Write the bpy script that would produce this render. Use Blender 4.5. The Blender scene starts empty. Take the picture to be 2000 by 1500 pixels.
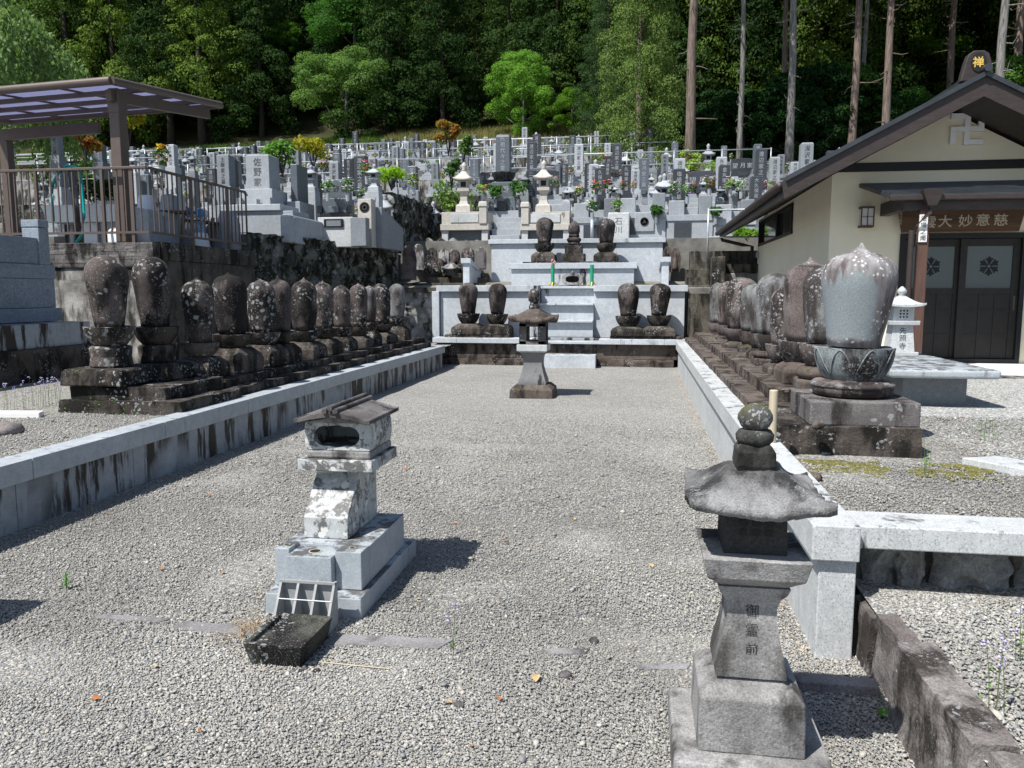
import bpy, math, random
import numpy as np
from mathutils import Vector, Matrix, noise as mn
R = math.radians
scene = bpy.context.scene
COL = scene.collection
random.seed(7)
rng = np.random.default_rng(7)

# ------------------------------------------------------------------ camera
F, CH, YAW, PITCH = 1520.0, 1.6, R(9.25), R(6.7)
cam_d = bpy.data.cameras.new("camera")
cam = bpy.data.objects.new("camera", cam_d)
COL.objects.link(cam)
cam.location = (0, 0, CH)
cam.rotation_euler = (math.pi / 2 - PITCH, 0, YAW)
cam_d.sensor_width = 36
cam_d.lens = F / 2000 * 36
cam_d.clip_start = 0.05
cam_d.clip_end = 1500
scene.camera = cam

# ------------------------------------------------------------------ sky, sun, exposure
SUN = Vector((-0.42, -0.50, 1.0)).normalized()          # towards the sun
elev = math.asin(SUN.z)
world = bpy.data.worlds.new("World")
scene.world = world
world.use_nodes = True
wn = world.node_tree
wn.nodes.clear()
sky = wn.nodes.new("ShaderNodeTexSky")
sky.sky_type = 'NISHITA'
sky.sun_disc = False
sky.sun_elevation = elev
sky.sun_rotation = math.atan2(SUN.x, SUN.y)
bg = wn.nodes.new("ShaderNodeBackground")
bg.inputs['Strength'].default_value = 0.09
wo = wn.nodes.new("ShaderNodeOutputWorld")
wn.links.new(sky.outputs[0], bg.inputs[0])
wn.links.new(bg.outputs[0], wo.inputs[0])
sd = bpy.data.lights.new("sun", 'SUN')
sd.energy = 4.9
sd.angle = R(0.5)
sd.color = (1.0, 0.965, 0.91)
sun = bpy.data.objects.new("sun", sd)
COL.objects.link(sun)
sun.rotation_euler = (-SUN).to_track_quat('-Z', 'Y').to_euler()
sun.location = (-20, -20, 40)
scene.view_settings.view_transform = 'Standard'
scene.view_settings.look = 'None'
scene.view_settings.exposure = 0.5
scene.view_settings.gamma = 1.0
scene.render.engine = 'CYCLES'
scene.cycles.max_bounces = 6
scene.cycles.diffuse_bounces = 3
scene.cycles.glossy_bounces = 3
scene.cycles.transmission_bounces = 4
scene.cycles.transparent_max_bounces = 6

# ------------------------------------------------------------------ measuring helpers
def ray(u, v):
    x = (u - 1000) / F; y = -(v - 750) / F; z = -1
    a = math.pi / 2 - PITCH
    Y = y * math.cos(a) - z * math.sin(a); Z = y * math.sin(a) + z * math.cos(a)
    c, s = math.cos(YAW), math.sin(YAW)
    return (x * c - Y * s, x * s + Y * c, Z)
def atz(u, v, z=0.0):
    d = ray(u, v); t = (z - CH) / d[2]; return Vector((d[0] * t, d[1] * t, z))
def aty(u, v, y):
    d = ray(u, v); t = y / d[1]; return Vector((d[0] * t, y, CH + d[2] * t))
def atx(u, v, x):
    d = ray(u, v); t = x / d[0]; return Vector((x, d[1] * t, CH + d[2] * t))

# ------------------------------------------------------------------ material helpers
class NT:
    def __init__(s, name, rough=0.8, spec=0.3):
        s.m = bpy.data.materials.new(name); s.m.use_nodes = True
        s.t = s.m.node_tree; s.t.nodes.clear()
        s.out = s.t.nodes.new("ShaderNodeOutputMaterial")
        s.b = s.t.nodes.new("ShaderNodeBsdfPrincipled")
        s.b.inputs['Roughness'].default_value = rough
        s.b.inputs['Specular IOR Level'].default_value = spec
        s.t.links.new(s.b.outputs[0], s.out.inputs[0])
        s.geo = s.t.nodes.new("ShaderNodeNewGeometry")
        s.P = s.geo.outputs['Position']
    def set(s, sock, v):
        if hasattr(v, 'is_output') or isinstance(v, bpy.types.NodeSocket): s.t.links.new(v, sock)
        else:
            if isinstance(v, (tuple, list)) and len(v) == 3 and sock.type == 'RGBA': v = (*v, 1)
            sock.default_value = v
    def noise(s, scale, detail=4, vec=None, rough=0.55, dist=0.0, col=False):
        n = s.t.nodes.new("ShaderNodeTexNoise"); s.set(n.inputs['Vector'], vec or s.P)
        n.inputs['Scale'].default_value = scale; n.inputs['Detail'].default_value = detail
        n.inputs['Roughness'].default_value = rough; n.inputs['Distortion'].default_value = dist
        return n.outputs['Color' if col else 'Fac']
    def vor(s, scale, vec=None, feature='F1', rand=1.0, out='Distance'):
        n = s.t.nodes.new("ShaderNodeTexVoronoi"); n.feature = feature; s.set(n.inputs['Vector'], vec or s.P)
        n.inputs['Scale'].default_value = scale; n.inputs['Randomness'].default_value = rand
        return n.outputs[out] if out != 'both' else (n.outputs['Distance'], n.outputs['Color'])
    def scale(s, v, xyz):
        n = s.t.nodes.new("ShaderNodeMapping"); s.set(n.inputs[0], v); n.inputs['Scale'].default_value = xyz
        return n.outputs[0]
    def math(s, op, a, b=0.0, clamp=False):
        n = s.t.nodes.new("ShaderNodeMath"); n.operation = op; n.use_clamp = clamp
        s.set(n.inputs[0], a); s.set(n.inputs[1], b); return n.outputs[0]
    def vadd(s, a, b, k):
        n = s.t.nodes.new("ShaderNodeVectorMath"); n.operation = 'SCALE'; s.set(n.inputs[0], b); n.inputs['Scale'].default_value = k
        m = s.t.nodes.new("ShaderNodeVectorMath"); m.operation = 'ADD'; s.set(m.inputs[0], a); s.set(m.inputs[1], n.outputs[0])
        return m.outputs[0]
    def step(s, v, lo, hi):
        n = s.t.nodes.new("ShaderNodeMapRange"); s.set(n.inputs['Value'], v)
        n.inputs['From Min'].default_value = lo; n.inputs['From Max'].default_value = hi; return n.outputs[0]
    def ramp(s, v, stops, const=False):
        n = s.t.nodes.new("ShaderNodeValToRGB"); s.set(n.inputs[0], v); e = n.color_ramp.elements
        if const: n.color_ramp.interpolation = 'CONSTANT'
        while len(e) < len(stops): e.new(0.5)
        for k, (p, c) in enumerate(stops): e[k].position = p; e[k].color = (*c, 1)
        return n.outputs[0]
    def mix(s, f, a, b, mode='MIX'):
        n = s.t.nodes.new("ShaderNodeMix"); n.data_type = 'RGBA'; n.blend_type = mode
        s.set(n.inputs[0], f); s.set(n.inputs[6], a); s.set(n.inputs[7], b); return n.outputs[2]
    def sep(s, v, k):
        n = s.t.nodes.new("ShaderNodeSeparateXYZ"); s.set(n.inputs[0], v); return n.outputs[k]
    def bump(s, h, strength=0.5, dist=0.01):
        n = s.t.nodes.new("ShaderNodeBump"); n.inputs['Strength'].default_value = strength
        n.inputs['Distance'].default_value = dist; s.set(n.inputs['Height'], h)
        s.t.links.new(n.outputs[0], s.b.inputs['Normal'])
    def objrand(s):
        n = s.t.nodes.new("ShaderNodeObjectInfo"); return n.outputs['Random']
    def done(s, col):
        s.set(s.b.inputs['Base Color'], col); return s.m

def mul(c, k): return tuple(x * k for x in c)

def granite(name, base, spk=0.45, stain=0.3, rough=0.6, scale=170, topstain=0.0, vary=0.0, lich=0.0):
    n = NT(name, rough, 0.35)
    a = n.noise(scale, 2, rough=0.6)
    sp = n.step(a, 0.56, 0.63)
    sp2 = n.step(n.noise(scale * 0.55, 2, rough=0.5), 0.55, 0.66)
    c = n.mix(n.math('MULTIPLY', sp, spk), base, mul(base, 0.22))
    c = n.mix(n.math('MULTIPLY', sp2, spk * 0.7), c, tuple(min(0.9, x * 1.35 + 0.05) for x in base))
    mo = n.noise(14, 6, rough=.7)
    c = n.mix(0.6, c, n.mix(1.0, c, n.ramp(mo, [(0.3, (0.68, 0.70, 0.72)), (0.7, (1.2, 1.17, 1.16))]), 'MULTIPLY'))
    big = n.noise(1.3, 5)
    c = n.mix(n.step(big, 0.35, 0.75), c, n.mix(1.0, c, (0.78, 0.80, 0.80), 'MULTIPLY'))
    if vary:
        r = n.objrand()
        c = n.mix(n.math('MULTIPLY', r, vary), c, n.mix(1.0, c, (0.35, 0.36, 0.38), 'MULTIPLY'))
    if stain:
        st = n.noise(1.0, 6, n.scale(n.P, (4.5, 4.5, 0.75)), 0.68)
        area = n.noise(0.9, 3)
        m = n.math('MULTIPLY', n.step(st, 0.66 - stain * 0.22, 0.72 - stain * 0.22), n.step(area, 0.42 - .1 * (stain > .5), 0.55 - .1 * (stain > .5)))
        c = n.mix(m, c, (0.028, 0.024, 0.022))
    if lich:
        w = n.vadd(n.P, n.noise(9, 3, col=True), 0.06)
        d = n.vor(16, w)
        m = n.math('MULTIPLY', n.step(d, 0.36, 0.30), n.step(n.noise(7, 3), 0.47, 0.50))
        c = n.mix(n.math('MULTIPLY', m, lich), c, (0.62, 0.62, 0.58))
        m2 = n.math('MULTIPLY', n.step(n.noise(9, 7, rough=0.75), 0.51, 0.56), n.math('SUBTRACT', 1.0, m))
        c = n.mix(n.math('MULTIPLY', m2, lich * 0.8), c, (0.05, 0.045, 0.04))
    if topstain:
        z = n.sep(n.geo.outputs['Normal'], 2)
        m = n.math('MULTIPLY', n.step(z, 0.6, 0.9), n.step(n.noise(6, 6, rough=0.7), 0.62 - topstain * .3, 0.72 - topstain * .3))
        c = n.mix(n.math('MULTIPLY', m, 0.85), c, (0.05, 0.045, 0.042))
    n.bump(a, 0.12, 0.004)
    return n.done(c)

def stone(name, base, dark, damt=0.5, lichen=0.3, moss=0.0, rough=0.88, bump=0.5, pale=None, lscale=17, grain=90, streak=0.45):
    n = NT(name, rough, 0.22)
    r = n.objrand()
    n1 = n.noise(2.6, 7, rough=0.62)
    n2 = n.noise(5.5, 6, n.scale(n.P, (1, 1, streak)), 0.6)
    c = n.mix(n.step(n1, 0.38, 0.62), base, pale or mul(base, 1.6))
    dk = n.step(n.math('ADD', n2, n.math('MULTIPLY', n.math('SUBTRACT', r, 0.5), 0.10)), 0.62 - damt * 0.30, 0.72 - damt * 0.26)
    c = n.mix(dk, c, dark)
    g = n.noise(grain, 3, rough=0.7)
    c = n.mix(0.55, c, n.mix(1.0, c, n.ramp(g, [(0.3, (0.35, 0.35, 0.35)), (0.7, (1.7, 1.7, 1.7))]), 'MULTIPLY'))
    if lichen:
        w = n.vadd(n.vadd(n.P, n.noise(11, 3, col=True), 0.09), n.noise(48, 4, rough=.7, col=True), 0.035)
        d = n.vor(lscale, w)
        area = n.math('ADD', n.noise(3.2, 4), n.math('MULTIPLY', n.math('SUBTRACT', r, 0.5), 0.06))
        m = n.math('MULTIPLY', n.step(d, 0.36, 0.30), n.step(n.math('ADD', area, n.math('MULTIPLY', n.math('SUBTRACT', n.noise(30, 4, rough=.7), 0.5), 0.35)), 0.63 - lichen * 0.24, 0.66 - lichen * 0.24))
        d2 = n.vor(lscale * 2.7, w)
        m2 = n.math('MULTIPLY', n.step(d2, 0.25, 0.2), n.step(n.noise(2.1, 3), 0.55 - lichen * 0.2, 0.6 - lichen * 0.2))
        m = n.math('MAXIMUM', m, n.math('MULTIPLY', m2, 0.8))
        c = n.mix(n.math('MULTIPLY', m, 0.85), c, n.mix(n.noise(60, 2), (0.36, 0.37, 0.37), (0.21, 0.22, 0.225)))
    if moss:
        z = n.sep(n.geo.outputs['Normal'], 2)
        mm = n.math('MULTIPLY', n.step(z, 0.0, 0.7), n.step(n.noise(4.3, 6, rough=0.7), 0.66 - moss * 0.3, 0.74 - moss * 0.3))
        c = n.mix(n.math('MULTIPLY', mm, 0.8), c, n.mix(n.noise(40, 3), (0.035, 0.045, 0.008), (0.13, 0.13, 0.02)))
    h = n.math('ADD', n.math('MULTIPLY', g, 0.35), n.noise(22, 5, rough=0.65))
    n.bump(h, bump, 0.012)
    return n.done(c)

def plain(name, col, rough=0.5, metal=0.0, spec=0.4, var=0.12, sc=9.0, bmp=0.0, vec=(1, 1, 1)):
    n = NT(name, rough, spec); n.b.inputs['Metallic'].default_value = metal
    a = n.noise(sc, 5, n.scale(n.P, vec), 0.6)
    c = n.mix(n.step(a, 0.3, 0.7), mul(col, 1 - var), mul(col, 1 + var))
    if bmp: n.bump(n.noise(sc * 6, 4, n.scale(n.P, vec)), bmp, 0.004)
    return n.done(c)

def gravel_mat(name, tint=(1.38, 1.385, 1.37), s=95.0, dirt=0.35, moss=0.12):
    n = NT(name, 0.85, 0.25)
    w = n.vadd(n.P, n.noise(30, 2, col=True), 0.012)
    d, cc = n.vor(s, w, out='both')
    k = n.sep(cc, 0)
    c = n.ramp(k, [(0.0, (0.12, 0.122, 0.122)), (0.16, (0.17, 0.175, 0.175)), (0.36, (0.25, 0.25, 0.24)), (0.52, (0.33, 0.31, 0.27)), (0.66, (0.20, 0.21, 0.225)), (0.80, (0.36, 0.345, 0.32)), (0.95, (0.47, 0.46, 0.43))], True)
    gap = n.step(d, 0.42, 0.75)
    c = n.mix(n.math('MULTIPLY', gap, 0.7), c, (0.06, 0.055, 0.05))
    c = n.mix(1.0, c, tint, 'MULTIPLY')
    big = n.noise(0.55, 6, rough=0.6)
    c = n.mix(n.math('MULTIPLY', n.step(big, 0.42, 0.7), dirt), c, n.mix(1.0, c, (0.62, 0.60, 0.56), 'MULTIPLY'))
    gr = n.math('MULTIPLY', n.step(n.noise(1.1, 7, rough=0.7), 0.6, 0.72), n.step(n.noise(35, 3), 0.4, 0.6))
    c = n.mix(n.math('MULTIPLY', gr, moss), c, (0.14, 0.16, 0.05))
    h = n.math('SUBTRACT', n.math('MULTIPLY', n.sep(cc, 1), 0.5), d)
    n.bump(h, 0.6, 0.008)
    return n.done(c)

def leaf_mat(name, c1, c2, c3, trans=0.35, rough=0.75, objvar=0.0):
    n = NT(name, rough, 0.06)
    a = n.noise(1.1, 4); b = n.noise(9.0, 2)
    c = n.mix(n.step(a, 0.35, 0.65), c1, c2)
    c = n.mix(n.step(b, 0.5, 0.68), c, c3)
    if objvar:
        r = n.objrand()
        c = n.mix(1.0, c, n.ramp(r, [(0.0, (.26, .36, .38)), (.55, (.52, .64, .62)), (.85, (.85, .92, .75)), (1.0, (1.6, 1.5, 1.0))]), 'MULTIPLY')
    n.set(n.b.inputs['Base Color'], c)
    tr = n.t.nodes.new("ShaderNodeBsdfTranslucent"); n.set(tr.inputs[0], n.mix(1.0, c, (1.3, 1.5, 0.6), 'MULTIPLY'))
    mx = n.t.nodes.new("ShaderNodeMixShader"); mx.inputs[0].default_value = trans
    n.t.links.new(n.b.outputs[0], mx.inputs[1]); n.t.links.new(tr.outputs[0], mx.inputs[2])
    n.t.links.new(mx.outputs[0], n.out.inputs[0])
    return n.m

M = {}
M['granite'] = granite('granite_blue_grey', (0.42, 0.455, 0.485), 0.4, 0.12, scale=190, topstain=0.12)
M['granite_stained'] = granite('granite_stained', (0.35, 0.38, 0.41), 0.4, 0.85, scale=190)
M['granite_white'] = granite('granite_white', (0.54, 0.56, 0.565), 0.55, 0.06, scale=150, topstain=0.25)
M['granite_step'] = granite('granite_step', (0.52, 0.56, 0.60), 0.4, 0.28, scale=190, topstain=0.4)
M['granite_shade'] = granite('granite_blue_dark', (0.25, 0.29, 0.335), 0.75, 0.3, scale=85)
M['granite_tomb'] = granite('granite_tomb', (0.40, 0.44, 0.47), 0.5, 0.35, scale=230, topstain=0.55)
M['granite_lichen'] = granite('granite_lichen', (0.52, 0.54, 0.54), 0.45, 0.2, scale=230, lich=1.0, topstain=0.5)
M['granite_beige'] = granite('granite_beige', (0.52, 0.49, 0.44), 0.35, 0.15, scale=120)
M['granite_light'] = granite('granite_light', (0.43, 0.46, 0.49), 0.4, 0.15, scale=120, vary=0.35)
M['granite_mid'] = granite('granite_mid', (0.27, 0.295, 0.32), 0.4, 0.1, scale=120, vary=0.5)
M['granite_shaft'] = granite('granite_grey_shaft', (0.19, 0.195, 0.20), 0.3, 0.3, scale=120, topstain=.3)
M['granite_dark'] = granite('granite_dark', (0.06, 0.066, 0.078), 0.3, 0.0, rough=0.28, scale=150, vary=0.4)
M['granite_black'] = granite('granite_black', (0.02, 0.022, 0.026), 0.3, 0.0, rough=0.12)
M['granite_slate'] = granite('granite_slate', (0.13, 0.15, 0.175), 0.3, 0.0, rough=0.35, scale=150, vary=0.2)
M['lantern_stone'] = stone('lantern_stone', (0.16, 0.157, 0.155), (0.06, 0.057, 0.055), 0.45, 0.0, 0.0, pale=(0.36, 0.355, 0.35), bump=0.6, grain=130)
M['lantern_roof'] = stone('lantern_roof_stone', (0.11, 0.11, 0.11), (0.035, 0.035, 0.036), 0.35, 0.35, 0.0, pale=(0.27, 0.27, 0.27), bump=1.0, lscale=90, grain=190)
M['tomb_roof'] = stone('dark_roof_stone', (0.085, 0.078, 0.078), (0.035, 0.03, 0.03), 0.45, 0.2, 0.0, pale=(0.17, 0.16, 0.16), bump=0.5, lscale=60, grain=130)
M['trough'] = stone('wet_black_stone', (0.035, 0.03, 0.028), (0.012, 0.011, 0.010), 0.5, 0.55, 0.0, pale=(0.07, 0.075, 0.06), bump=0.6, lscale=45)
M['lantern_dark'] = stone('lantern_dark_stone', (0.03, 0.03, 0.03), (0.012, 0.012, 0.012), 0.5, 0.1, 0.0, bump=0.6, lscale=60)
M['jewel'] = stone('mossy_jewel_stone', (0.05, 0.05, 0.045), (0.02, 0.02, 0.018), 0.4, 0.55, 0.5, pale=(0.12, 0.12, 0.11), lscale=55)
M['jewel_plain'] = stone('dark_mossy_stone', (0.035, 0.035, 0.033), (0.014, 0.014, 0.013), 0.4, 0.3, 0.25, pale=(0.08, 0.08, 0.075), lscale=70)
M['egg_brown'] = stone('brown_weathered_stone', (0.052, 0.043, 0.040), (0.016, 0.0140, 0.0135), 0.62, 0.22, 0.0, pale=(0.115, 0.099, 0.094), bump=0.3, lscale=20)
M['egg_lichen'] = stone('lichen_covered_stone', (0.05, 0.042, 0.038), (0.015, 0.0135, 0.0125), 0.6, 0.78, 0.0, pale=(0.11, 0.09, 0.083), bump=0.35, lscale=15)
M['egg_grey'] = stone('grey_weathered_stone', (0.11, 0.108, 0.106), (0.045, 0.037, 0.036), 0.65, 0.4, 0.0, pale=(0.21, 0.22, 0.225), bump=0.3, lscale=26, streak=0.3)
M['egg_plum'] = stone('plum_weathered_stone', (0.085, 0.066, 0.062), (0.03, 0.023, 0.022), 0.42, 0.35, 0.0, pale=(0.17, 0.145, 0.14), bump=0.3, lscale=28, streak=0.35)
M['plinth'] = stone('black_brown_plinth_stone', (0.05, 0.042, 0.036), (0.013, 0.012, 0.010), 0.62, 0.35, 0.16, pale=(0.10, 0.085, 0.075), lscale=24, bump=0.8)
M['plinth_brown'] = stone('brown_plinth_stone', (0.07, 0.056, 0.048), (0.022, 0.018, 0.016), 0.4, 0.22, 0.25, pale=(0.14, 0.115, 0.10), lscale=30, bump=0.7)
M['block_grey'] = stone('dark_grey_block_stone', (0.095, 0.085, 0.085), (0.035, 0.03, 0.03), 0.4, 0.25, 0.0, pale=(0.16, 0.15, 0.15), lscale=14, bump=0.25, streak=0.25)
M['wall_rock'] = stone('dark_rock_wall', (0.05, 0.05, 0.043), (0.012, 0.013, 0.010), 0.6, 0.35, 0.55, pale=(0.17, 0.18, 0.165), bump=1.0, lscale=6)
M['rubble'] = stone('pale_rubble_stone', (0.16, 0.16, 0.15), (0.05, 0.05, 0.04), 0.3, 0.3, 0.3, pale=(0.36, 0.36, 0.35), bump=0.8)
M['rock'] = stone('rough_retaining_rock', (0.14, 0.14, 0.135), (0.04, 0.039, 0.037), 0.12, 0.0, 0.0, pale=(0.25, 0.25, 0.245), bump=1.0, lscale=30)
M['brown_rock'] = stone('brown_edge_rock', (0.12, 0.105, 0.098), (0.04, 0.034, 0.03), 0.35, 0.3, 0.1, pale=(0.25, 0.23, 0.22), bump=0.8, lscale=34)
M['concrete'] = stone('stained_concrete', (0.12, 0.115, 0.105), (0.03, 0.028, 0.025), 0.5, 0.0, 0.12, pale=(0.40, 0.39, 0.37), bump=0.3, streak=0.2)
M['concrete_dark'] = stone('mossy_dark_concrete', (0.055, 0.05, 0.042), (0.016, 0.015, 0.012), 0.5, 0.12, 0.35, pale=(0.12, 0.11, 0.09), bump=0.5, streak=0.2)
M['flagstone'] = stone('grey_flagstone', (0.17, 0.165, 0.165), (0.09, 0.085, 0.085), 0.3, 0.0, 0.0, pale=(0.26, 0.255, 0.26), bump=0.4)
M['concrete_hewn'] = stone('hewn_concrete', (0.09, 0.083, 0.078), (0.02, 0.018, 0.017), 0.5, 0.0, 0.1, pale=(0.19, 0.18, 0.17), bump=1.0, grain=30)
M['gravel'] = gravel_mat('grey_gravel')
M['gravel_white'] = gravel_mat('pale_gravel', (1.75, 1.8, 1.82), 70, 0.15, 0.08)
M['gravel_terrace'] = gravel_mat('terrace_gravel', (1.3, 1.29, 1.26), 85, 0.4, 0.5)
M['soil'] = plain('cemetery_ground', (0.17, 0.165, 0.15), 0.95, var=0.4, sc=3)
M['bark'] = plain('reddish_grey_bark', (0.15, 0.115, 0.095), 0.9, var=0.75, sc=5, bmp=0.9, vec=(6, 6, 0.5))
M['bark_grey'] = plain('grey_bark', (0.17, 0.165, 0.155), 0.9, var=0.8, sc=5, bmp=0.9, vec=(6, 6, 0.5))
M['bark_dark'] = plain('dark_bark', (0.05, 0.042, 0.036), 0.95, var=0.4, sc=5, bmp=0.8, vec=(6, 6, 0.5))
M['plaster'] = plain('cream_plaster', (0.86, 0.80, 0.63), 0.9, spec=0.15, var=0.05, sc=1.5, bmp=0.15)
M['trim'] = plain('dark_brown_trim', (0.042, 0.032, 0.03), 0.5, var=0.25, sc=6, vec=(1, 1, 4))
M['trim_black'] = plain('black_trim', (0.013, 0.014, 0.015), 0.55)
M['roof'] = plain('dark_metal_roof', (0.045, 0.05, 0.058), 0.35, metal=0.2, spec=0.5, var=0.3, sc=3)
M['wood'] = plain('weathered_post_wood', (0.10, 0.055, 0.042), 0.75, var=0.4, sc=5, bmp=0.3, vec=(5, 5, 0.4))
M['sign_wood'] = plain('sign_board_wood', (0.10, 0.055, 0.03), 0.6, var=0.4, sc=3, vec=(0.7, 6, 8))
M['door_wood'] = plain('black_brown_door_wood', (0.022, 0.019, 0.017), 0.6, var=0.25)
M['bronze'] = plain('brown_anodised_metal', (0.115, 0.088, 0.075), 0.45, metal=0.1, var=0.08)
M['steel'] = plain('galvanised_steel', (0.40, 0.43, 0.46), 0.4, metal=0.3, var=0.12)
M['manji'] = plain('grey_metal_emblem', (0.92, 0.92, 0.95), 0.6, metal=0.0, var=0.04)
M['gold'] = plain('gold_paint', (0.65, 0.44, 0.10), 0.4, var=0.03)
M['ink'] = plain('incised_black', (0.03, 0.03, 0.032), 0.85, var=0.02)
M['ink_grey'] = plain('incised_grey', (0.10, 0.10, 0.10), 0.9, var=0.05)
M['silver_ink'] = plain('incised_silver', (0.36, 0.38, 0.40), 0.7, var=0.05)
M['carve_pale'] = plain('pale_sign_carving', (0.52, 0.47, 0.38), 0.7, var=0.03)
M['white'] = plain('white_paint', (0.78, 0.78, 0.76), 0.6, var=0.04)
M['white_plastic'] = plain('white_plastic', (0.72, 0.75, 0.78), 0.35, var=0.03)
M['blue_plastic'] = plain('blue_plastic', (0.03, 0.27, 0.66), 0.35, var=0.05)
M['teal_hose'] = plain('teal_hose', (0.0, 0.30, 0.29), 0.3, var=0.05)
M['green_tube'] = plain('green_bamboo_tube', (0.02, 0.27, 0.15), 0.4, var=0.1)
M['yellow_tube'] = plain('yellow_stand', (0.55, 0.45, 0.10), 0.5, var=0.1)
M['bamboo'] = plain('pale_dry_bamboo', (0.46, 0.40, 0.29), 0.7, var=0.2, sc=3, vec=(6, 6, 0.3))
M['plastic_grey'] = plain('grey_plastic', (0.30, 0.31, 0.31), 0.6, var=0.15, sc=20)
M['straw'] = plain('dry_straw', (0.36, 0.27, 0.17), 0.9, var=0.3)
M['stem_green'] = plain('weed_stem_green', (0.11, 0.16, 0.05), 0.8, var=0.3)
M['weed_leaf'] = leaf_mat('fresh_weed_leaf', (0.10, 0.30, 0.03), (0.13, 0.36, 0.04), (0.18, 0.42, 0.06), 0.3)
M['dead_leaf'] = plain('orange_dead_leaf', (0.42, 0.16, 0.045), 0.7, var=0.4, sc=20)
M['dead_leaf_tan'] = plain('tan_dead_leaf', (0.46, 0.33, 0.16), 0.7, var=0.35, sc=20)
M['lilac'] = plain('lilac_petal', (0.45, 0.40, 0.68), 0.7)
M['interior'] = plain('dark_recess', (0.012, 0.012, 0.013), 0.7)
for nm, c in (('pet_white', (0.80, 0.80, 0.76)), ('pet_red', (0.62, 0.05, 0.07)), ('pet_pink', (0.75, 0.30, 0.42)), ('pet_yellow', (0.80, 0.58, 0.05)), ('pet_orange', (0.75, 0.24, 0.03)), ('pet_purple', (0.42, 0.26, 0.58))):
    M[nm] = plain(nm, c, 0.6, var=0.15, sc=30)
n = NT('door_glass', 0.08, 0.6); n.done((0.075, 0.10, 0.12)); M['glass'] = n.m
n = NT('dark_window_glass', 0.05, 0.6); n.done((0.03, 0.035, 0.035)); M['glass_dark'] = n.m
n = NT('emblem_glass_print', 0.5); n.done((0.01, 0.013, 0.015)); M['print'] = n.m
n = NT('polycarbonate', 0.3, 0.4); n.set(n.b.inputs['Base Color'], (0.42, 0.42, 0.52))
tr = n.t.nodes.new("ShaderNodeBsdfTranslucent"); tr.inputs[0].default_value = (0.42, 0.43, 0.56, 1)
mx = n.t.nodes.new("ShaderNodeMixShader"); mx.inputs[0].default_value = 0.75
n.t.links.new(n.b.outputs[0], mx.inputs[1]); n.t.links.new(tr.outputs[0], mx.inputs[2]); n.t.links.new(mx.outputs[0], n.out.inputs[0])
M['poly'] = n.m
n = NT('frosted_lamp', 0.4); n.done((0.62, 0.62, 0.60)); M['frost'] = n.m
M['leaf_cedar'] = leaf_mat('cedar_foliage', (0.040, 0.078, 0.024), (0.072, 0.118, 0.032), (0.115, 0.165, 0.042), 0.22, objvar=0.7)
M['leaf_cedar_olive'] = leaf_mat('olive_cedar_foliage', (0.045, 0.065, 0.015), (0.065, 0.09, 0.02), (0.10, 0.12, 0.03), 0.25, objvar=0.5)
M['leaf_broad'] = leaf_mat('broadleaf_foliage', (0.09, 0.20, 0.04), (0.14, 0.28, 0.055), (0.21, 0.37, 0.08), 0.35, objvar=0.4)
M['leaf_pale'] = leaf_mat('pale_green_foliage', (0.17, 0.26, 0.07), (0.25, 0.35, 0.10), (0.36, 0.46, 0.14), 0.35, objvar=0.2)
M['leaf_lime'] = leaf_mat('lime_foliage', (0.20, 0.33, 0.04), (0.30, 0.45, 0.05), (0.42, 0.58, 0.08), 0.5, objvar=0.2)
M['leaf_cypress'] = leaf_mat('cypress_foliage', (0.09, 0.14, 0.055), (0.13, 0.19, 0.07), (0.19, 0.26, 0.10), 0.28, objvar=0.2)
M['leaf_willow'] = leaf_mat('weeping_foliage', (0.10, 0.17, 0.06), (0.16, 0.25, 0.09), (0.30, 0.40, 0.20), 0.35, rough=0.4)
M['leaf_shade'] = leaf_mat('understory_foliage', (0.03, 0.07, 0.02), (0.05, 0.11, 0.028), (0.08, 0.16, 0.04), 0.25, objvar=0.5)
M['leaf_red'] = leaf_mat('reddish_young_foliage', (0.20, 0.05, 0.02), (0.26, 0.15, 0.03), (0.16, 0.24, 0.03), 0.35)
M['leaf_yellow'] = leaf_mat('yellow_green_foliage', (0.22, 0.26, 0.02), (0.30, 0.30, 0.03), (0.40, 0.22, 0.03), 0.4)
n = NT('hill_floor', 0.95, 0.1)
zc = n.noise(0.35, 5); M['hill'] = n.done(n.mix(n.step(zc, 0.4, 0.6), (0.028, 0.030, 0.014), (0.05, 0.05, 0.022)))
M['drygrass'] = leaf_mat('dry_bank_grass', (0.16, 0.17, 0.05), (0.24, 0.22, 0.09), (0.34, 0.30, 0.15), 0.3)
M['grass'] = leaf_mat('green_bank_grass', (0.06, 0.11, 0.02), (0.10, 0.16, 0.03), (0.15, 0.20, 0.05), 0.3)

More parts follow.
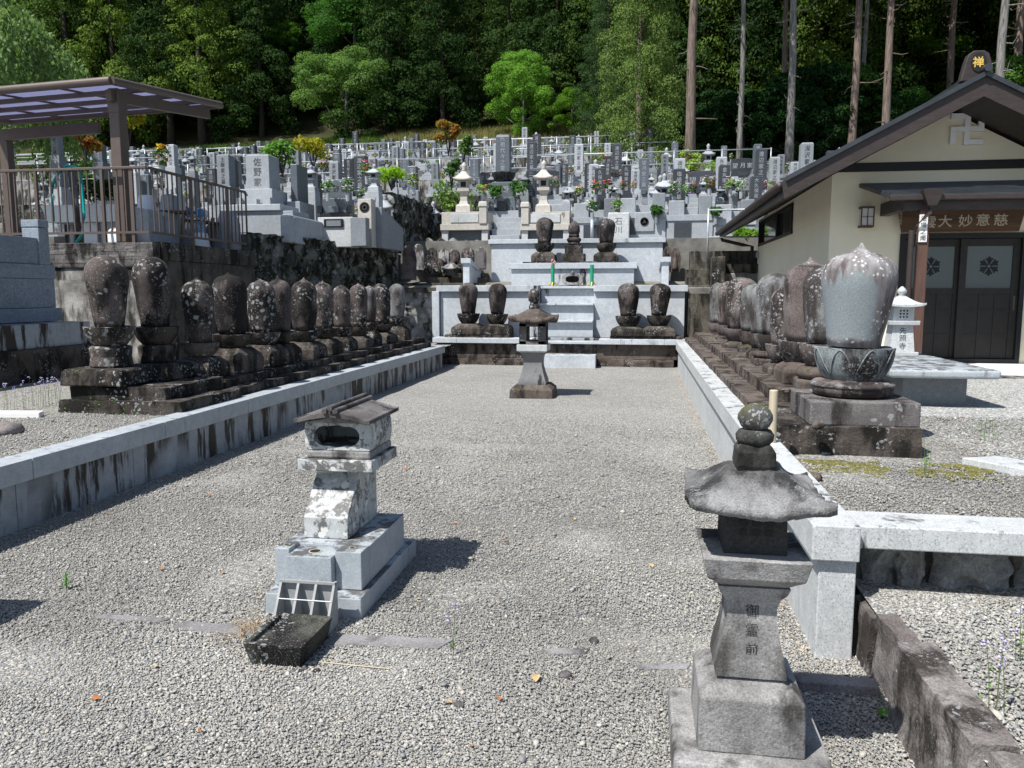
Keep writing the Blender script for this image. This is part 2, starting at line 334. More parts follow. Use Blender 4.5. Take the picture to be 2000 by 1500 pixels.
# ------------------------------------------------------------------ mesh builder
class MB:
    def __init__(s): s.v = []; s.f = []
    def add(s, vs, fs, mt=None):
        k = len(s.v)
        s.v += [tuple(mt @ Vector(p)) if mt is not None else tuple(p) for p in vs]
        s.f += [tuple(i + k for i in f) for f in fs]; return s
    def box(s, x0, x1, y0, y1, z0, z1):
        return s.loft([(z0, x0, x1, y0, y1), (z1, x0, x1, y0, y1)])
    def loft(s, rs):                      # rectangle stack: (z, x0, x1, y0, y1)
        vs = []; fs = []
        for z, a, b, c, d in rs: vs += [(a, c, z), (b, c, z), (b, d, z), (a, d, z)]
        for k in range(len(rs) - 1):
            q = 4 * k
            for i in range(4):
                j = (i + 1) % 4; fs.append((q + i, q + j, q + 4 + j, q + 4 + i))
        fs.append((3, 2, 1, 0)); q = 4 * (len(rs) - 1); fs.append((q, q + 1, q + 2, q + 3))
        return s.add(vs, fs)
    def cloft(s, cx, cy, rs):             # (z, w, d)
        return s.loft([(r[0], cx - r[1] / 2, cx + r[1] / 2, cy - r[2] / 2, cy + r[2] / 2) for r in rs])
    def lathe(s, prof, n=24, cx=0, cy=0, mod=None):    # prof: (r, z)
        vs = []; fs = []
        for k, (r, z) in enumerate(prof):
            for i in range(n):
                a = 2 * math.pi * i / n
                rr, zz = (r, z) if mod is None else mod(r, z, a, k)
                vs.append((cx + rr * math.cos(a), cy + rr * math.sin(a), zz))
        for k in range(len(prof) - 1):
            for i in range(n):
                j = (i + 1) % n; fs.append((k * n + i, k * n + j, (k + 1) * n + j, (k + 1) * n + i))
        fs.append(tuple(range(n))[::-1]); fs.append(tuple((len(prof) - 1) * n + i for i in range(n)))
        return s.add(vs, fs)
    def tube(s, pts, r, n=8, cap=True):
        pts = [Vector(p) for p in pts]; rs = r if isinstance(r, (list, tuple)) else [r] * len(pts)
        vs = []; fs = []; up = Vector((0, 0, 1))
        for k, p in enumerate(pts):
            d = (pts[min(k + 1, len(pts) - 1)] - pts[max(k - 1, 0)]).normalized()
            a = d.cross(up if abs(d.z) < 0.95 else Vector((1, 0, 0))).normalized(); b = d.cross(a)
            for i in range(n):
                t = 2 * math.pi * i / n; vs.append(tuple(p + (a * math.cos(t) + b * math.sin(t)) * rs[k]))
        for k in range(len(pts) - 1):
            for i in range(n):
                j = (i + 1) % n; fs.append((k * n + j, k * n + i, (k + 1) * n + i, (k + 1) * n + j))
        if cap:
            fs.append(tuple(range(n))); fs.append(tuple((len(pts) - 1) * n + i for i in range(n))[::-1])
        return s.add(vs, fs)
    def bar(s, p, q, w, h):               # rectangular bar from p to q
        p = Vector(p); q = Vector(q); d = (q - p).normalized()
        a = d.cross(Vector((0, 0, 1)) if abs(d.z) < 0.95 else Vector((0, 1, 0))).normalized() * w / 2; b = d.cross(a).normalized() * h / 2
        vs = [tuple(c + i * a + j * b) for c in (p, q) for i, j in ((-1, -1), (1, -1), (1, 1), (-1, 1))]
        return s.add(vs, [(0, 1, 2, 3), (7, 6, 5, 4), (0, 4, 5, 1), (1, 5, 6, 2), (2, 6, 7, 3), (3, 7, 4, 0)])
    def prism(s, poly, a, b, axis='y'):
        mp = {'y': lambda u, v, t: (u, t, v), 'x': lambda u, v, t: (t, u, v), 'z': lambda u, v, t: (u, v, t)}[axis]
        n = len(poly); vs = [mp(u, v, a) for u, v in poly] + [mp(u, v, b) for u, v in poly]
        fs = [tuple(range(n)), tuple(range(2 * n - 1, n - 1, -1))] + [(i, i + n, (i + 1) % n + n, (i + 1) % n) for i in range(n)]
        return s.add(vs, fs)
    def mesh(s, name, loc=(0, 0, 0)):
        me = bpy.data.meshes.new(name)
        lv = Vector(loc)
        me.from_pydata([(p[0] - lv.x, p[1] - lv.y, p[2] - lv.z) for p in s.v], [], s.f); me.update()
        return me
    def build(s, name, mat, parent=None, bevel=0.0, smooth=False, loc=None, w=False, seg=2, recalc=True, sub=0, angle=35):
        # w=True: coordinates were given in world space, store them relative to the thing's base
        o_loc = Vector(loc) if loc is not None else Vector((0, 0, 0))
        off = o_loc if (loc is not None and w) else (parent_world(parent) if (w and parent) else Vector((0, 0, 0)))
        me = s.mesh(name, off)
        if recalc:
            import bmesh
            bm = bmesh.new(); bm.from_mesh(me); bmesh.ops.recalc_face_normals(bm, faces=bm.faces); bm.to_mesh(me); bm.free()
        o = bpy.data.objects.new(name, me); COL.objects.link(o)
        if mat is not None: me.materials.append(M[mat] if isinstance(mat, str) else mat)
        if parent: o.parent = parent
        if loc is not None: o.location = o_loc
        if bevel:
            b = o.modifiers.new('bevel', 'BEVEL'); b.width = bevel; b.segments = seg; b.limit_method = 'ANGLE'; b.angle_limit = R(angle)
        if smooth:
            me.polygons.foreach_set('use_smooth', [True] * len(me.polygons))
            if smooth == 'auto':
                import bmesh
                bm = bmesh.new(); bm.from_mesh(me)
                for e in bm.edges:
                    if len(e.link_faces) == 2 and e.calc_face_angle(0) > R(40): e.smooth = False
                bm.to_mesh(me); bm.free()
        return o

def parent_world(o):
    v = Vector((0, 0, 0))
    while o: v += o.location; o = o.parent
    return v

def tag(o, label=None, cat=None, group=None, kind=None):
    if label: o['label'] = label
    if cat: o['category'] = cat
    if group: o['group'] = group
    if kind: o['kind'] = kind
    return o
def thing(name, label, cat, loc=(0, 0, 0), rz=0, group=None):
    o = bpy.data.objects.new(name, None); COL.objects.link(o)
    o.location = loc; o.rotation_euler = (0, 0, rz); o.empty_display_size = 0.1
    return tag(o, label, cat, group)
KIDS = {}
def copy_thing(src, loc, rz=0.0, sc=1.0, label=None, group=None, mats=None):
    r = src.copy(); COL.objects.link(r); r.location = loc; r.rotation_euler = (0, 0, rz); r.scale = (sc,) * 3 if not isinstance(sc, tuple) else sc
    if label: r['label'] = label
    if group: r['group'] = group
    for ch in src.children:
        c = ch.copy(); COL.objects.link(c); c.parent = r
        for g in ch.children:
            d = g.copy(); COL.objects.link(d); d.parent = c
    return r

_gl = {}
def glyph(ch):
    if ch not in _gl:
        c = bpy.data.curves.new("g", "FONT"); c.body = ch; c.resolution_u = 3
        o = bpy.data.objects.new("g", c); COL.objects.link(o)
        dg = bpy.context.evaluated_depsgraph_get(); me = bpy.data.meshes.new_from_object(o.evaluated_get(dg))
        vs = [tuple(v.co) for v in me.vertices]; fs = [tuple(p.vertices) for p in me.polygons]
        xs = [v[0] for v in vs] or [0, 1]; ys = [v[1] for v in vs] or [0, 1]
        cx, cy = (min(xs) + max(xs)) / 2, (min(ys) + max(ys)) / 2
        _gl[ch] = ([(v[0] - cx, v[1] - cy) for v in vs], fs)
        bpy.data.objects.remove(o); bpy.data.curves.remove(c)
    return _gl[ch]
def text(mb, s, cx, cz, size, y, vertical=True, pitch=1.12, bold=0.0, squash=1.0):
    # letters stand in the XZ plane facing -Y; (cx, cz) is the centre of the line
    n = len(s)
    for k, ch in enumerate(s):
        vs, fs = glyph(ch); t = (k - (n - 1) / 2) * pitch * size
        ox, oz = (cx, cz - t) if vertical else (cx + t, cz)
        offs = [(0, 0)] if not bold else [(0, 0), (bold, 0), (-bold, 0), (0, bold), (0, -bold)]
        for q, (dx, dz) in enumerate(offs):
            mb.add([(ox + v[0] * size * squash + dx, y - 0.0001 * q, oz + v[1] * size + dz) for v in vs], fs)
    return mb

def roughen(o, amp, sc, cuts=0, seed=0.0):
    me = o.data
    if cuts:
        import bmesh
        bm = bmesh.new(); bm.from_mesh(me)
        bmesh.ops.subdivide_edges(bm, edges=bm.edges, cuts=cuts, use_grid_fill=True); bm.to_mesh(me); bm.free()
    for v in me.vertices:
        p = (v.co + Vector((seed, seed * 1.7, seed * 0.3))) * sc
        d = mn.noise_vector(p) * amp + mn.noise_vector(p * 2.7) * amp * 0.4
        v.co += d
    me.update()

def roof4(mb, cx, cy, z, w, h, edge=0.05, flat=0.12, lift=0.05, N=16, power=1.25, top=0.2, under=0.0):
    """square lantern roof: concave slopes, corners that sweep up, a thick edge"""
    vs = []; fs = []
    def P(i, j, up):
        s = -1 + 2 * i / N; t = -1 + 2 * j / N; r = max(abs(s), abs(t))
        c = (abs(s) * abs(t)) ** 2.2
        if up:
            zz = z + edge + (h if r < top else h * ((1 - r) / (1 - top)) ** power) + lift * c
        else: zz = z + lift * c + under * (1 - r)
        return (cx + s * w / 2, cy + t * w / 2, zz)
    for up in (0, 1):
        for j in range(N + 1):
            for i in range(N + 1): vs.append(P(i, j, up))
    K = (N + 1) ** 2
    for j in range(N):
        for i in range(N):
            a = j * (N + 1) + i
            fs.append((a, a + N + 1, a + N + 2, a + 1)); fs.append((K + a, K + a + 1, K + a + N + 2, K + a + N + 1))
    for i in range(N):
        for a, b in ((i, i + 1), (N * (N + 1) + i + 1, N * (N + 1) + i), ((i + 1) * (N + 1), i * (N + 1)), (i * (N + 1) + N, (i + 1) * (N + 1) + N)):
            fs.append((a, b, K + b, K + a))
    return mb.add(vs, fs)

def np_object(name, V, Fc, mat, parent=None, smooth=False, colors=None, loc=None):
    """V (n,3) float, Fc (m,k) int with k 3 or 4"""
    me = bpy.data.meshes.new(name); m, k = Fc.shape
    me.vertices.add(len(V)); me.vertices.foreach_set('co', V.astype(np.float32).ravel())
    me.loops.add(m * k); me.loops.foreach_set('vertex_index', Fc.astype(np.int32).ravel())
    me.polygons.add(m); me.polygons.foreach_set('loop_start', (np.arange(m) * k).astype(np.int32))
    if smooth: me.polygons.foreach_set('use_smooth', np.ones(m, dtype=bool))
    if colors is not None:
        ca = me.color_attributes.new('Col', 'FLOAT_COLOR', 'POINT'); ca.data.foreach_set('color', colors.astype(np.float32).ravel())
    me.update(calc_edges=True); me.validate()
    me.materials.append(M[mat] if isinstance(mat, str) else mat)
    o = bpy.data.objects.new(name, me); COL.objects.link(o)
    if parent: o.parent = parent
    if loc is not None: o.location = loc
    return o

# ------------------------------------------------------------------ foliage
def leaves(centres, radii, n, size, seed, squash=0.75, droop=0.0, shell=0.55, up=0.5, aspect=0.55):
    """n leaf quads scattered over the shells of many clumps"""
    g = np.random.default_rng(seed)
    C = np.array(centres); Rr = np.array(radii)
    p = Rr ** 2; p = p / p.sum()
    idx = g.choice(len(C), n, p=p)
    d = g.normal(size=(n, 3)); d /= np.linalg.norm(d, axis=1)[:, None]
    flip = (d[:, 2] < 0) & (g.random(n) < up); d[flip, 2] *= -1
    rr = Rr[idx] * (shell + (1.12 - shell) * g.random(n) ** 0.6)
    pos = C[idx] + d * rr[:, None] * np.array([1, 1, squash])
    nrm = d + g.normal(size=(n, 3)) * 0.4 + np.array([0, 0, 0.3]); nrm /= np.linalg.norm(nrm, axis=1)[:, None]
    t = np.cross(nrm, g.normal(size=(n, 3))); t[:, 2] -= droop; t /= np.linalg.norm(t, axis=1)[:, None]
    b = np.cross(nrm, t); b /= np.linalg.norm(b, axis=1)[:, None]
    s = size * (0.6 + 0.8 * g.random(n))[:, None]
    V = np.stack([pos - t * s, pos - b * s * aspect, pos + t * s, pos + b * s * aspect], 1).reshape(-1, 3)
    return V, np.arange(4 * n).reshape(-1, 4)

def cedar_clumps(h, r, seed, base=0.12, n=110, lean=0.0):
    g = np.random.default_rng(seed); C = []; Q = []
    nb = n // 2
    for k in range(nb):                      # each bough: a chain of drooping tufts, biggest at its tip
        t = (k + g.random()) / nb; z = h * (base + (1 - base) * t); L = r * (1 - t) ** 0.7 * (0.55 + 0.6 * g.random()) + 0.25
        a = k * 2.4 + g.random() * 0.8; q = (0.5 + 0.8 * (1 - t) ** .6) * (0.55 + 0.6 * g.random())
        C.append((L * math.cos(a), L * math.sin(a), z - L * 0.3)); Q.append(q)
        C.append((L * 1.05 * math.cos(a + .1), L * 1.05 * math.sin(a + .1), z - L * 0.3 - q * .8)); Q.append(q * .6)
        C.append((L * 0.55 * math.cos(a), L * 0.55 * math.sin(a), z + .1)); Q.append(q * .75)
    return C, Q
def broad_clumps(h, r, seed, base=0.1, n=75, bush=0.9):
    g = np.random.default_rng(seed); C = []; Q = []
    for k in range(n):
        d = g.normal(size=3); d /= np.linalg.norm(d); d[2] = abs(d[2]) * 1.0 if g.random() < 0.55 else d[2]
        rad = 0.62 + 0.33 * g.random()
        zc = h * (base + (1 - base) * 0.5)
        lop = 1 + 0.22 * math.sin(3 * math.atan2(d[1], d[0]) + seed)
        C.append((d[0] * r * rad * lop, d[1] * r * rad * lop, zc + d[2] * h * (1 - base) * 0.5 * rad)); Q.append(r * (0.14 + 0.17 * g.random()) * bush)
    return C, Q
def trunk_mb(h, r0, r1, seed, curve=0.15, n=9, limbs=6, limb_from=0.3, limb_len=2.0):
    g = random.Random(seed); mb = MB(); pts = []; rs = []
    ox, oy = 0, 0
    for k in range(9):
        t = k / 8; pts.append((ox, oy, h * t)); rs.append(r0 * (1 - t) + r1 * t + (r0 * 0.35 if k == 0 else 0))
        ox += g.uniform(-curve, curve) * h * 0.03; oy += g.uniform(-curve, curve) * h * 0.03
    mb.tube(pts, rs, n)
    for k in range(limbs):
        t = limb_from + (0.92 - limb_from) * (k + g.random()) / max(1, limbs); a = g.uniform(0, 6.28)
        i = min(7, int(t * 8)); p = Vector(pts[i]).lerp(Vector(pts[i + 1]), t * 8 - i); L = limb_len * (1.1 - t) * g.uniform(0.6, 1.2)
        q = p + Vector((math.cos(a) * L * 0.6, math.sin(a) * L * 0.6, L * 0.25)); e = p + Vector((math.cos(a) * L, math.sin(a) * L, L * 0.55))
        rr = (r0 * (1 - t) + r1 * t) * 0.4
        mb.tube([p, q, e], [rr, rr * 0.65, rr * 0.2], 5)
    return mb

def tree_proto(name, label, cat, kind, h, r, leaf, bark, seed, nleaf, size, base=0.12, group=None, trunk_r=0.22, droop=0.3, n=None, bush=0.9, squash=0.75, loc=(0, 0, -50), stubs=0):
    t = thing(name, label, cat, loc, 0, group)
    trunk_mb(h * 0.93, trunk_r, 0.05, seed, limbs=8, limb_from=max(0.12, base), limb_len=r * 0.8).build('trunk', bark, t, smooth=True)
    if stubs:
        g_ = random.Random(seed); m = MB()
        for k in range(stubs):
            z_ = h * g_.uniform(.12, base + .1); a = g_.uniform(0, 6.28); L_ = g_.uniform(.25, 1.3); d_ = Vector((math.cos(a), math.sin(a), 0)); m.tube([d_ * trunk_r * .5 + Vector((0, 0, z_)), d_ * L_ * .6 + Vector((0, 0, z_ - .05)), d_ * L_ + Vector((.1, 0, z_ + g_.uniform(-.3, .3)))], [.03, .02, .008], 5)
        m.build('dead_branches', bark, t)
    C, Q = cedar_clumps(h, r, seed, base, n or 110) if kind == 'cedar' else broad_clumps(h, r, seed, base, n or 75, bush)
    V, Fc = leaves(C, Q, nleaf, size, seed, droop=droop, squash=squash)
    np_object('crown', V, Fc, leaf, t)
    return t

# ================================================================== SETTING
def struct(mb, name, mat, **k):
    o = mb.build(name, mat, **k); o['kind'] = 'structure'; return o
def sheet(name, mat, x0, x1, y0, y1, z, ny=1, nx=1, amp=0.0, sc=0.6):
    mb = MB(); vs = []; fs = []
    for j in range(ny + 1):
        for i in range(nx + 1):
            x = x0 + (x1 - x0) * i / nx; y = y0 + (y1 - y0) * j / ny
            zz = z + (amp * mn.noise(Vector((x * sc, y * sc, z))) if amp else 0); vs.append((x, y, zz))
    for j in range(ny):
        for i in range(nx):
            a = j * (nx + 1) + i; fs.append((a, a + 1, a + nx + 2, a + nx + 1))
    mb.add(vs, fs); o = mb.build(name, mat, recalc=False, smooth=bool(amp)); o['kind'] = 'structure'; return o
sheet('ground', 'soil', -400, 400, -200, 400, -0.06)
sheet('gravel_courtyard', 'gravel', -4.3, 1.02, -6, 17.2, 0.0, 120, 40, 0.012, 1.6)
sheet('gravel_terrace', 'gravel_terrace', -16, -4.12, -6, 17.5, 0.445, 60, 30, 0.015, 1.4)
sheet('stone_row_ground', 'gravel_terrace', 0.86, 2.35, 3.66, 17.6, 0.49, 60, 8, 0.02, 1.7)
sheet('pale_gravel_yard', 'gravel_white', 2.3, 16, 3.66, 19.5, 0.482, 60, 40, 0.02, 1.2)
sheet('lower_gravel_bed', 'gravel', 1.0, 9, -4, 3.72, 0.27, 40, 40, 0.02, 1.5)
struct(MB().box(0.95, 12, 3.75, 19.4, -0.05, 0.44), 'yard_fill', 'soil')

ROWS = [(20.2, 2.95), (23.9, 3.9), (27.6, 5.0), (31.6, 6.1), (35.6, 7.2), (39.6, 8.3), (43.6, 9.1), (47.6, 9.8), (51.6, 10.4), (56.2, 11.0)]
def rowz(y):
    z = 2.6
    for a, b in ROWS:
        if y >= a: z = b
    return z
XMAX = [12, 12, 11, 4.0, 0.5, 0.0, -2.0, -9.0, -17.0]
hb = MB(); vs = []; fs = []
prof = [(18.28, -0.05), (18.3, 1.70), (20.19, 1.9)]
for k, (y, z) in enumerate(ROWS[:-1]): prof += [(y + 0.02, z), (ROWS[k + 1][0], z + 0.05)]
prof += [(58, 12.2), (61, 13.4), (66, 15.5), (74, 20), (90, 31), (110, 45), (140, 64), (190, 88), (260, 100)]
nx = 60
for j, (y, z) in enumerate(prof):
    for i in range(nx + 1):
        x = -150 + 260 * i / nx
        dz = 0.0
        if y > 57: dz = mn.noise(Vector((x * 0.06, y * 0.06, 0))) * 1.6
        vs.append((x, y, z + dz))
for j in range(len(prof) - 1):
    for i in range(nx):
        a = j * (nx + 1) + i; fs.append((a, a + 1, a + nx + 2, a + nx + 1))
hb.add(vs, fs); hill = hb.build('hillside', 'hill', recalc=False); hill['kind'] = 'structure'
hill.data.materials.append(M['soil'])
for p in hill.data.polygons:
    if p.center.y < 56.5: p.material_index = 1
# raised terrace under the shelter on the left
struct(MB().prism([(-60, 11.1), (-7.45, 11.1), (-7.45, 14.1), (-60, 14.1)], 0.0, 2.37, 'z'), 'shelter_terrace', 'soil')
struct(MB().prism([(-60, 14.2), (-7.4, 14.2), (-6.35, 19.0), (-6.35, 20.15), (-60, 20.15)], 0.0, 2.72, 'z'), 'middle_terrace', 'soil')

# ================================================================== COURTYARD WALLS
def joints(a, b, step): 
    out = []; y = a
    while y < b - 0.05: e = min(b, y + step * random.uniform(0.92, 1.08)); e = b if b - e < 0.4 else e; out.append((y, e)); y = e
    return out
lw = thing('courtyard_wall', 'long low stained granite wall with coping, left side of the gravel courtyard', 'wall', (-4.15, 0.6, 0))
for a, b in joints(-1.2, 16.05, 1.5):
    MB().box(-4.27, -4.055, a + .003, b - .003, 0.335, 0.482).build('coping_stone', 'granite', lw, bevel=.006, w=True)
for a, b in joints(-1.2, 16.0, 1.15):
    MB().box(-4.24, -4.105, a + .003, b - .003, -0.05, 0.333).build('wall_panel', 'granite_stained', lw, bevel=.004, w=True)
rw = thing('courtyard_wall', 'long pale granite wall with clean coping, right side of the gravel courtyard', 'wall', (0.87, 3.5, 0))
for a, b in joints(3.4, 16.2, 0.92):
    MB().box(0.752, 0.948, a + .0025, b - .0025, 0.455, 0.612).build('coping_stone', 'granite_white', rw, bevel=.006, w=True)
for a, b in joints(3.6, 16.2, 1.2):
    MB().box(0.80, 0.93, a + .0025, b - .0025, -0.05, 0.453).build('wall_panel', 'granite_white', rw, bevel=.004, w=True)
MB().box(0.79, 0.945, 3.435, 3.598, -0.03, 0.453).build('corner_post', 'granite_white', rw, bevel=.006, w=True)
bw = thing('granite_beam', 'pale granite beam running right from the wall corner above dark rocks', 'wall', (2.4, 3.6, 0.5))
MB().box(0.952, 2.15, 3.49, 3.74, 0.49, 0.592).build('beam_stone', 'granite_white', bw, bevel=.006, w=True)
MB().box(2.155, 4.4, 3.49, 3.74, 0.49, 0.592).build('beam_stone', 'granite_white', bw, bevel=.006, w=True)
# brown stone edging between the courtyard and the lower gravel bed
ed = thing('edging_stones', 'brown lichened edging stones stepping down beside the near stone lantern', 'kerb', (1.05, 2.9, 0))
for k, (x0, x1, y0, y1, zt) in enumerate([(0.965, 1.06, 3.30, 3.58, 0.25), (0.985, 1.075, 2.99, 3.295, 0.285), (0.955, 1.10, 2.28, 2.975, 0.31), (0.99, 1.16, 1.4, 2.27, 0.31)]):
    mb = MB(); mb.loft([(-0.05, x0, x1 + .03, y0, y1), (zt, x0 + .012, x1, y0 + .005, y1 - .005)])
    o = mb.build('edging_stone', 'brown_rock', ed, w=True); roughen(o, 0.012, 9, 7, seed=k * 5.3)
cs = MB().prism([(2.07, 5.33), (2.33, 5.42), (3.6, 3.9), (3.3, 3.76)], 0.47, 0.545, 'z').build('kerb_slab', 'granite_white', loc=(2.6, 4.7, 0.49), w=True, bevel=.006)
tag(cs, 'pale granite kerb slab lying diagonally at the edge of the white gravel', 'kerb')
# ================================================================== CENTRAL MEMORIAL PLATFORM
pf = thing('memorial_platform', 'stepped pale granite memorial platform at the end of the courtyard', 'platform', (-1.75, 17.5, 0))
def P(mb, name, mat, bevel=.008, parent=pf, **k): return mb.build(name, mat, parent, bevel=bevel, w=True, **k)
o = P(MB().box(-4.5, -2.02, 16.95, 18.2, -0.05, 0.155), 'footing_stone', 'plinth_brown'); roughen(o, .02, 5, 12)
o = P(MB().box(-0.88, 0.74, 16.95, 18.2, -0.05, 0.155), 'footing_stone', 'plinth_brown'); roughen(o, .02, 5, 12, 3)
P(MB().box(-4.48, -0.9, 17.0, 18.2, 0.157, 0.485), 'plinth', 'plinth_brown')
P(MB().box(-0.897, 0.9, 17.002, 18.2, 0.157, 0.485), 'plinth', 'plinth_brown')
for a, b in ((-4.55, -4.0), (-3.997, -2.3), (-0.85, 0.55), (0.553, 1.04)): P(MB().box(a, b, 16.87, 17.35, 0.488, 0.60), 'cap_slab', 'granite_step')
P(MB().box(-2.3, -0.85, 16.9, 17.3, 0.488, 0.545), 'cap_slab', 'granite_step')
P(MB().box(-2.28, -0.98, 17.31, 17.5, 0.488, 0.60), 'stair_riser', 'granite_stained')
P(MB().box(-2.0, -0.90, 16.55, 16.95, -0.03, 0.272), 'front_step', 'granite_step')
# floor behind cap slabs and level-1 wall
P(MB().box(-4.6, 1.02, 17.352, 18.2, 0.486, 0.575), 'ledge', 'plinth_brown', 0)
P(MB().box(-4.62, -2.30, 17.9, 18.3, 0.576, 1.62), 'front_wall', 'granite_step')
P(MB().box(-1.02, 1.0, 17.9, 18.3, 0.576, 1.62), 'front_wall', 'granite_step')
P(MB().box(-4.80, -4.63, 17.8, 18.3, 0.45, 1.63), 'end_post', 'granite_step')
P(MB().box(-4.70, -2.27, 17.82, 18.45, 1.622, 1.765), 'coping', 'granite_step')
P(MB().box(-1.03, 1.06, 17.82, 18.45, 1.622, 1.765), 'coping', 'granite_step')
for x0 in (-4.1, -3.2, -2.45): P(MB().box(x0, x0 + .006, 17.896, 17.9, 0.58, 1.62), 'wall_joint', 'ink_grey', 0)
for x0 in (-0.35, 0.45): P(MB().box(x0, x0 + .006, 17.896, 17.9, 0.58, 1.62), 'wall_joint', 'ink_grey', 0)
P(MB().box(-2.36, -2.255, 17.5, 17.895, 0.60, 1.76), 'stair_cheek', 'granite_stained')
zs = [0.60, 0.98, 1.36, 1.74]
for k in range(3):
    P(MB().box(-2.25, -1.022, 17.6 + .22 * k, 18.4, zs[k] - (0 if k == 0 else .3), zs[k + 1] - .052), 'stair_riser', 'granite_step')
    P(MB().box(-2.253, -1.022, 17.51 + .22 * k, 18.42, zs[k + 1] - .05, zs[k + 1]), 'stair_tread', 'granite_step')
P(MB().box(-4.6, 1.02, 18.46, 21.4, 0.5, 1.75), 'upper_floor', 'granite_step', 0)
P(MB().box(-3.12, -0.14, 19.06, 20.0, 1.75, 2.17), 'altar_wall', 'granite_step')
P(MB().box(-3.19, -0.07, 19.0, 20.0, 2.172, 2.315), 'altar_cap', 'granite_step')
P(MB().box(-3.80, 0.55, 20.02, 20.4, 1.74, 2.84), 'back_wall', 'granite_step')
P(MB().box(-3.87, 0.62, 19.95, 20.5, 2.842, 2.955), 'back_cap', 'granite_step')
for s, xa in ((1, -4.22), (-1, 0.50)):
    P(MB().prism([(18.55, 1.75), (20.0, 1.75), (20.0, 2.16), (19.3, 2.16), (18.55, 2.30)], xa, xa + .16, 'x'), 'wing_wall', 'granite_step')
    P(MB().prism([(18.5, 2.303), (19.3, 2.163), (20.0, 2.163), (20.0, 2.26), (19.3, 2.26), (18.5, 2.42)], xa - .04, xa + .2, 'x'), 'wing_coping', 'granite_step')
g = MB()
for k in range(260):
    x = random.choice([random.uniform(-4.3, -3.2), random.uniform(-4.3, -3.5), random.uniform(-.1, .5)]); y = random.uniform(18.5, 19.0); h = random.uniform(.03, .1)
    g.add([(x - .004, y, 1.74), (x + .004, y, 1.74), (x + random.uniform(-.04, .04), y, 1.76 + h)], [(0, 1, 2)])
g = g.build('grass_tuft', 'drygrass', recalc=False); g['kind'] = 'stuff'; g['label'] = 'short dry grass growing on the middle level of the platform'

# ================================================================== EGG-SHAPED MONK TOMBS
def egg_profile(w, h, point=0.0, taper=0.72, flat=0.0):
    pts = [(0.0, taper), (0.10, taper + .035), (0.25, taper + .11), (0.42, taper + .19), (0.58, .96), (0.70, 1.0), (0.77, .985), (0.835, .925), (0.885, .83), (0.925, .70), (0.955, .55), (0.978, .38), (0.992, .2), (1.0, .05)]
    out = []
    for t, r in pts:
        tt = t
        if t > .7 and flat: tt = .7 + (t - .7) * (1 - flat)
        out.append([r * w / 2, tt * h])
    if point:
        out[-3][0] *= .8; out[-2][0] *= .55; out[-1][0] *= .5
        out[-2][1] += point * .35 * h; out[-1][1] += point * h
    return [(r, z) for r, z in out]
def lotus(mb, z, h, rt, rb, petals=8, n=64, amp=.04, rim=.06):
    pr = [(rb * .9, z), (rb, z + .03 * h), (rb + (rt - rb) * .45, z + .28 * h), (rb + (rt - rb) * .78, z + .55 * h), (rb + (rt - rb) * .95, z + .82 * h), (rt, z + h), (rt * .93, z + h * .985), (rt * .6, z + h * .97)]
    def mod(r, zz, a, k):
        c = abs(math.sin(petals * a / 2)); t = min(1, max(0, (zz - z) / h))
        if k < 6: return r * (1 + amp * (c ** .6 - .6) * (0.3 + t)), zz + (rim * h * (c ** .7 - 1) if k >= 4 else 0)
        return r, zz + (rim * h * (c ** .7 - 1) if k == 6 else 0)
    return mb.lathe(pr, n, mod=mod)
def egg_tomb(label, x, y, z0, zb, zt, w, mat, group, point=0.0, taper=.72, flat=0.0, bowl=.2, bmat=None, pmat='plinth', neck='block', base=True, rz=0.0, bw=1.18, pw=None):
    """z0 ground, zb where the egg starts, zt its tip"""
    t = thing('egg_shaped_tombstone', label, 'tombstone', (x, y, z0), rz, group)
    tilt = random.uniform(-.03, .03)
    mb = MB(); mb.lathe(egg_profile(w, zt - zb, point, taper, flat), 40)
    o = mb.build('egg_stone', mat, t, smooth=True, loc=(0, 0, zb - z0)); roughen(o, .011, 3.2, 0, x * 3 + y); o.rotation_euler = (tilt, tilt * .6, random.uniform(0, 6))
    zc = zb - bowl
    b = lotus(MB(), 0, bowl, w / 2 * bw, w / 2 * .74, random.choice([8, 8, 6])).build('lotus_bowl', bmat or mat, t, smooth='auto', loc=(0, 0, zc - z0))
    pw = pw or w * 1.32
    h2 = zc - z0
    if h2 > 0.05:
        if neck == 'drum':
            o = MB().lathe([(w * .48, 0), (w * .5, .02), (w * .47, h2 * .5), (w * .5, h2 - .02), (w * .44, h2)], 10).build('pedestal', pmat, t, bevel=.01)
        elif neck == 'torus':
            hh = min(.14, h2 * .5)
            MB().lathe([(w * .42, h2 - hh), (w * .53, h2 - hh * .85), (w * .58, h2 - hh * .5), (w * .53, h2 - hh * .12), (w * .42, h2)], 32).build('cushion', pmat, t, smooth=True)
            o = MB().cloft(0, 0, [(0, pw, pw), (h2 - hh, pw * .98, pw * .98)]).build('pedestal', pmat, t, bevel=.02)
        else:
            o = MB().cloft(0, 0, [(0, pw, pw), (h2 * .55, pw * .99, pw * .99), (h2 * .72, pw * .93, pw * .93), (h2, pw * .62, pw * .62)]).build('pedestal', pmat, t, bevel=.015)
    return t
GL = 'weathered egg-shaped tombs along the left wall'
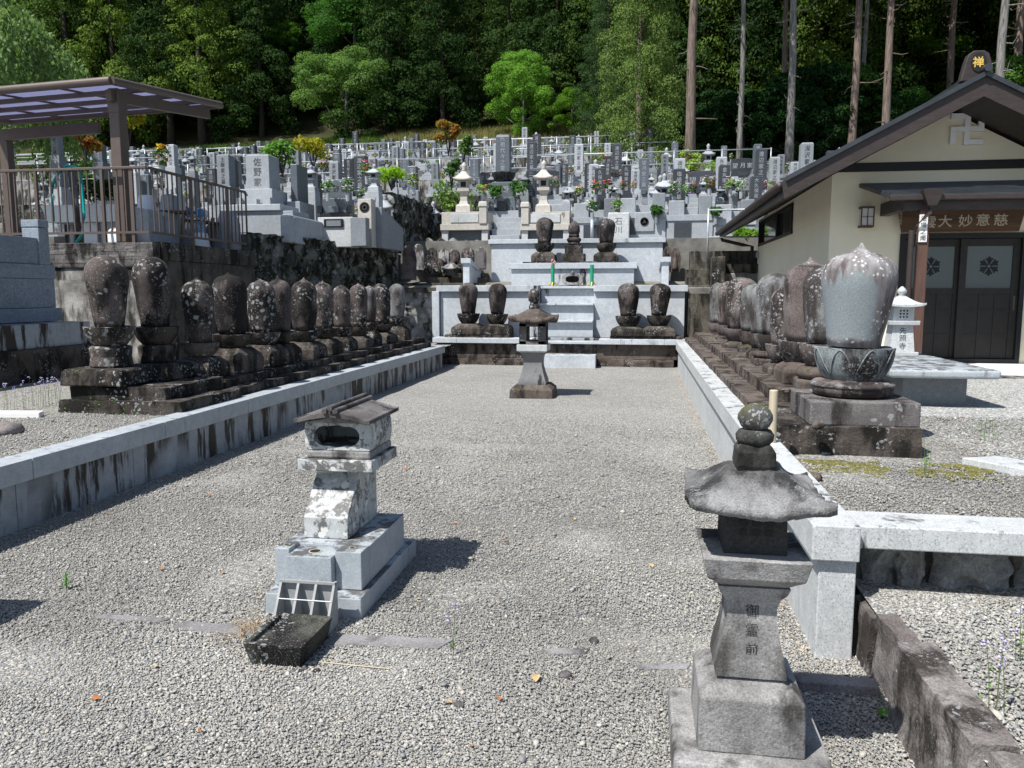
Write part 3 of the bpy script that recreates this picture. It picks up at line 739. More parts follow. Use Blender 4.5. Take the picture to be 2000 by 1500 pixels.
# (u centre, v top, v bottom of egg, pixel width, point, material, taper, label)
LE = [(214, 499, 637, 92, .0, 'egg_lichen', .68, 'nearest egg-shaped tomb of the left row, blotched with white lichen on a round drum', 'drum', 6.95),
      (304, 501, 637, 82, .0, 'egg_brown', .72, 'smooth reddish brown egg-shaped tomb, second from the near end of the left row', 'drum', 7.5),
      (391, 543, 668, 70, .03, 'egg_lichen', .68, 'short lichened egg-shaped tomb, lower than its two neighbours in the left row', 'block', None),
      (453, 533, 652, 76, .03, 'egg_brown', .76, 'broad brown egg-shaped tomb with a small tip, behind the short one, left row', 'block', None),
      (514, 546, 648, 62, .02, 'egg_lichen', .84, 'straight sided egg-shaped tomb half hidden behind the broad brown one, left row', 'block', None),
      (545, 541, 647, 57, .07, 'egg_brown', .78, 'egg-shaped tomb with a sharply pointed top in the middle of the left row', 'block', None),
      (594, 545, 645, 58, .05, 'egg_brown', .82, 'wide brown egg-shaped tomb with conical top just beyond the sharply pointed one', 'block', None),
      (634, 550, 641, 46, .03, 'egg_lichen', .76, 'egg-shaped tomb with pale shoulder, sixth from the far end of the left row', 'block', None),
      (668, 557, 638, 40, .0, 'egg_lichen', .8, 'egg-shaped tomb with grey domed top, fifth from the far end of the left row', 'block', None),
      (700, 553, 638, 40, .03, 'egg_lichen', .78, 'slim reddish egg-shaped tomb, fourth from the far end of the left row', 'block', None),
      (722, 557, 629, 32, .03, 'egg_grey', .8, 'narrow pale egg-shaped tomb squeezed in as third from the far end of the left row', 'block', None),
      (745, 554, 632, 42, .0, 'egg_lichen', .8, 'round headed lichened egg-shaped tomb, next to last at the far end of the left row', 'block', None),
      (776, 554, 621, 36, .0, 'egg_grey', .78, 'farthest egg-shaped tomb of the left row, on a wide round bowl', 'block', None)]
for k, (u, vt, vb, wp, pt, mat, tp, lab, nk, Y) in enumerate(LE):
    p = aty(u, vb, Y) if Y else atx(u, vb, -4.78)
    top = aty(u, vt, p.y); w = wp * p.y / F * .94
    zb = p.z + .0; ped = 0.87 if k < 2 else 0.66
    pt2 = pt
    t = egg_tomb(lab, p.x, p.y, ped, zb, top.z - pt2 * .35, w, mat, GL, pt2, tp, 0, .19 if k < 2 else .16, bmat='egg_lichen' if k % 2 == 0 else 'plinth', pmat='egg_lichen' if k == 0 else 'plinth', neck=nk)
    if k < 2:
        o = MB().cloft(0, 0, [(-0.16, .66, .66), (-0.02, .63, .63), (0, .58, .58)]).build('base_block', 'plinth', t, bevel=.02)
# continuous mossy plinth under the left row
pl = thing('stone_plinth', 'black mossy two-step stone plinth under the left row of tombs', 'plinth', (-4.8, 11, .44))
y = 6.62
for k in range(8):
    e = y + 1.15
    o = MB().box(-5.5, -4.22 - (0.06 if k else 0), y, min(e - .01, 16.3), 0.42, 0.575).build('lower_step', 'plinth', pl, w=True); roughen(o, .018, 5, 6, k)
    o = MB().box(-5.42, -4.42, y + (0.06 if k == 0 else .02), min(e - .02, 16.2), 0.575, 0.70 if k == 0 else 0.66).build('upper_step', 'plinth', pl, w=True); roughen(o, .018, 5, 6, k + 20)
    y = e
pl.children[0]['label'] = 'near end block'

# right row
GR = 'weathered egg-shaped tombs along the right wall'
RE = [(1668, 480, 677, 143, .07, 'egg_grey', .70, 'huge pointed grey egg-shaped tomb on a lotus bowl, nearest of the right row', 5.95),
      (1610, 518, 670, 92, .0, 'egg_grey', .78, 'grey round-shouldered egg-shaped tomb directly behind the huge nearest one', None),
      (1576, 506, 665, 100, .06, 'egg_plum', .80, 'dark plum egg-shaped tomb with a pale pointed tip, third of the right row', None),
      (1538, 556, 672, 78, .02, 'egg_plum', .78, 'small low plum egg-shaped tomb in front of the pointed one', None),
      (1512, 533, 652, 74, .0, 'egg_grey', .84, 'grey egg-shaped tomb with lichened round head, fifth in the right row', None),
      (1488, 553, 650, 50, .0, 'egg_grey', .85, 'pale grey narrow egg-shaped tomb between the two broad ones of the right row', None),
      (1466, 552, 645, 44, .0, 'egg_grey', .84, 'mottled narrow egg-shaped tomb just before the broad plum one, right row', None),
      (1448, 541, 641, 66, .0, 'egg_plum', .82, 'broad plum egg-shaped tomb, third from the far end of the right row', None),
      (1420, 549, 634, 42, .0, 'egg_plum', .8, 'egg-shaped tomb with grey head, next to last of the right row', None),
      (1402, 551, 630, 36, .0, 'egg_grey', .8, 'farthest egg-shaped tomb of the right row, on a round bowl', None)]
for k, (u, vt, vb, wp, pt, mat, tp, lab, Y) in enumerate(RE):
    p = aty(u, vb, Y) if Y else atx(u, vb, 1.52 + (0.0 if k != 3 else -.03))
    top = aty(u, vt, p.y); w = wp * p.y / F * .91
    z0 = .86 if k == 0 else .78
    t = egg_tomb(lab, p.x, p.y, z0, max(p.z, z0 + .12), top.z - pt * .4, w, mat, GR, pt, tp, 0, .245 if k == 0 else .19, bmat='egg_grey' if k in (0, 2, 4) else 'egg_plum', pmat='egg_grey' if k == 0 else 'plinth_brown', neck='torus' if k in (0, 1, 4) else 'block', bw=1.06 if k == 0 else 1.12, pw=w * 1.1)
    if k == 0:
        for c in list(t.children):
            if c.name.startswith('pedestal'): bpy.data.objects.remove(c)
        MB().lathe([(w * .44, 0), (w * .52, .012), (w * .555, .06), (w * .52, .108), (w * .42, .118)], 48).build('cushion_ring', 'egg_plum', t, smooth=True)
        MB().box(-.36, .36, -.36, .36, -.175, -.004).build('square_block', 'block_grey', t, bevel=.012)
pl = thing('stone_plinth', 'brown two-step stone plinth under the right row of tombs', 'plinth', (1.5, 11, .5))
y = 5.52
for k in range(9):
    e = y + 1.2
    o = MB().box(0.93 if k else 0.91, 2.1 if k else 1.9, y + .006, min(e - .006, 16.9), 0.47, 0.685 if k else .69).build('lower_step', 'plinth' if k == 0 else 'plinth_brown', pl, w=True); roughen(o, .012, 5, 6, k * 2)
    if k: 
        o = MB().box(1.12, 1.95, y + .05, min(e - .05, 16.8), 0.685, 0.79).build('upper_step', 'plinth_brown', pl, w=True); roughen(o, .016, 6, 6, k + 20)
    y = e
# extra pebbly details on the right plinth
o = MB().lathe([(.028, 0), (.028, .345), (.022, .35)], 14).build('bamboo_tube', 'bamboo', loc=(.885, 5.30, .613), smooth='auto'); tag(o, 'pale dry bamboo tube standing upright on the coping beside the right plinth', 'tube')
for i, (x, y, s, lab) in enumerate([(1.03, 4.72, .05, 'dark lump of rock on the coping behind the near lantern'), (1.2, 5.42, .04, 'small flat stone on the corner of the right plinth')]):
    o = MB().lathe([(s * .8, 0), (s, s * .5), (s * .7, s), (s * .2, s * 1.15)], 10).build('loose_stone', 'plinth_brown', loc=(x, y, .49 if i == 0 else .69), smooth=True); roughen(o, s * .25, 20); tag(o, lab, 'stone')

# four eggs in front of the platform wall, three on top
GC = 'brown egg-shaped tombs on the central platform'
for u, vt, vb, wp, lab in [(915, 552, 612, 38, 'far left brown egg-shaped tomb before the platform wall'), (971, 553, 613, 37, 'brown egg-shaped tomb before the platform wall, just left of the standing lantern'), (1227, 553, 617, 42, 'brown egg-shaped tomb before the platform wall, right of the stairs'), (1287, 553, 616, 40, 'far right brown egg-shaped tomb before the platform wall')]:
    p = aty(u, vb, 17.4); top = aty(u, vt, 17.4); w = wp * 17.4 / F
    egg_tomb(lab, p.x, p.y, .66, p.z, top.z, w, 'egg_brown', GC, 0, .70, 0, .23, 'plinth', 'plinth', 'block', pw=w * 1.55)
for x0, x1, lab in ((-4.32, -2.85, 'flat dark slab under the two left tombs of the platform'), (-.62, .92, 'flat dark slab under the two right tombs of the platform')):
    o = MB().box(x0, x1, 17.08, 17.75, .577, .66).build('base_slab', 'plinth', loc=((x0 + x1) / 2, 17.4, .577), w=True, bevel=.01); tag(o, lab, 'slab')
for u, vt, vb, wp, nk, lab in [(1063, 425, 475, 34, 'block', 'left of the three dark tombs on top of the platform'), (1184, 427, 475, 34, 'block', 'right of the three dark tombs on top of the platform')]:
    p = aty(u, vb, 19.45); top = aty(u, vt, 19.45); w = wp * 19.45 / F
    egg_tomb(lab, p.x, p.y, 2.35, p.z, top.z, w, 'egg_brown', GC, .0, .72, 0, .22, 'plinth', 'plinth', 'block', pw=w * 1.35)
t = thing('ringed_tombstone', 'small dark ringed tomb with a round head between the two on top of the platform', 'tombstone', (-1.62, 19.45, 2.35))
MB().cloft(0, 0, [(0, .56, .5), (.2, .56, .5)]).build('base_block', 'plinth', t, bevel=.012)
MB().cloft(0, 0, [(.2, .42, .38), (.4, .42, .38)]).build('body_block', 'plinth', t, bevel=.012)
MB().lathe([(.14, .4), (.17, .44), (.14, .485)], 20).build('lower_ring', 'egg_lichen', t, smooth=True)
MB().lathe([(.15, .485), (.18, .53), (.18, .56), (.13, .6)], 20).build('lotus_ring', 'egg_lichen', t, smooth=True)
MB().lathe([(.12, .6), (.14, .63), (.12, .67)], 20).build('upper_ring', 'egg_brown', t, smooth=True)
MB().lathe([(.12, .67), (.145, .74), (.14, .86), (.1, .94), (.04, .985), (.01, 1.0)], 20).build('round_head', 'egg_brown', t, smooth=True)
o = MB().box(-2.85, -.42, 19.12, 19.8, 2.316, 2.35).build('base_slab', 'plinth', loc=(-1.6, 19.5, 2.316), w=True, bevel=.008); tag(o, 'thin dark slab carrying the three tombs on top of the platform', 'slab')
# flower tubes + incense stone on the middle level
for x, lab in ((-2.05, 'green bamboo flower tube with dead blossoms, left of the carved incense stone'), (-1.12, 'empty green bamboo flower tube, right of the carved incense stone')):
    t = thing('flower_tube', lab, 'flower tube', (x, 18.62, 1.75))
    MB().lathe([(.042, .02), (.045, .5), (.036, .5), (.034, .44)], 14).build('tube', 'green_tube', t, smooth='auto')
    m = MB()
    for a in (0.5, 2.6, 4.7): m.bar((0, 0, .12), (.14 * math.cos(a), .14 * math.sin(a), 0.005), .03, .02)
    m.build('stand', 'yellow_tube', t)
    if x < -1.5:
        m = MB()
        for k in range(14):
            a = random.uniform(0, 6.3); m.lathe([(.012, 0), (.022, .012), (.006, .03)], 6, random.uniform(-.04, .07), random.uniform(-.04, .04)) if k < 1 else m.tube([(0, 0, .48), (random.uniform(-.06, .07), random.uniform(-.04, .04), random.uniform(.52, .64))], .005, 4)
        m.build('dead_stalks', 'straw', t)
        m = MB()
        for k in range(7):
            q = Vector((random.uniform(-.06, .07), random.uniform(-.05, .03), random.uniform(.52, .64))); m.add([tuple(q + Vector(d) * .022) for d in ((1, 0, 0), (-1, 0, 0), (0, 1, 0), (0, -1, 0), (0, 0, 1), (0, 0, -1))], [(0, 2, 4), (2, 1, 4), (1, 3, 4), (3, 0, 4), (2, 0, 5), (1, 2, 5), (3, 1, 5), (0, 3, 5)])
        m.build('blossoms', 'pet_pink', t)
t = thing('incense_stone', 'carved grey incense stone with an oval opening on the middle level of the platform', 'incense burner', (-1.58, 18.66, 1.75))
def ring_front(mb, outer, inner, y0, y1):
    n = len(outer); vs = [(p[0], y0, p[1]) for p in outer] + [(p[0], y0, p[1]) for p in inner] + [(p[0], y1, p[1]) for p in outer] + [(p[0], y1, p[1]) for p in inner]
    fs = []
    for i in range(n):
        j = (i + 1) % n
        fs += [(i, j, n + j, n + i), (2 * n + j, 2 * n + i, 3 * n + i, 3 * n + j), (j, i, 2 * n + i, 2 * n + j), (n + i, n + j, 3 * n + j, 3 * n + i)]
    return mb.add(vs, fs)
N = 40; out = []; inn = []
for i in range(N):
    a = 2 * math.pi * i / N; c, s_ = math.cos(a), math.sin(a)
    out.append((.25 * math.copysign(abs(c) ** .8, c), .16 + .15 * math.copysign(abs(s_) ** .9, s_))); inn.append((.16 * math.copysign(abs(c) ** .7, c), .165 + .075 * math.copysign(abs(s_) ** .7, s_)))
ring_front(MB(), out, inn, -.1, .12).build('stone_body', 'lantern_stone', t)
MB().box(-.2, .2, .11, .13, .05, .28).build('back_plate', 'jewel_plain', t)
MB().box(-.14, .14, -.1, .12, 0.0, .045).build('foot', 'lantern_stone', t, bevel=.01)
MB().lathe([(.05, .29), (.03, .33), (.01, .36)], 10).build('finial', 'lantern_stone', t, smooth=True)

# ================================================================== NEAR STONE LANTERN (right foreground)
t = thing('stone_lantern', 'rough old stone lantern with a mossy round jewel, nearest in the right foreground', 'stone lantern', (0.380, 2.60, 0))
o = MB().box(-.245, .25, -.245, .25, -.06, .125).build('ground_slab', 'lantern_stone', t, bevel=.012); roughen(o, .004, 9, 5)
o = MB().cloft(0, 0, [(.125, .335, .335), (.305, .328, .328), (.335, .262, .262), (.340, .215, .215), (.350, .205, .205)]).build('base_block', 'lantern_stone', t, bevel=.01)
sh = MB(); prof = [(.348, .19), (.356, .19), (.357, .222), (.372, .22), (.42, .205), (.48, .178), (.54, .158), (.585, .157), (.615, .175), (.64, .21), (.662, .225)]
sh.cloft(0, 0, [(z, w, w) for z, w in prof]); o = sh.build('shaft', 'lantern_stone', t, smooth='auto')
m = MB()
for k, (ch, z) in enumerate((('御', .575), ('霊', .513), ('前', .452))):
    yy = -(.157 / 2 + max(0, (.56 - z)) * .16) - .004
    text(m, ch, 0, z, .046, yy, squash=.95)
m.build('inscription', 'ink', t)
o = MB().cloft(0, 0, [(.662, .2, .2), (.70, .30, .30), (.765, .33, .33), (.768, .33, .33)]).build('tray', 'lantern_stone', t, bevel=.006)
MB().cloft(0, 0, [(.766, .20, .20), (.925, .19, .19)]).build('fire_box', 'lantern_dark', t, bevel=.006)
m = MB()
for sx in (-.04, 0, .04):
    for sz in (.83, .86): m.lathe([(.011, 0), (.011, .002)], 8, 0, 0, ) if False else m.box(sx - .011, sx + .011, -.1025, -.1015, sz, sz + .02)
m.build('vent_pattern', 'interior', t)
rf = MB(); roof4(rf, 0, 0, .916, .425, .082, edge=.034, lift=.028, N=64, power=1.45, top=.40, under=.035)
o = rf.build('roof', 'lantern_roof', t, smooth=True); roughen(o, .008, 10, 0, 2.0); roughen(o, .004, 34, 0, 5.0); roughen(o, .0018, 95, 0, 1.0)
o = MB().cloft(0, 0, [(1.02, .11, .11), (1.045, .125, .125), (1.09, .12, .12), (1.112, .095, .095)]).build('jewel_base', 'jewel_plain', t, bevel=.012); roughen(o, .003, 20, 3)
def scal(r, z, a, k): return r * (1 + .06 * abs(math.cos(2 * a))), z
o = MB().lathe([(.045, 1.108), (.056, 1.122), (.058, 1.14), (.048, 1.156), (.03, 1.16)], 28, mod=scal).build('lotus_ring', 'jewel_plain', t, smooth=True)
o = MB().lathe([(.03, 1.156), (.045, 1.168), (.056, 1.19), (.055, 1.205), (.045, 1.222), (.028, 1.236), (.01, 1.243)], 32).build('jewel', 'jewel', t, smooth=True); roughen(o, .0025, 25, 0)

# ================================================================== FAR STONE LANTERN (middle of the courtyard)
t = thing('stone_lantern', 'dark stone lantern with open fire box, standing alone before the platform steps', 'stone lantern', (-1.6, 11.92, 0))
MB().cloft(0, 0, [(0, .66, .66), (.13, .65, .65), (.2, .50, .50)]).build('base_block', 'plinth_brown', t, bevel=.01)
MB().cloft(0, 0, [(.2, .42, .42), (.245, .42, .42), (.30, .385, .385), (.38, .335, .335), (.48, .285, .285), (.56, .275, .275), (.63, .31, .31), (.69, .37, .37)]).build('shaft', 'granite_shaft', t, smooth='auto')
MB().cloft(0, 0, [(.69, .36, .36), (.715, .465, .465), (.812, .465, .465)]).build('tray', 'granite_white', t, bevel=.006)
m = MB()
for sx in (-1, 1):
    for sy in (-1, 1): m.box(sx * .2 - .055 * (1 + sx) + .0, sx * .2 + .055 * (1 - sx), sy * .2 - .055 * (1 + sy), sy * .2 + .055 * (1 - sy), .815, 1.135)
m.box(-.2, .2, -.2, .2, .812, .868); m.box(-.2, .2, -.2, .2, 1.085, 1.14)
m.build('fire_box', 'block_grey', t, bevel=.004)
rf = MB(); roof4(rf, 0, 0, 1.14, .70, .165, edge=.05, lift=.075, N=24, power=1.1, top=.22, under=.02)
o = rf.build('roof', 'plinth_brown', t, smooth=True); roughen(o, .004, 9)
MB().lathe([(.075, 1.35), (.082, 1.39), (.062, 1.42), (.06, 1.45), (.085, 1.48), (.088, 1.58), (.075, 1.62), (.05, 1.65), (.02, 1.662)], 20).build('jewel', 'egg_lichen', t, smooth=True)

# ================================================================== SMALL ALTAR TOMB (left of centre)
t = thing('altar_tomb', 'small granite altar tomb with a roofed stone shrine house on a slanted block', 'tombstone', (-1.575, 3.95, 0))
def A(mb, name, mat, **k): return mb.build(name, mat, t, bevel=k.pop('bevel', .004), w=True, **k)
A(MB().box(-1.823, -1.32, 3.5, 4.46, -.05, .108), 'foundation', 'granite_tomb', bevel=.006)
bx = MB(); bx.box(-1.815, -1.352, 3.72, 4.32, .11, .300)
A(bx, 'altar_block', 'granite_tomb')
A(MB().box(-1.815, -1.735, 3.60, 3.719, .11, .306), 'vase_block', 'granite_tomb')
A(MB().box(-1.49, -1.352, 3.60, 3.719, .11, .306), 'vase_block', 'granite_tomb')
A(MB().box(-1.733, -1.492, 3.555, 3.719, .11, .286), 'offering_shelf', 'granite_tomb')
m = MB()
for cx, cy, r, z in ((-1.775, 3.66, .017, .3075), (-1.42, 3.66, .017, .3075), (-1.612, 3.64, .033, .2875)):
    m = MB(); m.lathe([(r, z - .001), (r, z + .0012), (r * .82, z + .0012), (r * .82, z - .001)], 20, cx, cy); q = A(m, 'metal_ring', 'bamboo', bevel=0)
    m = MB(); m.lathe([(r * .82, z), (r * .82, z + .0006)], 20, cx, cy); m.build('hole', 'interior', q, w=True)
m = MB(); m.prism([(3.80, .302), (3.80, .415), (3.985, .618), (3.985, .652), (4.27, .652), (4.27, .302)], -1.742, -1.498, 'x'); A(m, 'slanted_block', 'granite_lichen')
A(MB().box(-1.79, -1.375, 3.85, 4.28, .655, .715), 'shelf_slab', 'granite_lichen')
m = MB(); m.box(-1.755, -1.395, 3.88, 4.25, .717, .762); o = A(m, 'house_base', 'lantern_stone', bevel=.012)
# house: hollow barrel-sided box with a cloud-shaped opening
z0, z1, xa, xb, y0, y1 = .764, .918, -1.752, -1.40, 3.885, 4.235
N = 48; out = []; inn = []; xc = (xa + xb) / 2; zc = (z0 + z1) / 2
for i in range(N):
    a = 2 * math.pi * i / N; c, s_ = math.cos(a), math.sin(a)
    m_ = max(abs(c), abs(s_)); ox, oz = c / m_, s_ / m_
    out.append((xc + ox * (xb - xa) / 2 * (1.0 + .05 * (1 - oz * oz)), zc + oz * (z1 - z0) / 2))
    rr = 1 + .10 * abs(math.sin(1.5 * (a - math.pi / 2)))*0
    px = .128 * math.copysign(abs(c) ** .75, c); pz = (.053 + .007 * abs(math.cos(3 * math.pi * px / .256))) * math.copysign(abs(s_) ** .75, s_)
    inn.append((xc - .005 + px, zc - .002 + pz))
m = MB(); ring_front(m, out, inn, y0, y0 + .035); A(m, 'house_front', 'granite_lichen', bevel=0)
sd_ = MB()
for sx in (-1, 1):
    x_ = xb if sx > 0 else xa
    sd_.prism([(x_, z0), (x_ + sx * .010, z0 + .04), (x_ + sx * .012, zc), (x_ + sx * .010, z1 - .04), (x_, z1), (x_ - sx * .02, z1), (x_ - sx * .02, z0)], y0 + .036, y1, 'y')
sd_.box(xa + .02, xb - .02, y1 - .02, y1, z0, z1); sd_.box(xa + .02, xb - .02, y0 + .036, y1, z0 - .001, z0 + .012)
A(sd_, 'house_wall', 'granite_lichen', bevel=0)
# gabled roof with three ridge rolls
xr = xc; prof = [(-.212, .0), (-.18, .002), (-.12, .022), (-.05, .038), (0, .042), (.05, .038), (.12, .022), (.18, .002), (.212, .0)]
poly = [(xr + p, z1 + .024 + q) for p, q in prof] + [(xr + p, z1 + .002 + q * .72) for p, q in reversed(prof)]
o = A(MB().prism(poly, 3.80, 4.30, 'y'), 'roof', 'tomb_roof', bevel=.004)
o = A(MB().prism([(xr - .17, z1 + .001), (xr, z1 + .03), (xr + .17, z1 + .001)], 3.835, 4.28, 'y'), 'gable', 'lantern_stone', bevel=0)
for dx, dz in ((-.03, .0), (0, .016), (.03, .0)):
    A(MB().tube([(xr + dx, 3.785, z1 + .07 + dz), (xr + dx, 4.335, z1 + .07 + dz)], .0145, 10), 'ridge_roll', 'tomb_roof', bevel=0, smooth='auto')
# trough and compartment holder in front
t = thing('stone_trough', 'black mossy stone water trough in front of the altar tomb', 'trough', (-1.515, 3.12, 0), -.02)
w2, d2, h2 = .135, .165, .108
m = MB(); m.loft([(0, -w2 * .84, w2 * .84, -d2 * .84, d2 * .84), (h2, -w2, w2, -d2, d2)])
bmv = m.v; m2 = MB()
m2.add([(-w2 * .84, -d2 * .84, 0), (w2 * .84, -d2 * .84, 0), (w2 * .84, d2 * .84, 0), (-w2 * .84, d2 * .84, 0), (-w2, -d2, h2), (w2, -d2, h2), (w2, d2, h2), (-w2, d2, h2),
        (-w2 * .84, -d2 * .86, h2), (w2 * .84, -d2 * .86, h2), (w2 * .84, d2 * .86, h2), (-w2 * .84, d2 * .86, h2), (-w2 * .78, -d2 * .8, h2 - .02), (w2 * .78, -d2 * .8, h2 - .02), (w2 * .78, d2 * .8, h2 - .02), (-w2 * .78, d2 * .8, h2 - .02)],
       [(0, 3, 2, 1), (0, 1, 5, 4), (1, 2, 6, 5), (2, 3, 7, 6), (3, 0, 4, 7), (4, 5, 9, 8), (5, 6, 10, 9), (6, 7, 11, 10), (7, 4, 8, 11), (8, 9, 13, 12), (9, 10, 14, 13), (10, 11, 15, 14), (11, 8, 12, 15), (12, 13, 14, 15)])
m2.build('basin', 'trough', t, bevel=.003)
t = thing('stick_holder', 'grey plastic holder with three square compartments between the trough and the altar tomb', 'holder', (-1.545, 3.36, 0), 0)
fr = []
m = MB(); x0 = -.14; W = .28
for k in range(4): 
    xx = x0 + (W - .012) * k / 3
    m.prism([(-.07, .05), (.03, .225), (.055, .225), (.055, 0), (-.07, 0)], xx, xx + .012, 'x')
m.box(-.128, .128, .045, .055, 0, .22); m.box(-.128, .128, -.068, -.06, 0, .05)
m.bar((-.14, -.07, .052), (.14, -.07, .052), .012, .012); m.bar((-.14, .03, .222), (.14, .03, .222), .012, .012)
m.build('frame', 'plastic_grey', t)
m = MB(); m.tube([(-.13, -.015, .15), (.135, -.015, .15)], .0025, 6); m.build('cross_wire', 'white_plastic', t)
m = MB()
for k in range(8): pass
m.tube([(-.15, -.075, .04), (-.1, -.08, .055), (-.05, -.08, .045), (0, -.08, .058), (.05, -.08, .045), (.1, -.08, .055), (.15, -.075, .04)], .008, 8)
m.build('wavy_lip', 'plastic_grey', t, smooth=True)

# flat stones flush with the gravel
for k, (u0, u1, v0, v1, w) in enumerate([(190, 330, 1206, 1216, .05), (338, 525, 1222, 1240, .09), (640, 882, 1252, 1262, .1), (1050, 1152, 1276, 1276, .05), (1238, 1350, 1306, 1306, .05)]):
    a = atz(u0, v0); b = atz(u1, v1); m = MB(); ps = []
    n_ = 12
    for i in range(n_): ps.append(((a.x * (n_ - i) + b.x * i) / n_, a.y + (b.y - a.y) * i / n_ - w * .5 * (1 + .25 * mn.noise(Vector((i * .9, k, 0))))))
    for i in range(n_): ps.append(((b.x * (n_ - i) + a.x * i) / n_, b.y + (a.y - b.y) * i / n_ + w * .5 * (1 + .25 * mn.noise(Vector((i * .9, k, 5))))))
    o = m.prism(ps, -.02, .0125, 'z').build('flat_stone', 'flagstone', loc=((a.x + b.x) / 2, a.y, 0), w=True, bevel=.003)
    lab = ['faint flat grey stone showing through the gravel, far left of its line', 'long flat grey stone flush in the gravel, left of the trough', 'long flat grey stone flush in the gravel, right of the trough', 'small flat stone barely showing, midway to the near lantern', 'small flat stone showing beside the foot of the near lantern'][k]
    tag(o, lab, 'stone', 'flat stones laid in a line across the gravel')
# timber/stone threshold right of the near lantern (in its shadow)
o = MB().box(.62, .97, 3.12, 3.2, -.02, .045).build('flat_stone', 'flagstone', loc=(.8, 3.16, 0), w=True, bevel=.006); tag(o, 'narrow raised stone sill lying in the shadow beside the near lantern', 'stone')

# ================================================================== TEMPLE HALL
t = thing('temple_hall', 'cream plastered temple hall with dark gabled roof on the right', 'building', (4.4, 15.5, .48))
def B(mb, name, mat, parent=t, bevel=0, **k): return mb.build(name, mat, parent, bevel=bevel, w=True, **k)
XL, XR, YF, YB, XC = 2.69, 5.8, 12.0, 19.0, 4.24
SL = .525; ZR = 4.28
def rz_(x): return ZR - SL * abs(x - XC)
B(MB().prism([(XL, .3), (3.65, .3), (3.65, 2.43), (5.31, 2.43), (5.31, .3), (XR, .3), (XR, rz_(XR) - .2), (XC, ZR - .2), (XL, rz_(XL) - .2)], YF, YF + .15, 'y'), 'front_wall', 'plaster')
# side wall with window openings
B(MB().prism([(YF + .151, .3), (YB, .3), (YB, 2.69), (YF + .151, 2.69)], XL, XL + .14, 'x'), 'side_wall', 'plaster')
for a, b in ((YF + .151, 14.82), (18.75, YB)): B(MB().box(XL, XL + .14, a, b, 2.692, 3.155), 'side_wall', 'plaster')
B(MB().box(XL, XL + .14, YF + .151, YB, 3.157, rz_(XL) - .2), 'side_wall', 'plaster')
B(MB().box(XL + .14, XR, YB, YB + .1, .3, 3.4), 'back_wall', 'plaster'); B(MB().box(XR - .1, XR, YF + .16, YB - .01, .3, 3.4), 'far_side_wall', 'plaster')
w_ = B(MB().box(XL - .035, XL + .1, 14.82, 14.88, 2.67, 3.17).box(XL - .035, XL + .1, 18.69, 18.75, 2.67, 3.17).box(XL - .036, XL + .1, 14.80, 18.77, 2.65, 2.70).box(XL - .036, XL + .1, 14.80, 18.77, 3.145, 3.195).box(XL - .034, XL + .1, 16.35, 16.45, 2.69, 3.16), 'window', 'trim_black')
for a, b in ((14.88, 16.35), (16.45, 18.69)): B(MB().box(XL + .03, XL + .04, a, b, 2.70, 3.145), 'pane', 'glass_dark', w_)
B(MB().box(XL - .004, XR, YF - .03, YF - .001, 3.305, 3.425), 'gable_beam', 'trim_black')
B(MB().prism([(XL - .0, .3), (XL, .31)] + [(XL + .001, .31)], YF - .001, YF, 'y'), 'corner_edge', 'plaster') if False else None
# roof slopes (thick) and barge boards
YG, YE = 11.05, 19.6
XE = 1.88
for s, xe in ((-1, XE), (1, 2 * XC - XE)):
    ze = ZR - SL * (XC - XE)
    B(MB().add([(XC, YG, ZR), (XC, YE, ZR), (xe, YE, ze), (xe, YG, ze), (XC, YG, ZR - .1), (XC, YE, ZR - .1), (xe, YE, ze - .1), (xe, YG, ze - .1)],
              [(0, 1, 2, 3), (7, 6, 5, 4), (0, 3, 7, 4), (1, 5, 6, 2), (3, 2, 6, 7), (0, 4, 5, 1)]), 'roof_slope', 'roof')
    rb = MB()
    for k in range(1, 9):
        x = XC + (xe - XC) * k / 9 
        rb.bar((x, YG + .05, ZR - SL * abs(x - XC) + .012), (x, YE, ZR - SL * abs(x - XC) + .012), .03, .03)
    rb.build('roof_seam', 'roof', t, w=True)
    # barge board: deep plank, its foot cut plumb
    B(MB().prism([(XC, ZR + .02), (xe + s * (-.05) * -1, ze + .02), (xe - s * .0, ze - .2), (XC, ZR - .22)], YG - .06, YG - .005, 'y'), 'barge_board', 'trim')
    B(MB().prism([(XC, ZR + .085), (xe, ze + .085), (xe, ze + .022), (XC, ZR + .022)], YG - .10, YG + .12, 'y'), 'verge_capping', 'roof')
    B(MB().prism([(XC, ZR - .105), (xe, ze - .105), (xe, ze - .16), (XC, ZR - .16)], YG + .001, YE, 'y'), 'soffit', 'trim')
    B(MB().tube([(xe - (.06 if s < 0 else -.06), YG - .02, ze - .03), (xe - (.06 if s < 0 else -.06), YE, ze - .03)], .055, 10), 'gutter', 'trim', smooth=True)
B(MB().box(XC - .13, XC + .13, YG + .1, YE, ZR + .0, ZR + .10), 'ridge_box', 'roof')
B(MB().tube([(XC, YG - .14, ZR + .11), (XC, YE, ZR + .11)], .048, 12), 'ridge_roll', 'roof', smooth='auto')
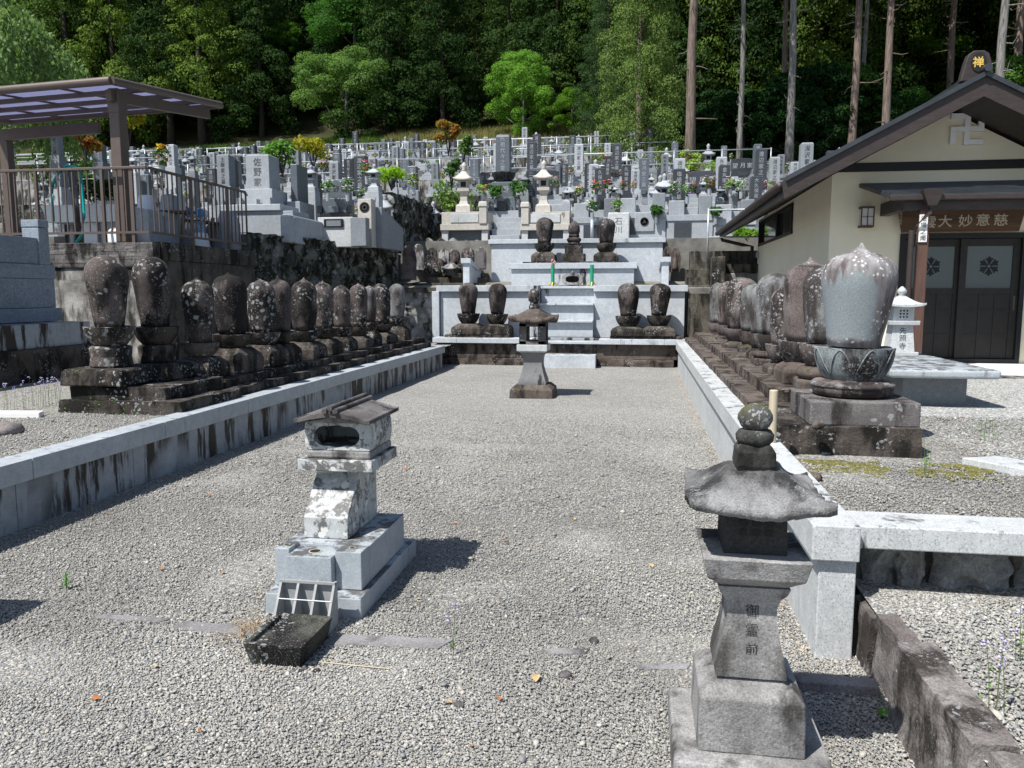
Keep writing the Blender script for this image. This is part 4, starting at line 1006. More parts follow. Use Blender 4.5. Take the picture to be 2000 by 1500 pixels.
# ridge-end plaque
zp = ZR - .02
xo = 4.165
pq = [(xo - .2, zp), (xo - .15, zp + .24), (xo - .12, zp + .33), (xo - .06, zp + .37), (xo + .06, zp + .37), (xo + .12, zp + .33), (xo + .15, zp + .24), (xo + .2, zp)]
q = B(MB().prism(pq, YG - .02, YG + .1, 'y'), 'ridge_plaque', 'trim', bevel=.01)
q2 = B(MB().prism([(xo + .09 * math.cos(a * math.pi / 8), zp + .225 + .12 * math.sin(a * math.pi / 8)) for a in range(16)], YG - .032, YG - .021, 'y'), 'plaque_panel', 'trim_black', q)
m = MB(); text(m, '禅', xo - .01, zp + .225, .135, YG - .036, bold=.003); m.build('gold_character', 'gold', q, w=True)
# 卍 emblem
def manji(mb, cx, cz, s, w, y0, y1):
    S = s / 2; q = w / 2
    mb.box(cx - q, cx + q, y0, y1, cz - S, cz + S)
    mb.box(cx - S, cx - q, y0, y1, cz - q, cz + q); mb.box(cx + q, cx + S, y0, y1, cz - q, cz + q)
    mb.box(cx - S, cx - q, y0 + .001, y1, cz + S - w, cz + S - .001)          # top arm to the left
    mb.box(cx + q, cx + S, y0 + .001, y1, cz - S + .001, cz - S + w)           # bottom arm to the right
    mb.box(cx - S, cx - S + w, y0 + .001, y1, cz - S + .02, cz - q - .001)        # left arm down
    mb.box(cx + S - w, cx + S, y0 + .001, y1, cz + q + .001, cz + S - .02)        # right arm up
    return mb
pe = aty(1887, 253, YF)
B(manji(MB(), pe.x, pe.z, .43, .074, YF - .05, YF - .001), 'manji_emblem', 'manji', bevel=.004)
# door frame and two sliding doors
fr = B(MB().box(3.70, 3.76, YF - .03, YF + .16, .66, 2.43).box(5.30, 5.36, YF - .03, YF + .16, .66, 2.43).box(3.76, 5.30, YF - .03, YF + .16, 2.36, 2.43).box(3.7, 5.36, YF - .028, YF + .16, .60, .66), 'door_frame', 'trim_black')
B(MB().box(3.76, 5.3, YF + .16, YF + .17, .66, 2.36), 'dark_interior', 'interior')
for k, (xa, xb, yy) in enumerate(((3.762, 4.56, YF + .07), (4.52, 5.298, YF + .02))):
    d = B(MB().box(xa, xa + .09, yy, yy + .04, .665, 2.355).box(xb - .09, xb, yy, yy + .04, .665, 2.355).box(xa + .09, xb - .09, yy, yy + .04, 2.25, 2.355).box(xa + .09, xb - .09, yy, yy + .04, 1.58, 1.66).box(xa + .09, xb - .09, yy + .012, yy + .03, .665, 1.58), 'sliding_door', 'door_wood', bevel=.003)
    m = MB()
    for z in (.98, 1.32): m.box(xa + .09, xb - .09, yy + .004, yy + .0115, z, z + .03)
    for x in (xa + (xb - xa) * .36, xa + (xb - xa) * .62): m.box(x, x + .025, yy + .002, yy + .0112, .665, 1.58)
    m.build('door_rails', 'door_wood', d, w=True)
    B(MB().box(xa + .09, xb - .09, yy + .02, yy + .026, 1.66, 2.25), 'glass', 'glass', d)
    m = MB(); cx = (xa + xb) / 2; cz = 1.97
    for a in range(6):
        th = a * math.pi / 3 + math.pi / 2; c, s_ = math.cos(th), math.sin(th)
        poly = [(.02, -.012), (.07, -.026), (.12, -.018), (.145, 0), (.12, .018), (.07, .026), (.02, .012)]
        m.add([(cx + p * c - q_ * s_, yy + .0185, cz + p * s_ + q_ * c) for p, q_ in poly], [tuple(range(7))])
        th += math.pi / 6; c, s_ = math.cos(th), math.sin(th)
        for r_ in (.075, .105):
            for e in (-.02, .02):
                m.add([(cx + r_ * c - e * s_ + .016 * math.cos(b), yy + .0183, cz + r_ * s_ + e * c + .016 * math.sin(b)) for b in [i * math.pi / 3 for i in range(6)]], [tuple(range(6))])
    m.build('flower_crest', 'print', d, w=True)
    if k == 1: B(MB().box(xb - .05, xb - .03, yy - .003, yy, 1.35, 1.55), 'door_pull', 'bronze', d)
for o_ in t.children:
    if o_.name.split('.')[0] in ('door_frame', 'dark_interior', 'sliding_door'): o_.location.x -= .05
# porch slab and step
B(MB().box(3.5, 9, 11.3, 11.98, .40, .60), 'porch_slab', 'white', bevel=.01)
B(MB().box(3.4, 9, 11.0, 11.3, .40, .50), 'porch_apron', 'concrete', bevel=.01)
B(MB().box(XL - .02, 3.49, 11.9, 11.999, .4, .62), 'wall_footing', 'concrete')
# canopy over the door
xa0, xa1 = 3.06, 6.6
cn = B(MB().add([(xa0, YF - .002, 3.14), (xa1, YF - .002, 3.14), (xa1, 10.92, 2.86), (xa0 + .12, 10.92, 2.86), (xa0, YF - .002, 3.09), (xa1, YF - .002, 3.09), (xa1, 10.92, 2.80), (xa0 + .12, 10.92, 2.80)],
            [(0, 3, 2, 1), (4, 5, 6, 7), (0, 1, 5, 4), (1, 2, 6, 5), (2, 3, 7, 6), (3, 0, 4, 7)]), 'door_canopy', 'roof')
m = MB()
for k in range(9):
    f = (k + .5) / 9; m.bar((xa0 + .12 * f, YF - (YF - 10.92) * f, 3.147 - .28 * f), (xa1, YF - (YF - 10.92) * f, 3.147 - .28 * f), .02, .012)
m.build('canopy_batten', 'roof', cn, w=True)
B(MB().box(xa0 + .1, xa1, 10.86, 10.915, 2.775, 2.845), 'canopy_gutter', 'trim', cn, bevel=.01)
B(MB().box(xa0 + .3, xa1, 10.95, 11.07, 2.66, 2.798), 'canopy_beam', 'trim', cn)
B(MB().box(xa0 + .3, xa0 + .42, 11.07, YF - .01, 2.68, 2.85), 'canopy_side_beam', 'trim', cn)
m = MB(); m.cloft(3.645, 10.83, [(2.70, .10, .08), (2.78, .17, .1), (2.87, .24, .12), (2.90, .25, .13)]); m.tube([(3.645, 10.83, 2.71), (3.635, 10.84, 2.62), (3.46, 10.93, 2.40), (3.46, 10.93, .6)], .035, 10)
m.build('downpipe', 'trim', t, w=True, smooth='auto')
B(MB().box(3.56, 3.68, 10.95, 11.07, .50, 2.66), 'porch_post', 'wood', bevel=.006)
q = B(MB().box(3.548, 3.648, 10.93, 10.945, 2.25, 2.60), 'post_plate', 'white')
m = MB(); text(m, '法場之燭', 3.598, 2.425, .075, 10.927, pitch=1.1); m.build('plate_lettering', 'ink', q, w=True)
# name board over the door
sg = MB(); sg.prism([(3.62, 2.44), (5.14, 2.44), (5.22, 2.80), (3.56, 2.80)], 11.86, 11.895, 'y')
q = B(sg, 'name_board', 'sign_wood', bevel=.006)
m = MB()
for k, ch in enumerate('雲大妙意慈'): 
    p = aty([1817, 1848, 1888, 1922, 1957][k] - 2, [434, 432, 431, 429, 429][k], 11.855); text(m, ch, p.x, p.z, .175, 11.855, squash=1.1, bold=.002)
m.build('carved_characters', 'carve_pale', q, w=True)
m = MB(); text(m, '香月謹書', 3.60, 2.63, .04, 11.855); m.build('signature', 'carve_pale', q, w=True)
# wall lamp
q = B(MB().box(3.07, 3.25, 11.85, 11.999, 2.785, 2.81).box(3.07, 3.25, 11.85, 11.999, 2.52, 2.545).box(3.07, 3.085, 11.85, 11.865, 2.545, 2.785).box(3.235, 3.25, 11.85, 11.865, 2.545, 2.785).box(3.155, 3.165, 11.85, 11.86, 2.545, 2.785).box(3.085, 3.235, 11.85, 11.858, 2.66, 2.668), 'wall_lamp', 'wood')
B(MB().box(3.087, 3.233, 11.866, 11.998, 2.547, 2.783), 'lamp_shade', 'frost', q)
q = B(MB().box(XL - .06, XL - .002, 19.0 - .25, 19.0 - .12, 2.4, 2.52), 'small_outdoor_light', 'steel')
B(MB().tube([(XE + .02, YE - .1, 2.98), (XE + .05, YE - .1, 2.85), (XL - .3, YE - .3, 2.72), (XL - .1, YE - .4, 2.68), (XL - .08, YE - .45, .6)], .04, 8), 'back_downpipe', 'trim', smooth=True)
# plant pot at the door
t = thing('plant_pot', 'blue grey planter with green leaves beside the temple door', 'plant pot', (5.52, 11.55, .6))
MB().cloft(0, 0, [(0, .24, .24), (.55, .30, .30), (.56, .26, .26)]).build('pot', 'granite_slate', t, bevel=.01)
V, Fc = leaves([(0, 0, .72), (.08, 0, .85), (-.08, .02, .8)], [.18, .14, .14], 260, .035, 5); np_object('foliage', V, Fc, 'leaf_broad', t)

# granite table with the small white lantern
t = thing('granite_table', 'polished grey granite offering table behind the big egg-shaped tomb', 'table', (2.95, 8.9, .48))
o = MB().box(2.42, 3.42, 8.02, 10.35, .775, .862).build('table_top', 'granite_tomb', t, w=True, bevel=.03, seg=4)
MB().box(2.62, 3.22, 8.28, 10.1, .45, .773).build('table_base', 'granite_mid', t, w=True, bevel=.006)
t = thing('stone_lantern', 'small clean white granite lantern on the granite table', 'stone lantern', (3.05, 9.85, .863))
MB().cloft(0, 0, [(0, .34, .34), (.045, .34, .34)]).build('foot', 'granite_white', t, bevel=.005)
MB().cloft(0, 0, [(.045, .27, .27), (.36, .22, .22)]).build('shaft', 'granite_white', t, bevel=.004)
m = MB(); text(m, '先照寺', 0, .205, .082, -.131, pitch=1.1)
for k, v in enumerate(m.v): m.v[k] = (v[0], -(.135 - (v[2] - .045) / .315 * .025) - .002, v[2])
m.build('inscription', 'ink', t)
MB().cloft(0, 0, [(.36, .33, .33), (.41, .34, .34)]).build('tray', 'granite_white', t, bevel=.005)
MB().box(-.115, .115, -.115, .115, .41, .57).build('fire_box', 'granite_white', t, bevel=.004)
m = MB()
for i in range(3):
    for j in range(3):
        cx, cz = (i - 1) * .036, .49 + (j - 1) * .036
        m.add([(cx - .014, -.1165, cz), (cx, -.1165, cz - .014), (cx + .014, -.1165, cz), (cx, -.1165, cz + .014)], [(0, 1, 2, 3)])
m.build('lattice_window', 'ink', t)
rf = MB(); roof4(rf, 0, 0, .57, .42, .105, edge=.022, lift=.03, N=20, power=1.3, top=.18); rf.build('roof', 'granite_white', t, smooth='auto')
MB().lathe([(.035, .69), (.045, .70), (.03, .715), (.05, .735), (.052, .76), (.035, .785), (.008, .81)], 20).build('jewel', 'granite_white', t, smooth=True)
t = thing('flower_vase', 'dried pale flowers in a short stone vase behind the white lantern', 'vase', (2.86, 10.15, .863))
MB().lathe([(.05, 0), (.055, .12), (.06, .2), (.05, .2)], 14).build('vase', 'granite_white', t, smooth='auto')
V, Fc = leaves([(0, 0, .32), (.03, 0, .42)], [.09, .07], 220, .022, 8); np_object('dried_blossoms', V, Fc, 'straw', t)

# ================================================================== LEFT: GRANITE TOMB, RETAINING WALLS, RAILING, SHELTER
t = thing('stepped_tomb', 'large blue grey granite stepped tomb enclosure at the left edge', 'tomb', (-8.4, 8.2, .44))
def T(mb, name, mat, **k): return mb.build(name, mat, t, bevel=k.pop('bevel', .008), w=True, **k)
xs = {u: aty(u, 600, Y).x for u, Y in ((185, 10.15), (174, 10.1), (121, 10.0), (110, 9.96), (113, 9.98), (105, 9.9))}
T(MB().box(-12, xs[185], 3.9, 10.15, .40, .87), 'dark_foundation', 'plinth')
T(MB().box(-12, xs[174], 3.9, 10.1, .872, 1.19), 'lower_step', 'granite_stained')
for a, b in ((3.9, 6.2), (6.203, 8.1), (8.103, 10.0)): T(MB().box(-12, xs[121], a, b, 1.20, 1.385), 'granite_course', 'granite_shade')
T(MB().box(-12, xs[110], 3.9, 9.96, 1.388, 1.79), 'granite_course', 'granite_shade')
for a, b in ((3.9, 7.6), (7.603, 9.98)): T(MB().box(-12, xs[113], a, b, 1.793, 1.985), 'granite_course', 'granite_shade')
xw = xs[105]; yw = atx(75, 450, xw).y
T(MB().box(-12, xw - .03, 3.9, yw - .003, 1.988, 2.35), 'enclosure_wall', 'granite_shade')
T(MB().box(xw - .26, xw, yw, 9.9, 1.988, 2.49), 'corner_post', 'granite_shade')
T(MB().box(xw - .265, xw + .005, yw - .005, 9.905, 2.50, 2.60), 'post_cap', 'granite_shade')

t = thing('retaining_wall', 'concrete retaining wall with a hewn top band and white stains, under the railing', 'wall', (-8.5, 11.0, .44))
o = MB().box(-16, -7.33, 10.97, 11.15, 1.99, 2.36).build('hewn_band', 'concrete_hewn', t, w=True); roughen(o, .012, 14, 20)
MB().box(-16, -7.36, 11.0, 11.1, 1.79, 1.988).build('stained_band', 'concrete', t, w=True)
MB().box(-16, -7.34, 10.985, 11.1, .3, 1.788).build('wall_face', 'concrete', t, w=True)
t = thing('retaining_wall', 'dark mossy wall receding behind the left row of tombs below the railing', 'wall', (-7.35, 12.6, .44))
o = MB().box(-7.5, -7.32, 11.16, 14.12, .3, 2.10).build('wall_face', 'concrete_dark', t, w=True); roughen(o, .02, 3, 6)
o = MB().box(-7.5, -7.29, 11.16, 14.12, 2.102, 2.375).build('top_band', 'concrete_dark', t, w=True); roughen(o, .008, 5, 8)
def rockwall(name, label, p, q, z0, z1, mat='wall_rock', amp=.06, cell=.35, th=.35, cat='wall', group=None, res=.05):
    """wall of separate rough stones packed into one face from p to q (x, y)"""
    p = Vector((*p, 0)); q = Vector((*q, 0)); L = (q - p).length; d = (q - p) / L; nrm = Vector((d.y, -d.x, 0))
    nx, nz = max(2, int(L / res)), max(2, int((z1 - z0) / res)); mb = MB(); vs = []; fs = []
    for j in range(nz + 1):
        for i in range(nx + 1):
            s_ = L * i / nx; z = z0 + (z1 - z0) * j / nz
            u = Vector((s_ / cell, z / cell * 1.25, p.x * 3))
            dd, _ = mn.voronoi(u + mn.noise_vector(u * .8) * .35)
            h = min(1, (dd[1] - dd[0]) * 2.6) ** .6
            off = nrm * (h * amp + (mn.noise(u * 3) * .35 + mn.noise(u * 8) * .16 + abs(mn.noise(u * 15)) * .08) * amp)
            edge = -.02 if j == nz else 0
            vs.append(tuple(p + d * s_ + off + Vector((0, 0, z + (mn.noise(u * 2) * .03 if j == nz else 0)))))
    for j in range(nz):
        for i in range(nx):
            a = j * (nx + 1) + i; fs.append((a, a + 1, a + nx + 2, a + nx + 1))
    base = len(vs)
    for i in range(nx + 1): vs.append(tuple(Vector(vs[nz * (nx + 1) + i]) - nrm * th))
    for i in range(nx):
        a = nz * (nx + 1) + i; fs.append((a, a + 1, base + i + 1, base + i))
    mb.add(vs, fs); c = (p + q) / 2
    return tag(mb.build(name, mat, loc=(c.x, c.y, z0), w=True, smooth=True, recalc=False), label, cat, group)
rk = thing('rock_wall', 'rough dark rocks set in a row under the pale granite beam', 'wall', (2.0, 3.68, 0.2))
MB().box(.98, 4.4, 3.72, 3.8, .1, .485).build('packing', 'concrete_dark', rk, w=True)
x = 1.03
for k, wd in enumerate((0.30, 0.36, 0.33, 0.38, 0.30, 0.42, 0.35, 0.4)):
    m = MB(); nx_, nz_ = 44, 34; vs = []; fs = []
    for j in range(nz_ + 1):
        for i in range(nx_ + 1):
            a = -1 + 2 * i / nx_; b = -1 + 2 * j / nz_; e = max(abs(a) ** 5, abs(b) ** 5)
            q = Vector((a * wd * .5, b * .14, k * 7.0))
            ridge = abs(mn.noise(q * 8)) * .09 + abs(mn.noise(q * 19)) * .035 + mn.noise(q * 50) * .008
            wob = 1 + .10 * mn.noise(Vector((b * 1.5, k, 0))) * (1 if abs(a) > .5 else 0)
            vs.append((x + wd / 2 + a * (wd / 2 - .008) * wob, 3.655 + .06 * e + ridge - .02, .335 + b * (.142 + .008 * mn.noise(Vector((a * 2, k, 3))))))
    for j in range(nz_):
        for i in range(nx_): a_ = j * (nx_ + 1) + i; fs.append((a_, a_ + 1, a_ + nx_ + 2, a_ + nx_ + 1))
    m.add(vs, fs).build('wall_rock', 'rock', rk, w=True, recalc=False, smooth=True); x += wd
rockwall('rock_wall', 'tall dark mossy wall of rough rocks behind the middle of the left row', (-7.42, 14.14), (-6.1, 18.9), .4, 2.74, amp=.12, cell=.42)
rockwall('rock_wall', 'low wall of pale tumbled rubble between the left row and the platform', (-6.3, 18.2), (-4.7, 18.1), .4, 1.62, 'rubble', amp=.1, cell=.22)
o = MB().box(-6.6, -4.66, 18.02, 18.5, 1.60, 1.72).build('stone_ledge', 'concrete_dark', loc=(-5.6, 18.2, 1.6), w=True, bevel=.01); tag(o, 'dark stone ledge above the pale rubble, left of the platform', 'ledge')
t = thing('stone_ledge', 'mossy stepped ledge carrying the old carved stones left of the platform', 'ledge', (-5.0, 19.4, 1.7))
MB().box(-6.3, -3.9, 19.05, 19.5, 1.69, 1.84).build('lower_step', 'concrete_dark', t, w=True, bevel=.01)
MB().box(-5.4, -3.9, 19.502, 19.9, 1.69, 1.98).build('middle_step', 'concrete_dark', t, w=True, bevel=.01)
MB().box(-5.2, -3.9, 19.902, 20.18, 1.69, 2.1).build('upper_step', 'concrete_dark', t, w=True, bevel=.01)
# railing
def railing(t, pts, z0, ztop, zbot, step, post_every, mat='bronze', br=.011):
    cnt = 0
    for (ax, ay), (bx, by) in zip(pts[:-1], pts[1:]):
        a = Vector((ax, ay, 0)); b = Vector((bx, by, 0)); L = (b - a).length; d = (b - a) / L
        up = Vector((0, 0, 1))
        MB().bar(a + up * ztop, b + up * ztop, .05, .04).build('top_rail', mat, t, w=True, bevel=.006)
        MB().bar(a + up * zbot, b + up * zbot, .035, .035).build('bottom_rail', mat, t, w=True)
        n_ = int(L / step); 
        for k in range(1, n_):
            p = a + d * (L * k / n_)
            if k % post_every == 0: MB().bar(p + up * z0, p + up * (ztop - .02), .045, .045).build('railing_post', mat, t, w=True)
            else: MB().bar(p + up * zbot, p + up * (ztop - .02), .018, .018).build('baluster', mat, t, w=True)
t = thing('metal_railing', 'brown metal railing along the raised terrace under the shelter', 'railing', (-7.4, 12.5, 2.37))
railing(t, [(-11.6, 11.06), (-7.42, 11.06), (-7.42, 14.05), (-7.62, 14.5)], 2.36, 3.49, 2.52, .125, 9)
for x, y in ((-7.5, 11.08),): MB().bar((x - .2, y, 2.36), (x - .2, y, 3.47), .05, .05).build('railing_post', 'bronze', t, w=True)
# shelter
t = thing('shelter', 'brown carport-like shelter with violet translucent roof panels over the washing place', 'shelter', (-9.3, 12.5, 2.37))
def S(mb, name, mat, **k): return mb.build(name, mat, t, w=True, **k)
px, py = -7.98, 11.25
def zr(x, y): return 4.72 + (x + 7.8) * .035 + (y - 10.9) * .115
S(MB().box(px - .085, px + .085, py - .1, py + .1, 2.36, zr(px, py) - .06), 'shelter_post', 'bronze', bevel=.01)
S(MB().box(px - .095, px + .095, py - .11, py + .11, 4.33, 4.62), 'post_bracket', 'bronze', bevel=.008)
S(MB().box(-12.1, -11.94, 13.5, 13.66, 2.36, zr(-12, 13.5) - .2), 'shelter_post', 'bronze')
x0, x1, y0, y1 = -12.2, -7.78, 10.85, 13.95
for nm, a, b in (('front_beam', (x0, y0), (x1, y0)), ('end_beam', (x1, y0), (x1, y1)), ('back_beam', (x1, y1), (x0, y1)), ('end_beam', (x0, y1), (x0, y0))):
    S(MB().tube([(a[0], a[1], zr(*a)), (b[0], b[1], zr(*b))], .062, 12), nm, 'bronze', smooth='auto')
S(MB().bar((px, y0 + .2, zr(px, y0 + .2) - .17), (px, y1 - .1, zr(px, y1) - .17), .09, .17), 'main_beam', 'bronze', bevel=.006)
S(MB().bar((-11.9, 13.4, 4.55), (-9.9, 13.4, 4.62), .09, .2), 'rear_beam', 'bronze')
for k in range(1, 4):
    y = y0 + (y1 - y0) * k / 4; S(MB().bar((x0, y, zr(x0, y) - .03), (x1, y, zr(x1, y) - .03), .05, .07), 'purlin', 'bronze')
for k in range(1, 4):
    x = x0 + (x1 - x0) * k / 4; S(MB().bar((x, y0, zr(x, y0) + .012), (x, y1, zr(x, y1) + .012), .03, .03), 'rafter', 'bronze')
S(MB().add([(x0, y0, zr(x0, y0) + .03), (x1, y0, zr(x1, y0) + .03), (x1, y1, zr(x1, y1) + .03), (x0, y1, zr(x0, y1) + .03), (x0, y0, zr(x0, y0) + .035), (x1, y0, zr(x1, y0) + .035), (x1, y1, zr(x1, y1) + .035), (x0, y1, zr(x0, y1) + .035)],
     [(3, 2, 1, 0), (4, 5, 6, 7), (0, 1, 5, 4), (1, 2, 6, 5), (2, 3, 7, 6), (3, 0, 4, 7)]), 'roof_panel', 'poly')
# washing place: basin, standpipe with hose, bucket rack
t = thing('washing_basin', 'white washing basin on a boxy grey stand behind the railing', 'basin', (-9.2, 12.3, 2.37))
MB().loft([(2.78, -9.95, -8.62, 12.0, 12.9), (3.0, -10.0, -8.58, 11.96, 12.94), (3.06, -10.02, -8.56, 11.94, 12.96)]).build('basin', 'white_plastic', t, w=True, bevel=.01)
MB().box(-9.0, -8.1, 12.06, 13.0, 2.37, 2.98).build('stand', 'granite_light', t, w=True, bevel=.008)
MB().box(-9.35, -9.1, 12.1, 12.3, 2.37, 2.776).build('side_panel', 'white_plastic', t, w=True)
t = thing('standpipe', 'dark water standpipe rising behind the railing', 'standpipe', (-9.1, 11.65, 2.37))
MB().tube([(-9.1, 11.65, 2.37), (-9.13, 11.65, 3.62)], .05, 12).build('pipe', 'block_grey', t, w=True, smooth=True)
MB().tube([(-9.13, 11.65, 3.55), (-9.13, 11.4, 3.58), (-9.13, 11.38, 3.5)], .02, 8).bar((-9.2, 11.63, 3.7), (-9.0, 11.63, 3.7), .03, .03).build('tap', 'trim_black', t, w=True)
hp = [(-9.42, 11.5, 2.75), (-9.42, 11.5, 3.05), (-9.38, 11.5, 3.35), (-9.25, 11.5, 3.55), (-9.1, 11.48, 3.62), (-8.93, 11.48, 3.6), (-8.86, 11.48, 3.45), (-8.82, 11.45, 3.1), (-8.8, 11.42, 2.8), (-8.86, 11.4, 2.5), (-8.95, 11.4, 2.4)]
o = MB().tube(hp, .022, 8).build('hose', 'teal_hose', loc=(-9.1, 11.5, 2.4), w=True, smooth=True); tag(o, 'teal garden hose looped over the standpipe', 'hose')
t = thing('bucket_rack', 'old wooden plank rack for buckets behind the railing corner', 'rack', (-7.9, 13.4, 2.37))
MB().box(-8.9, -7.75, 12.7, 12.95, 2.98, 3.02).build('plank', 'wood', t, w=True); MB().bar((-8.7, 12.9, 2.96), (-7.72, 13.6, 2.86), .3, .04).build('plank', 'wood', t, w=True)
for x, y in ((-8.8, 12.8), (-8.0, 12.8), (-7.85, 13.5)): MB().bar((x, y, 2.37), (x + .08, y, 2.97), .05, .05).build('leg', 'bronze', t, w=True)
for k, (x, y, z, m_, lab) in enumerate([(-8.62, 12.8, 3.02, 'white_plastic', 'white bucket standing upside down at the left end of the plank rack'), (-8.2, 12.82, 3.02, 'granite_light', 'greyish bucket standing upside down in the middle of the plank rack'), (-8.35, 12.5, 2.38, 'granite_light', 'grey bucket on the ground under the plank rack'), (-7.8, 13.1, 2.38, 'white_plastic', 'white bucket on the ground beside the hanging blue cloth')]):
    t = thing('bucket', lab, 'bucket', (x, y, z), 0, 'buckets at the washing place')
    MB().lathe([(.17, 0), (.165, .02), (.125, .27), (.11, .28)], 20).build('body', m_, t, smooth='auto')
    MB().tube([(.175 * math.cos(a * .524), .175 * math.sin(a * .524), .01) for a in range(13)], .008, 5).build('rim', m_, t)
for k, (x, y) in enumerate([(-7.98, 13.15), (-7.86, 13.3)]):
    t = thing('ladle_bowl', ['blue and white bowl lying on its side on the rack, the left one', 'blue and white bowl lying on its side on the rack, the right one'][k], 'bowl', (x, y, 3.02))
    m = MB(); m.lathe([(.05, -.08), (.09, -.06), (.1, .08), (.088, .08), (.08, -.04)], 20)
    for i, v in enumerate(m.v): m.v[i] = (v[0], -v[2], v[1])
    m.build('shell', 'white_plastic', t, smooth='auto')
    m = MB(); m.lathe([(.087, -.0), (.086, .07)], 20)
    for i, v in enumerate(m.v): m.v[i] = (v[0], -v[2] - .005, v[1])
    m.build('inside', 'blue_plastic', t)
m = MB()
for k in range(7):
    x = -7.98 + k * .03; m.tube([(x, 13.2 + .01 * k, 2.88), (x + .01 * random.uniform(-1, 1), 13.2, 2.6), (x + .02 * random.uniform(-1, 1), 13.2, 2.42)], .014, 5)
o = m.build('hanging_cloth', plain('pale_blue_cloth', (0.25, 0.45, 0.62), 0.8, var=.5, sc=14), loc=(-7.9, 13.2, 2.9), w=True, smooth=True); tag(o, 'pale blue striped cloth hanging from the bucket rack', 'cloth')
# stones and a plank-faced wall behind the washing place
o = MB().box(-11.2, -9.15, 13.95, 14.1, 2.37, 3.3).build('low_wall', 'concrete', loc=(-9.3, 14, 2.37), w=True, bevel=.01); tag(o, 'grey concrete wall behind the washing basin', 'wall')

for k, (x, y, w_, h_, m_, lab) in enumerate([(-8.35, 13.6, .5, .42, 'granite_light', 'pale rounded stone offcut behind the railing, left one'), (-7.85, 13.75, .45, .5, 'granite_mid', 'grey stone offcut behind the railing, near the bowls'), (-7.75, 14.0, .4, .75, 'granite_light', 'upright pale stone offcut at the far end of the railing'), (-8.5, 11.9, .4, .3, 'white_plastic', 'white tub on the ground right of the washing basin')]):
    o = MB().cloft(0, 0, [(0, w_, .3), (h_ * .7, w_ * .95, .28), (h_, w_ * .6, .2)]).build('stone_offcut' if k < 3 else 'tub', m_, loc=(x, y, 2.38), bevel=.05, seg=3, smooth='auto'); tag(o, lab, 'stone' if k < 3 else 'tub')
# right of the platform: steps, concrete walls, pipe railing
t = thing('retaining_wall', 'brown stained concrete wall behind the far end of the right row', 'wall', (2.6, 17.95, .48))
MB().box(1.08, 4.2, 17.9, 18.28, .4, 1.58).build('wall_face', 'concrete_dark', t, w=True, bevel=.01)
o = rockwall('rock_wall', 'wall of diagonal set rocks above the brown wall, beside the temple', (1.95, 18.9), (4.4, 18.9), 1.55, 2.05, 'rock', amp=.09, cell=.38)
t = thing('concrete_kerb', 'mossy concrete kerb beams above the diagonal rocks', 'kerb', (2.9, 19.0, 2.0))
MB().box(1.95, 4.4, 18.85, 19.2, 2.06, 2.26).build('lower_beam', 'concrete_dark', t, w=True, bevel=.01)
MB().box(1.2, 4.4, 19.6, 20.1, 1.7, 2.60).build('upper_beam', 'concrete_dark', t, w=True, bevel=.01)
MB().box(1.62, 1.93, 18.5, 18.95, 1.5, 2.42).build('end_pier', 'concrete_dark', t, w=True, bevel=.02)
t = thing('concrete_steps', 'dark concrete steps between the platform and the end pier', 'steps', (1.35, 19, 1.6))
for k in range(3): MB().box(1.08 + .002 * k, 1.61, 18.5 + .35 * k, 19.6, 1.55 + .2 * k, 1.748 + .2 * k).build('step', 'concrete_dark', t, w=True, bevel=.008)
def pipe_rail(label, p, q, z, h=1.0, n=None, mid=True, group='galvanised pipe railings on the terraces', r=.022):
    p = Vector((*p, z)); q = Vector((*q, z)); c = (p + q) / 2
    t = thing('pipe_railing', label, 'railing', c, 0, group)
    up = Vector((0, 0, 1)); L = (q - p).length; n = n or max(2, int(L / 2.2) + 1)
    for hh in ((h, h * .5) if mid else (h,)): MB().tube([p + up * hh, q + up * hh], r, 6).build('rail', 'steel', t, w=True, smooth=True)
    for k in range(n):
        a = p.lerp(q, k / (n - 1)); MB().tube([a, a + up * (h + .04)], r * 1.1, 6).build('post', 'steel', t, w=True, smooth=True)
    return t
pipe_rail('galvanised pipe railing just left of the temple eaves', (1.55, 18.98), (4.2, 18.98), 2.26, 1.25, 3)

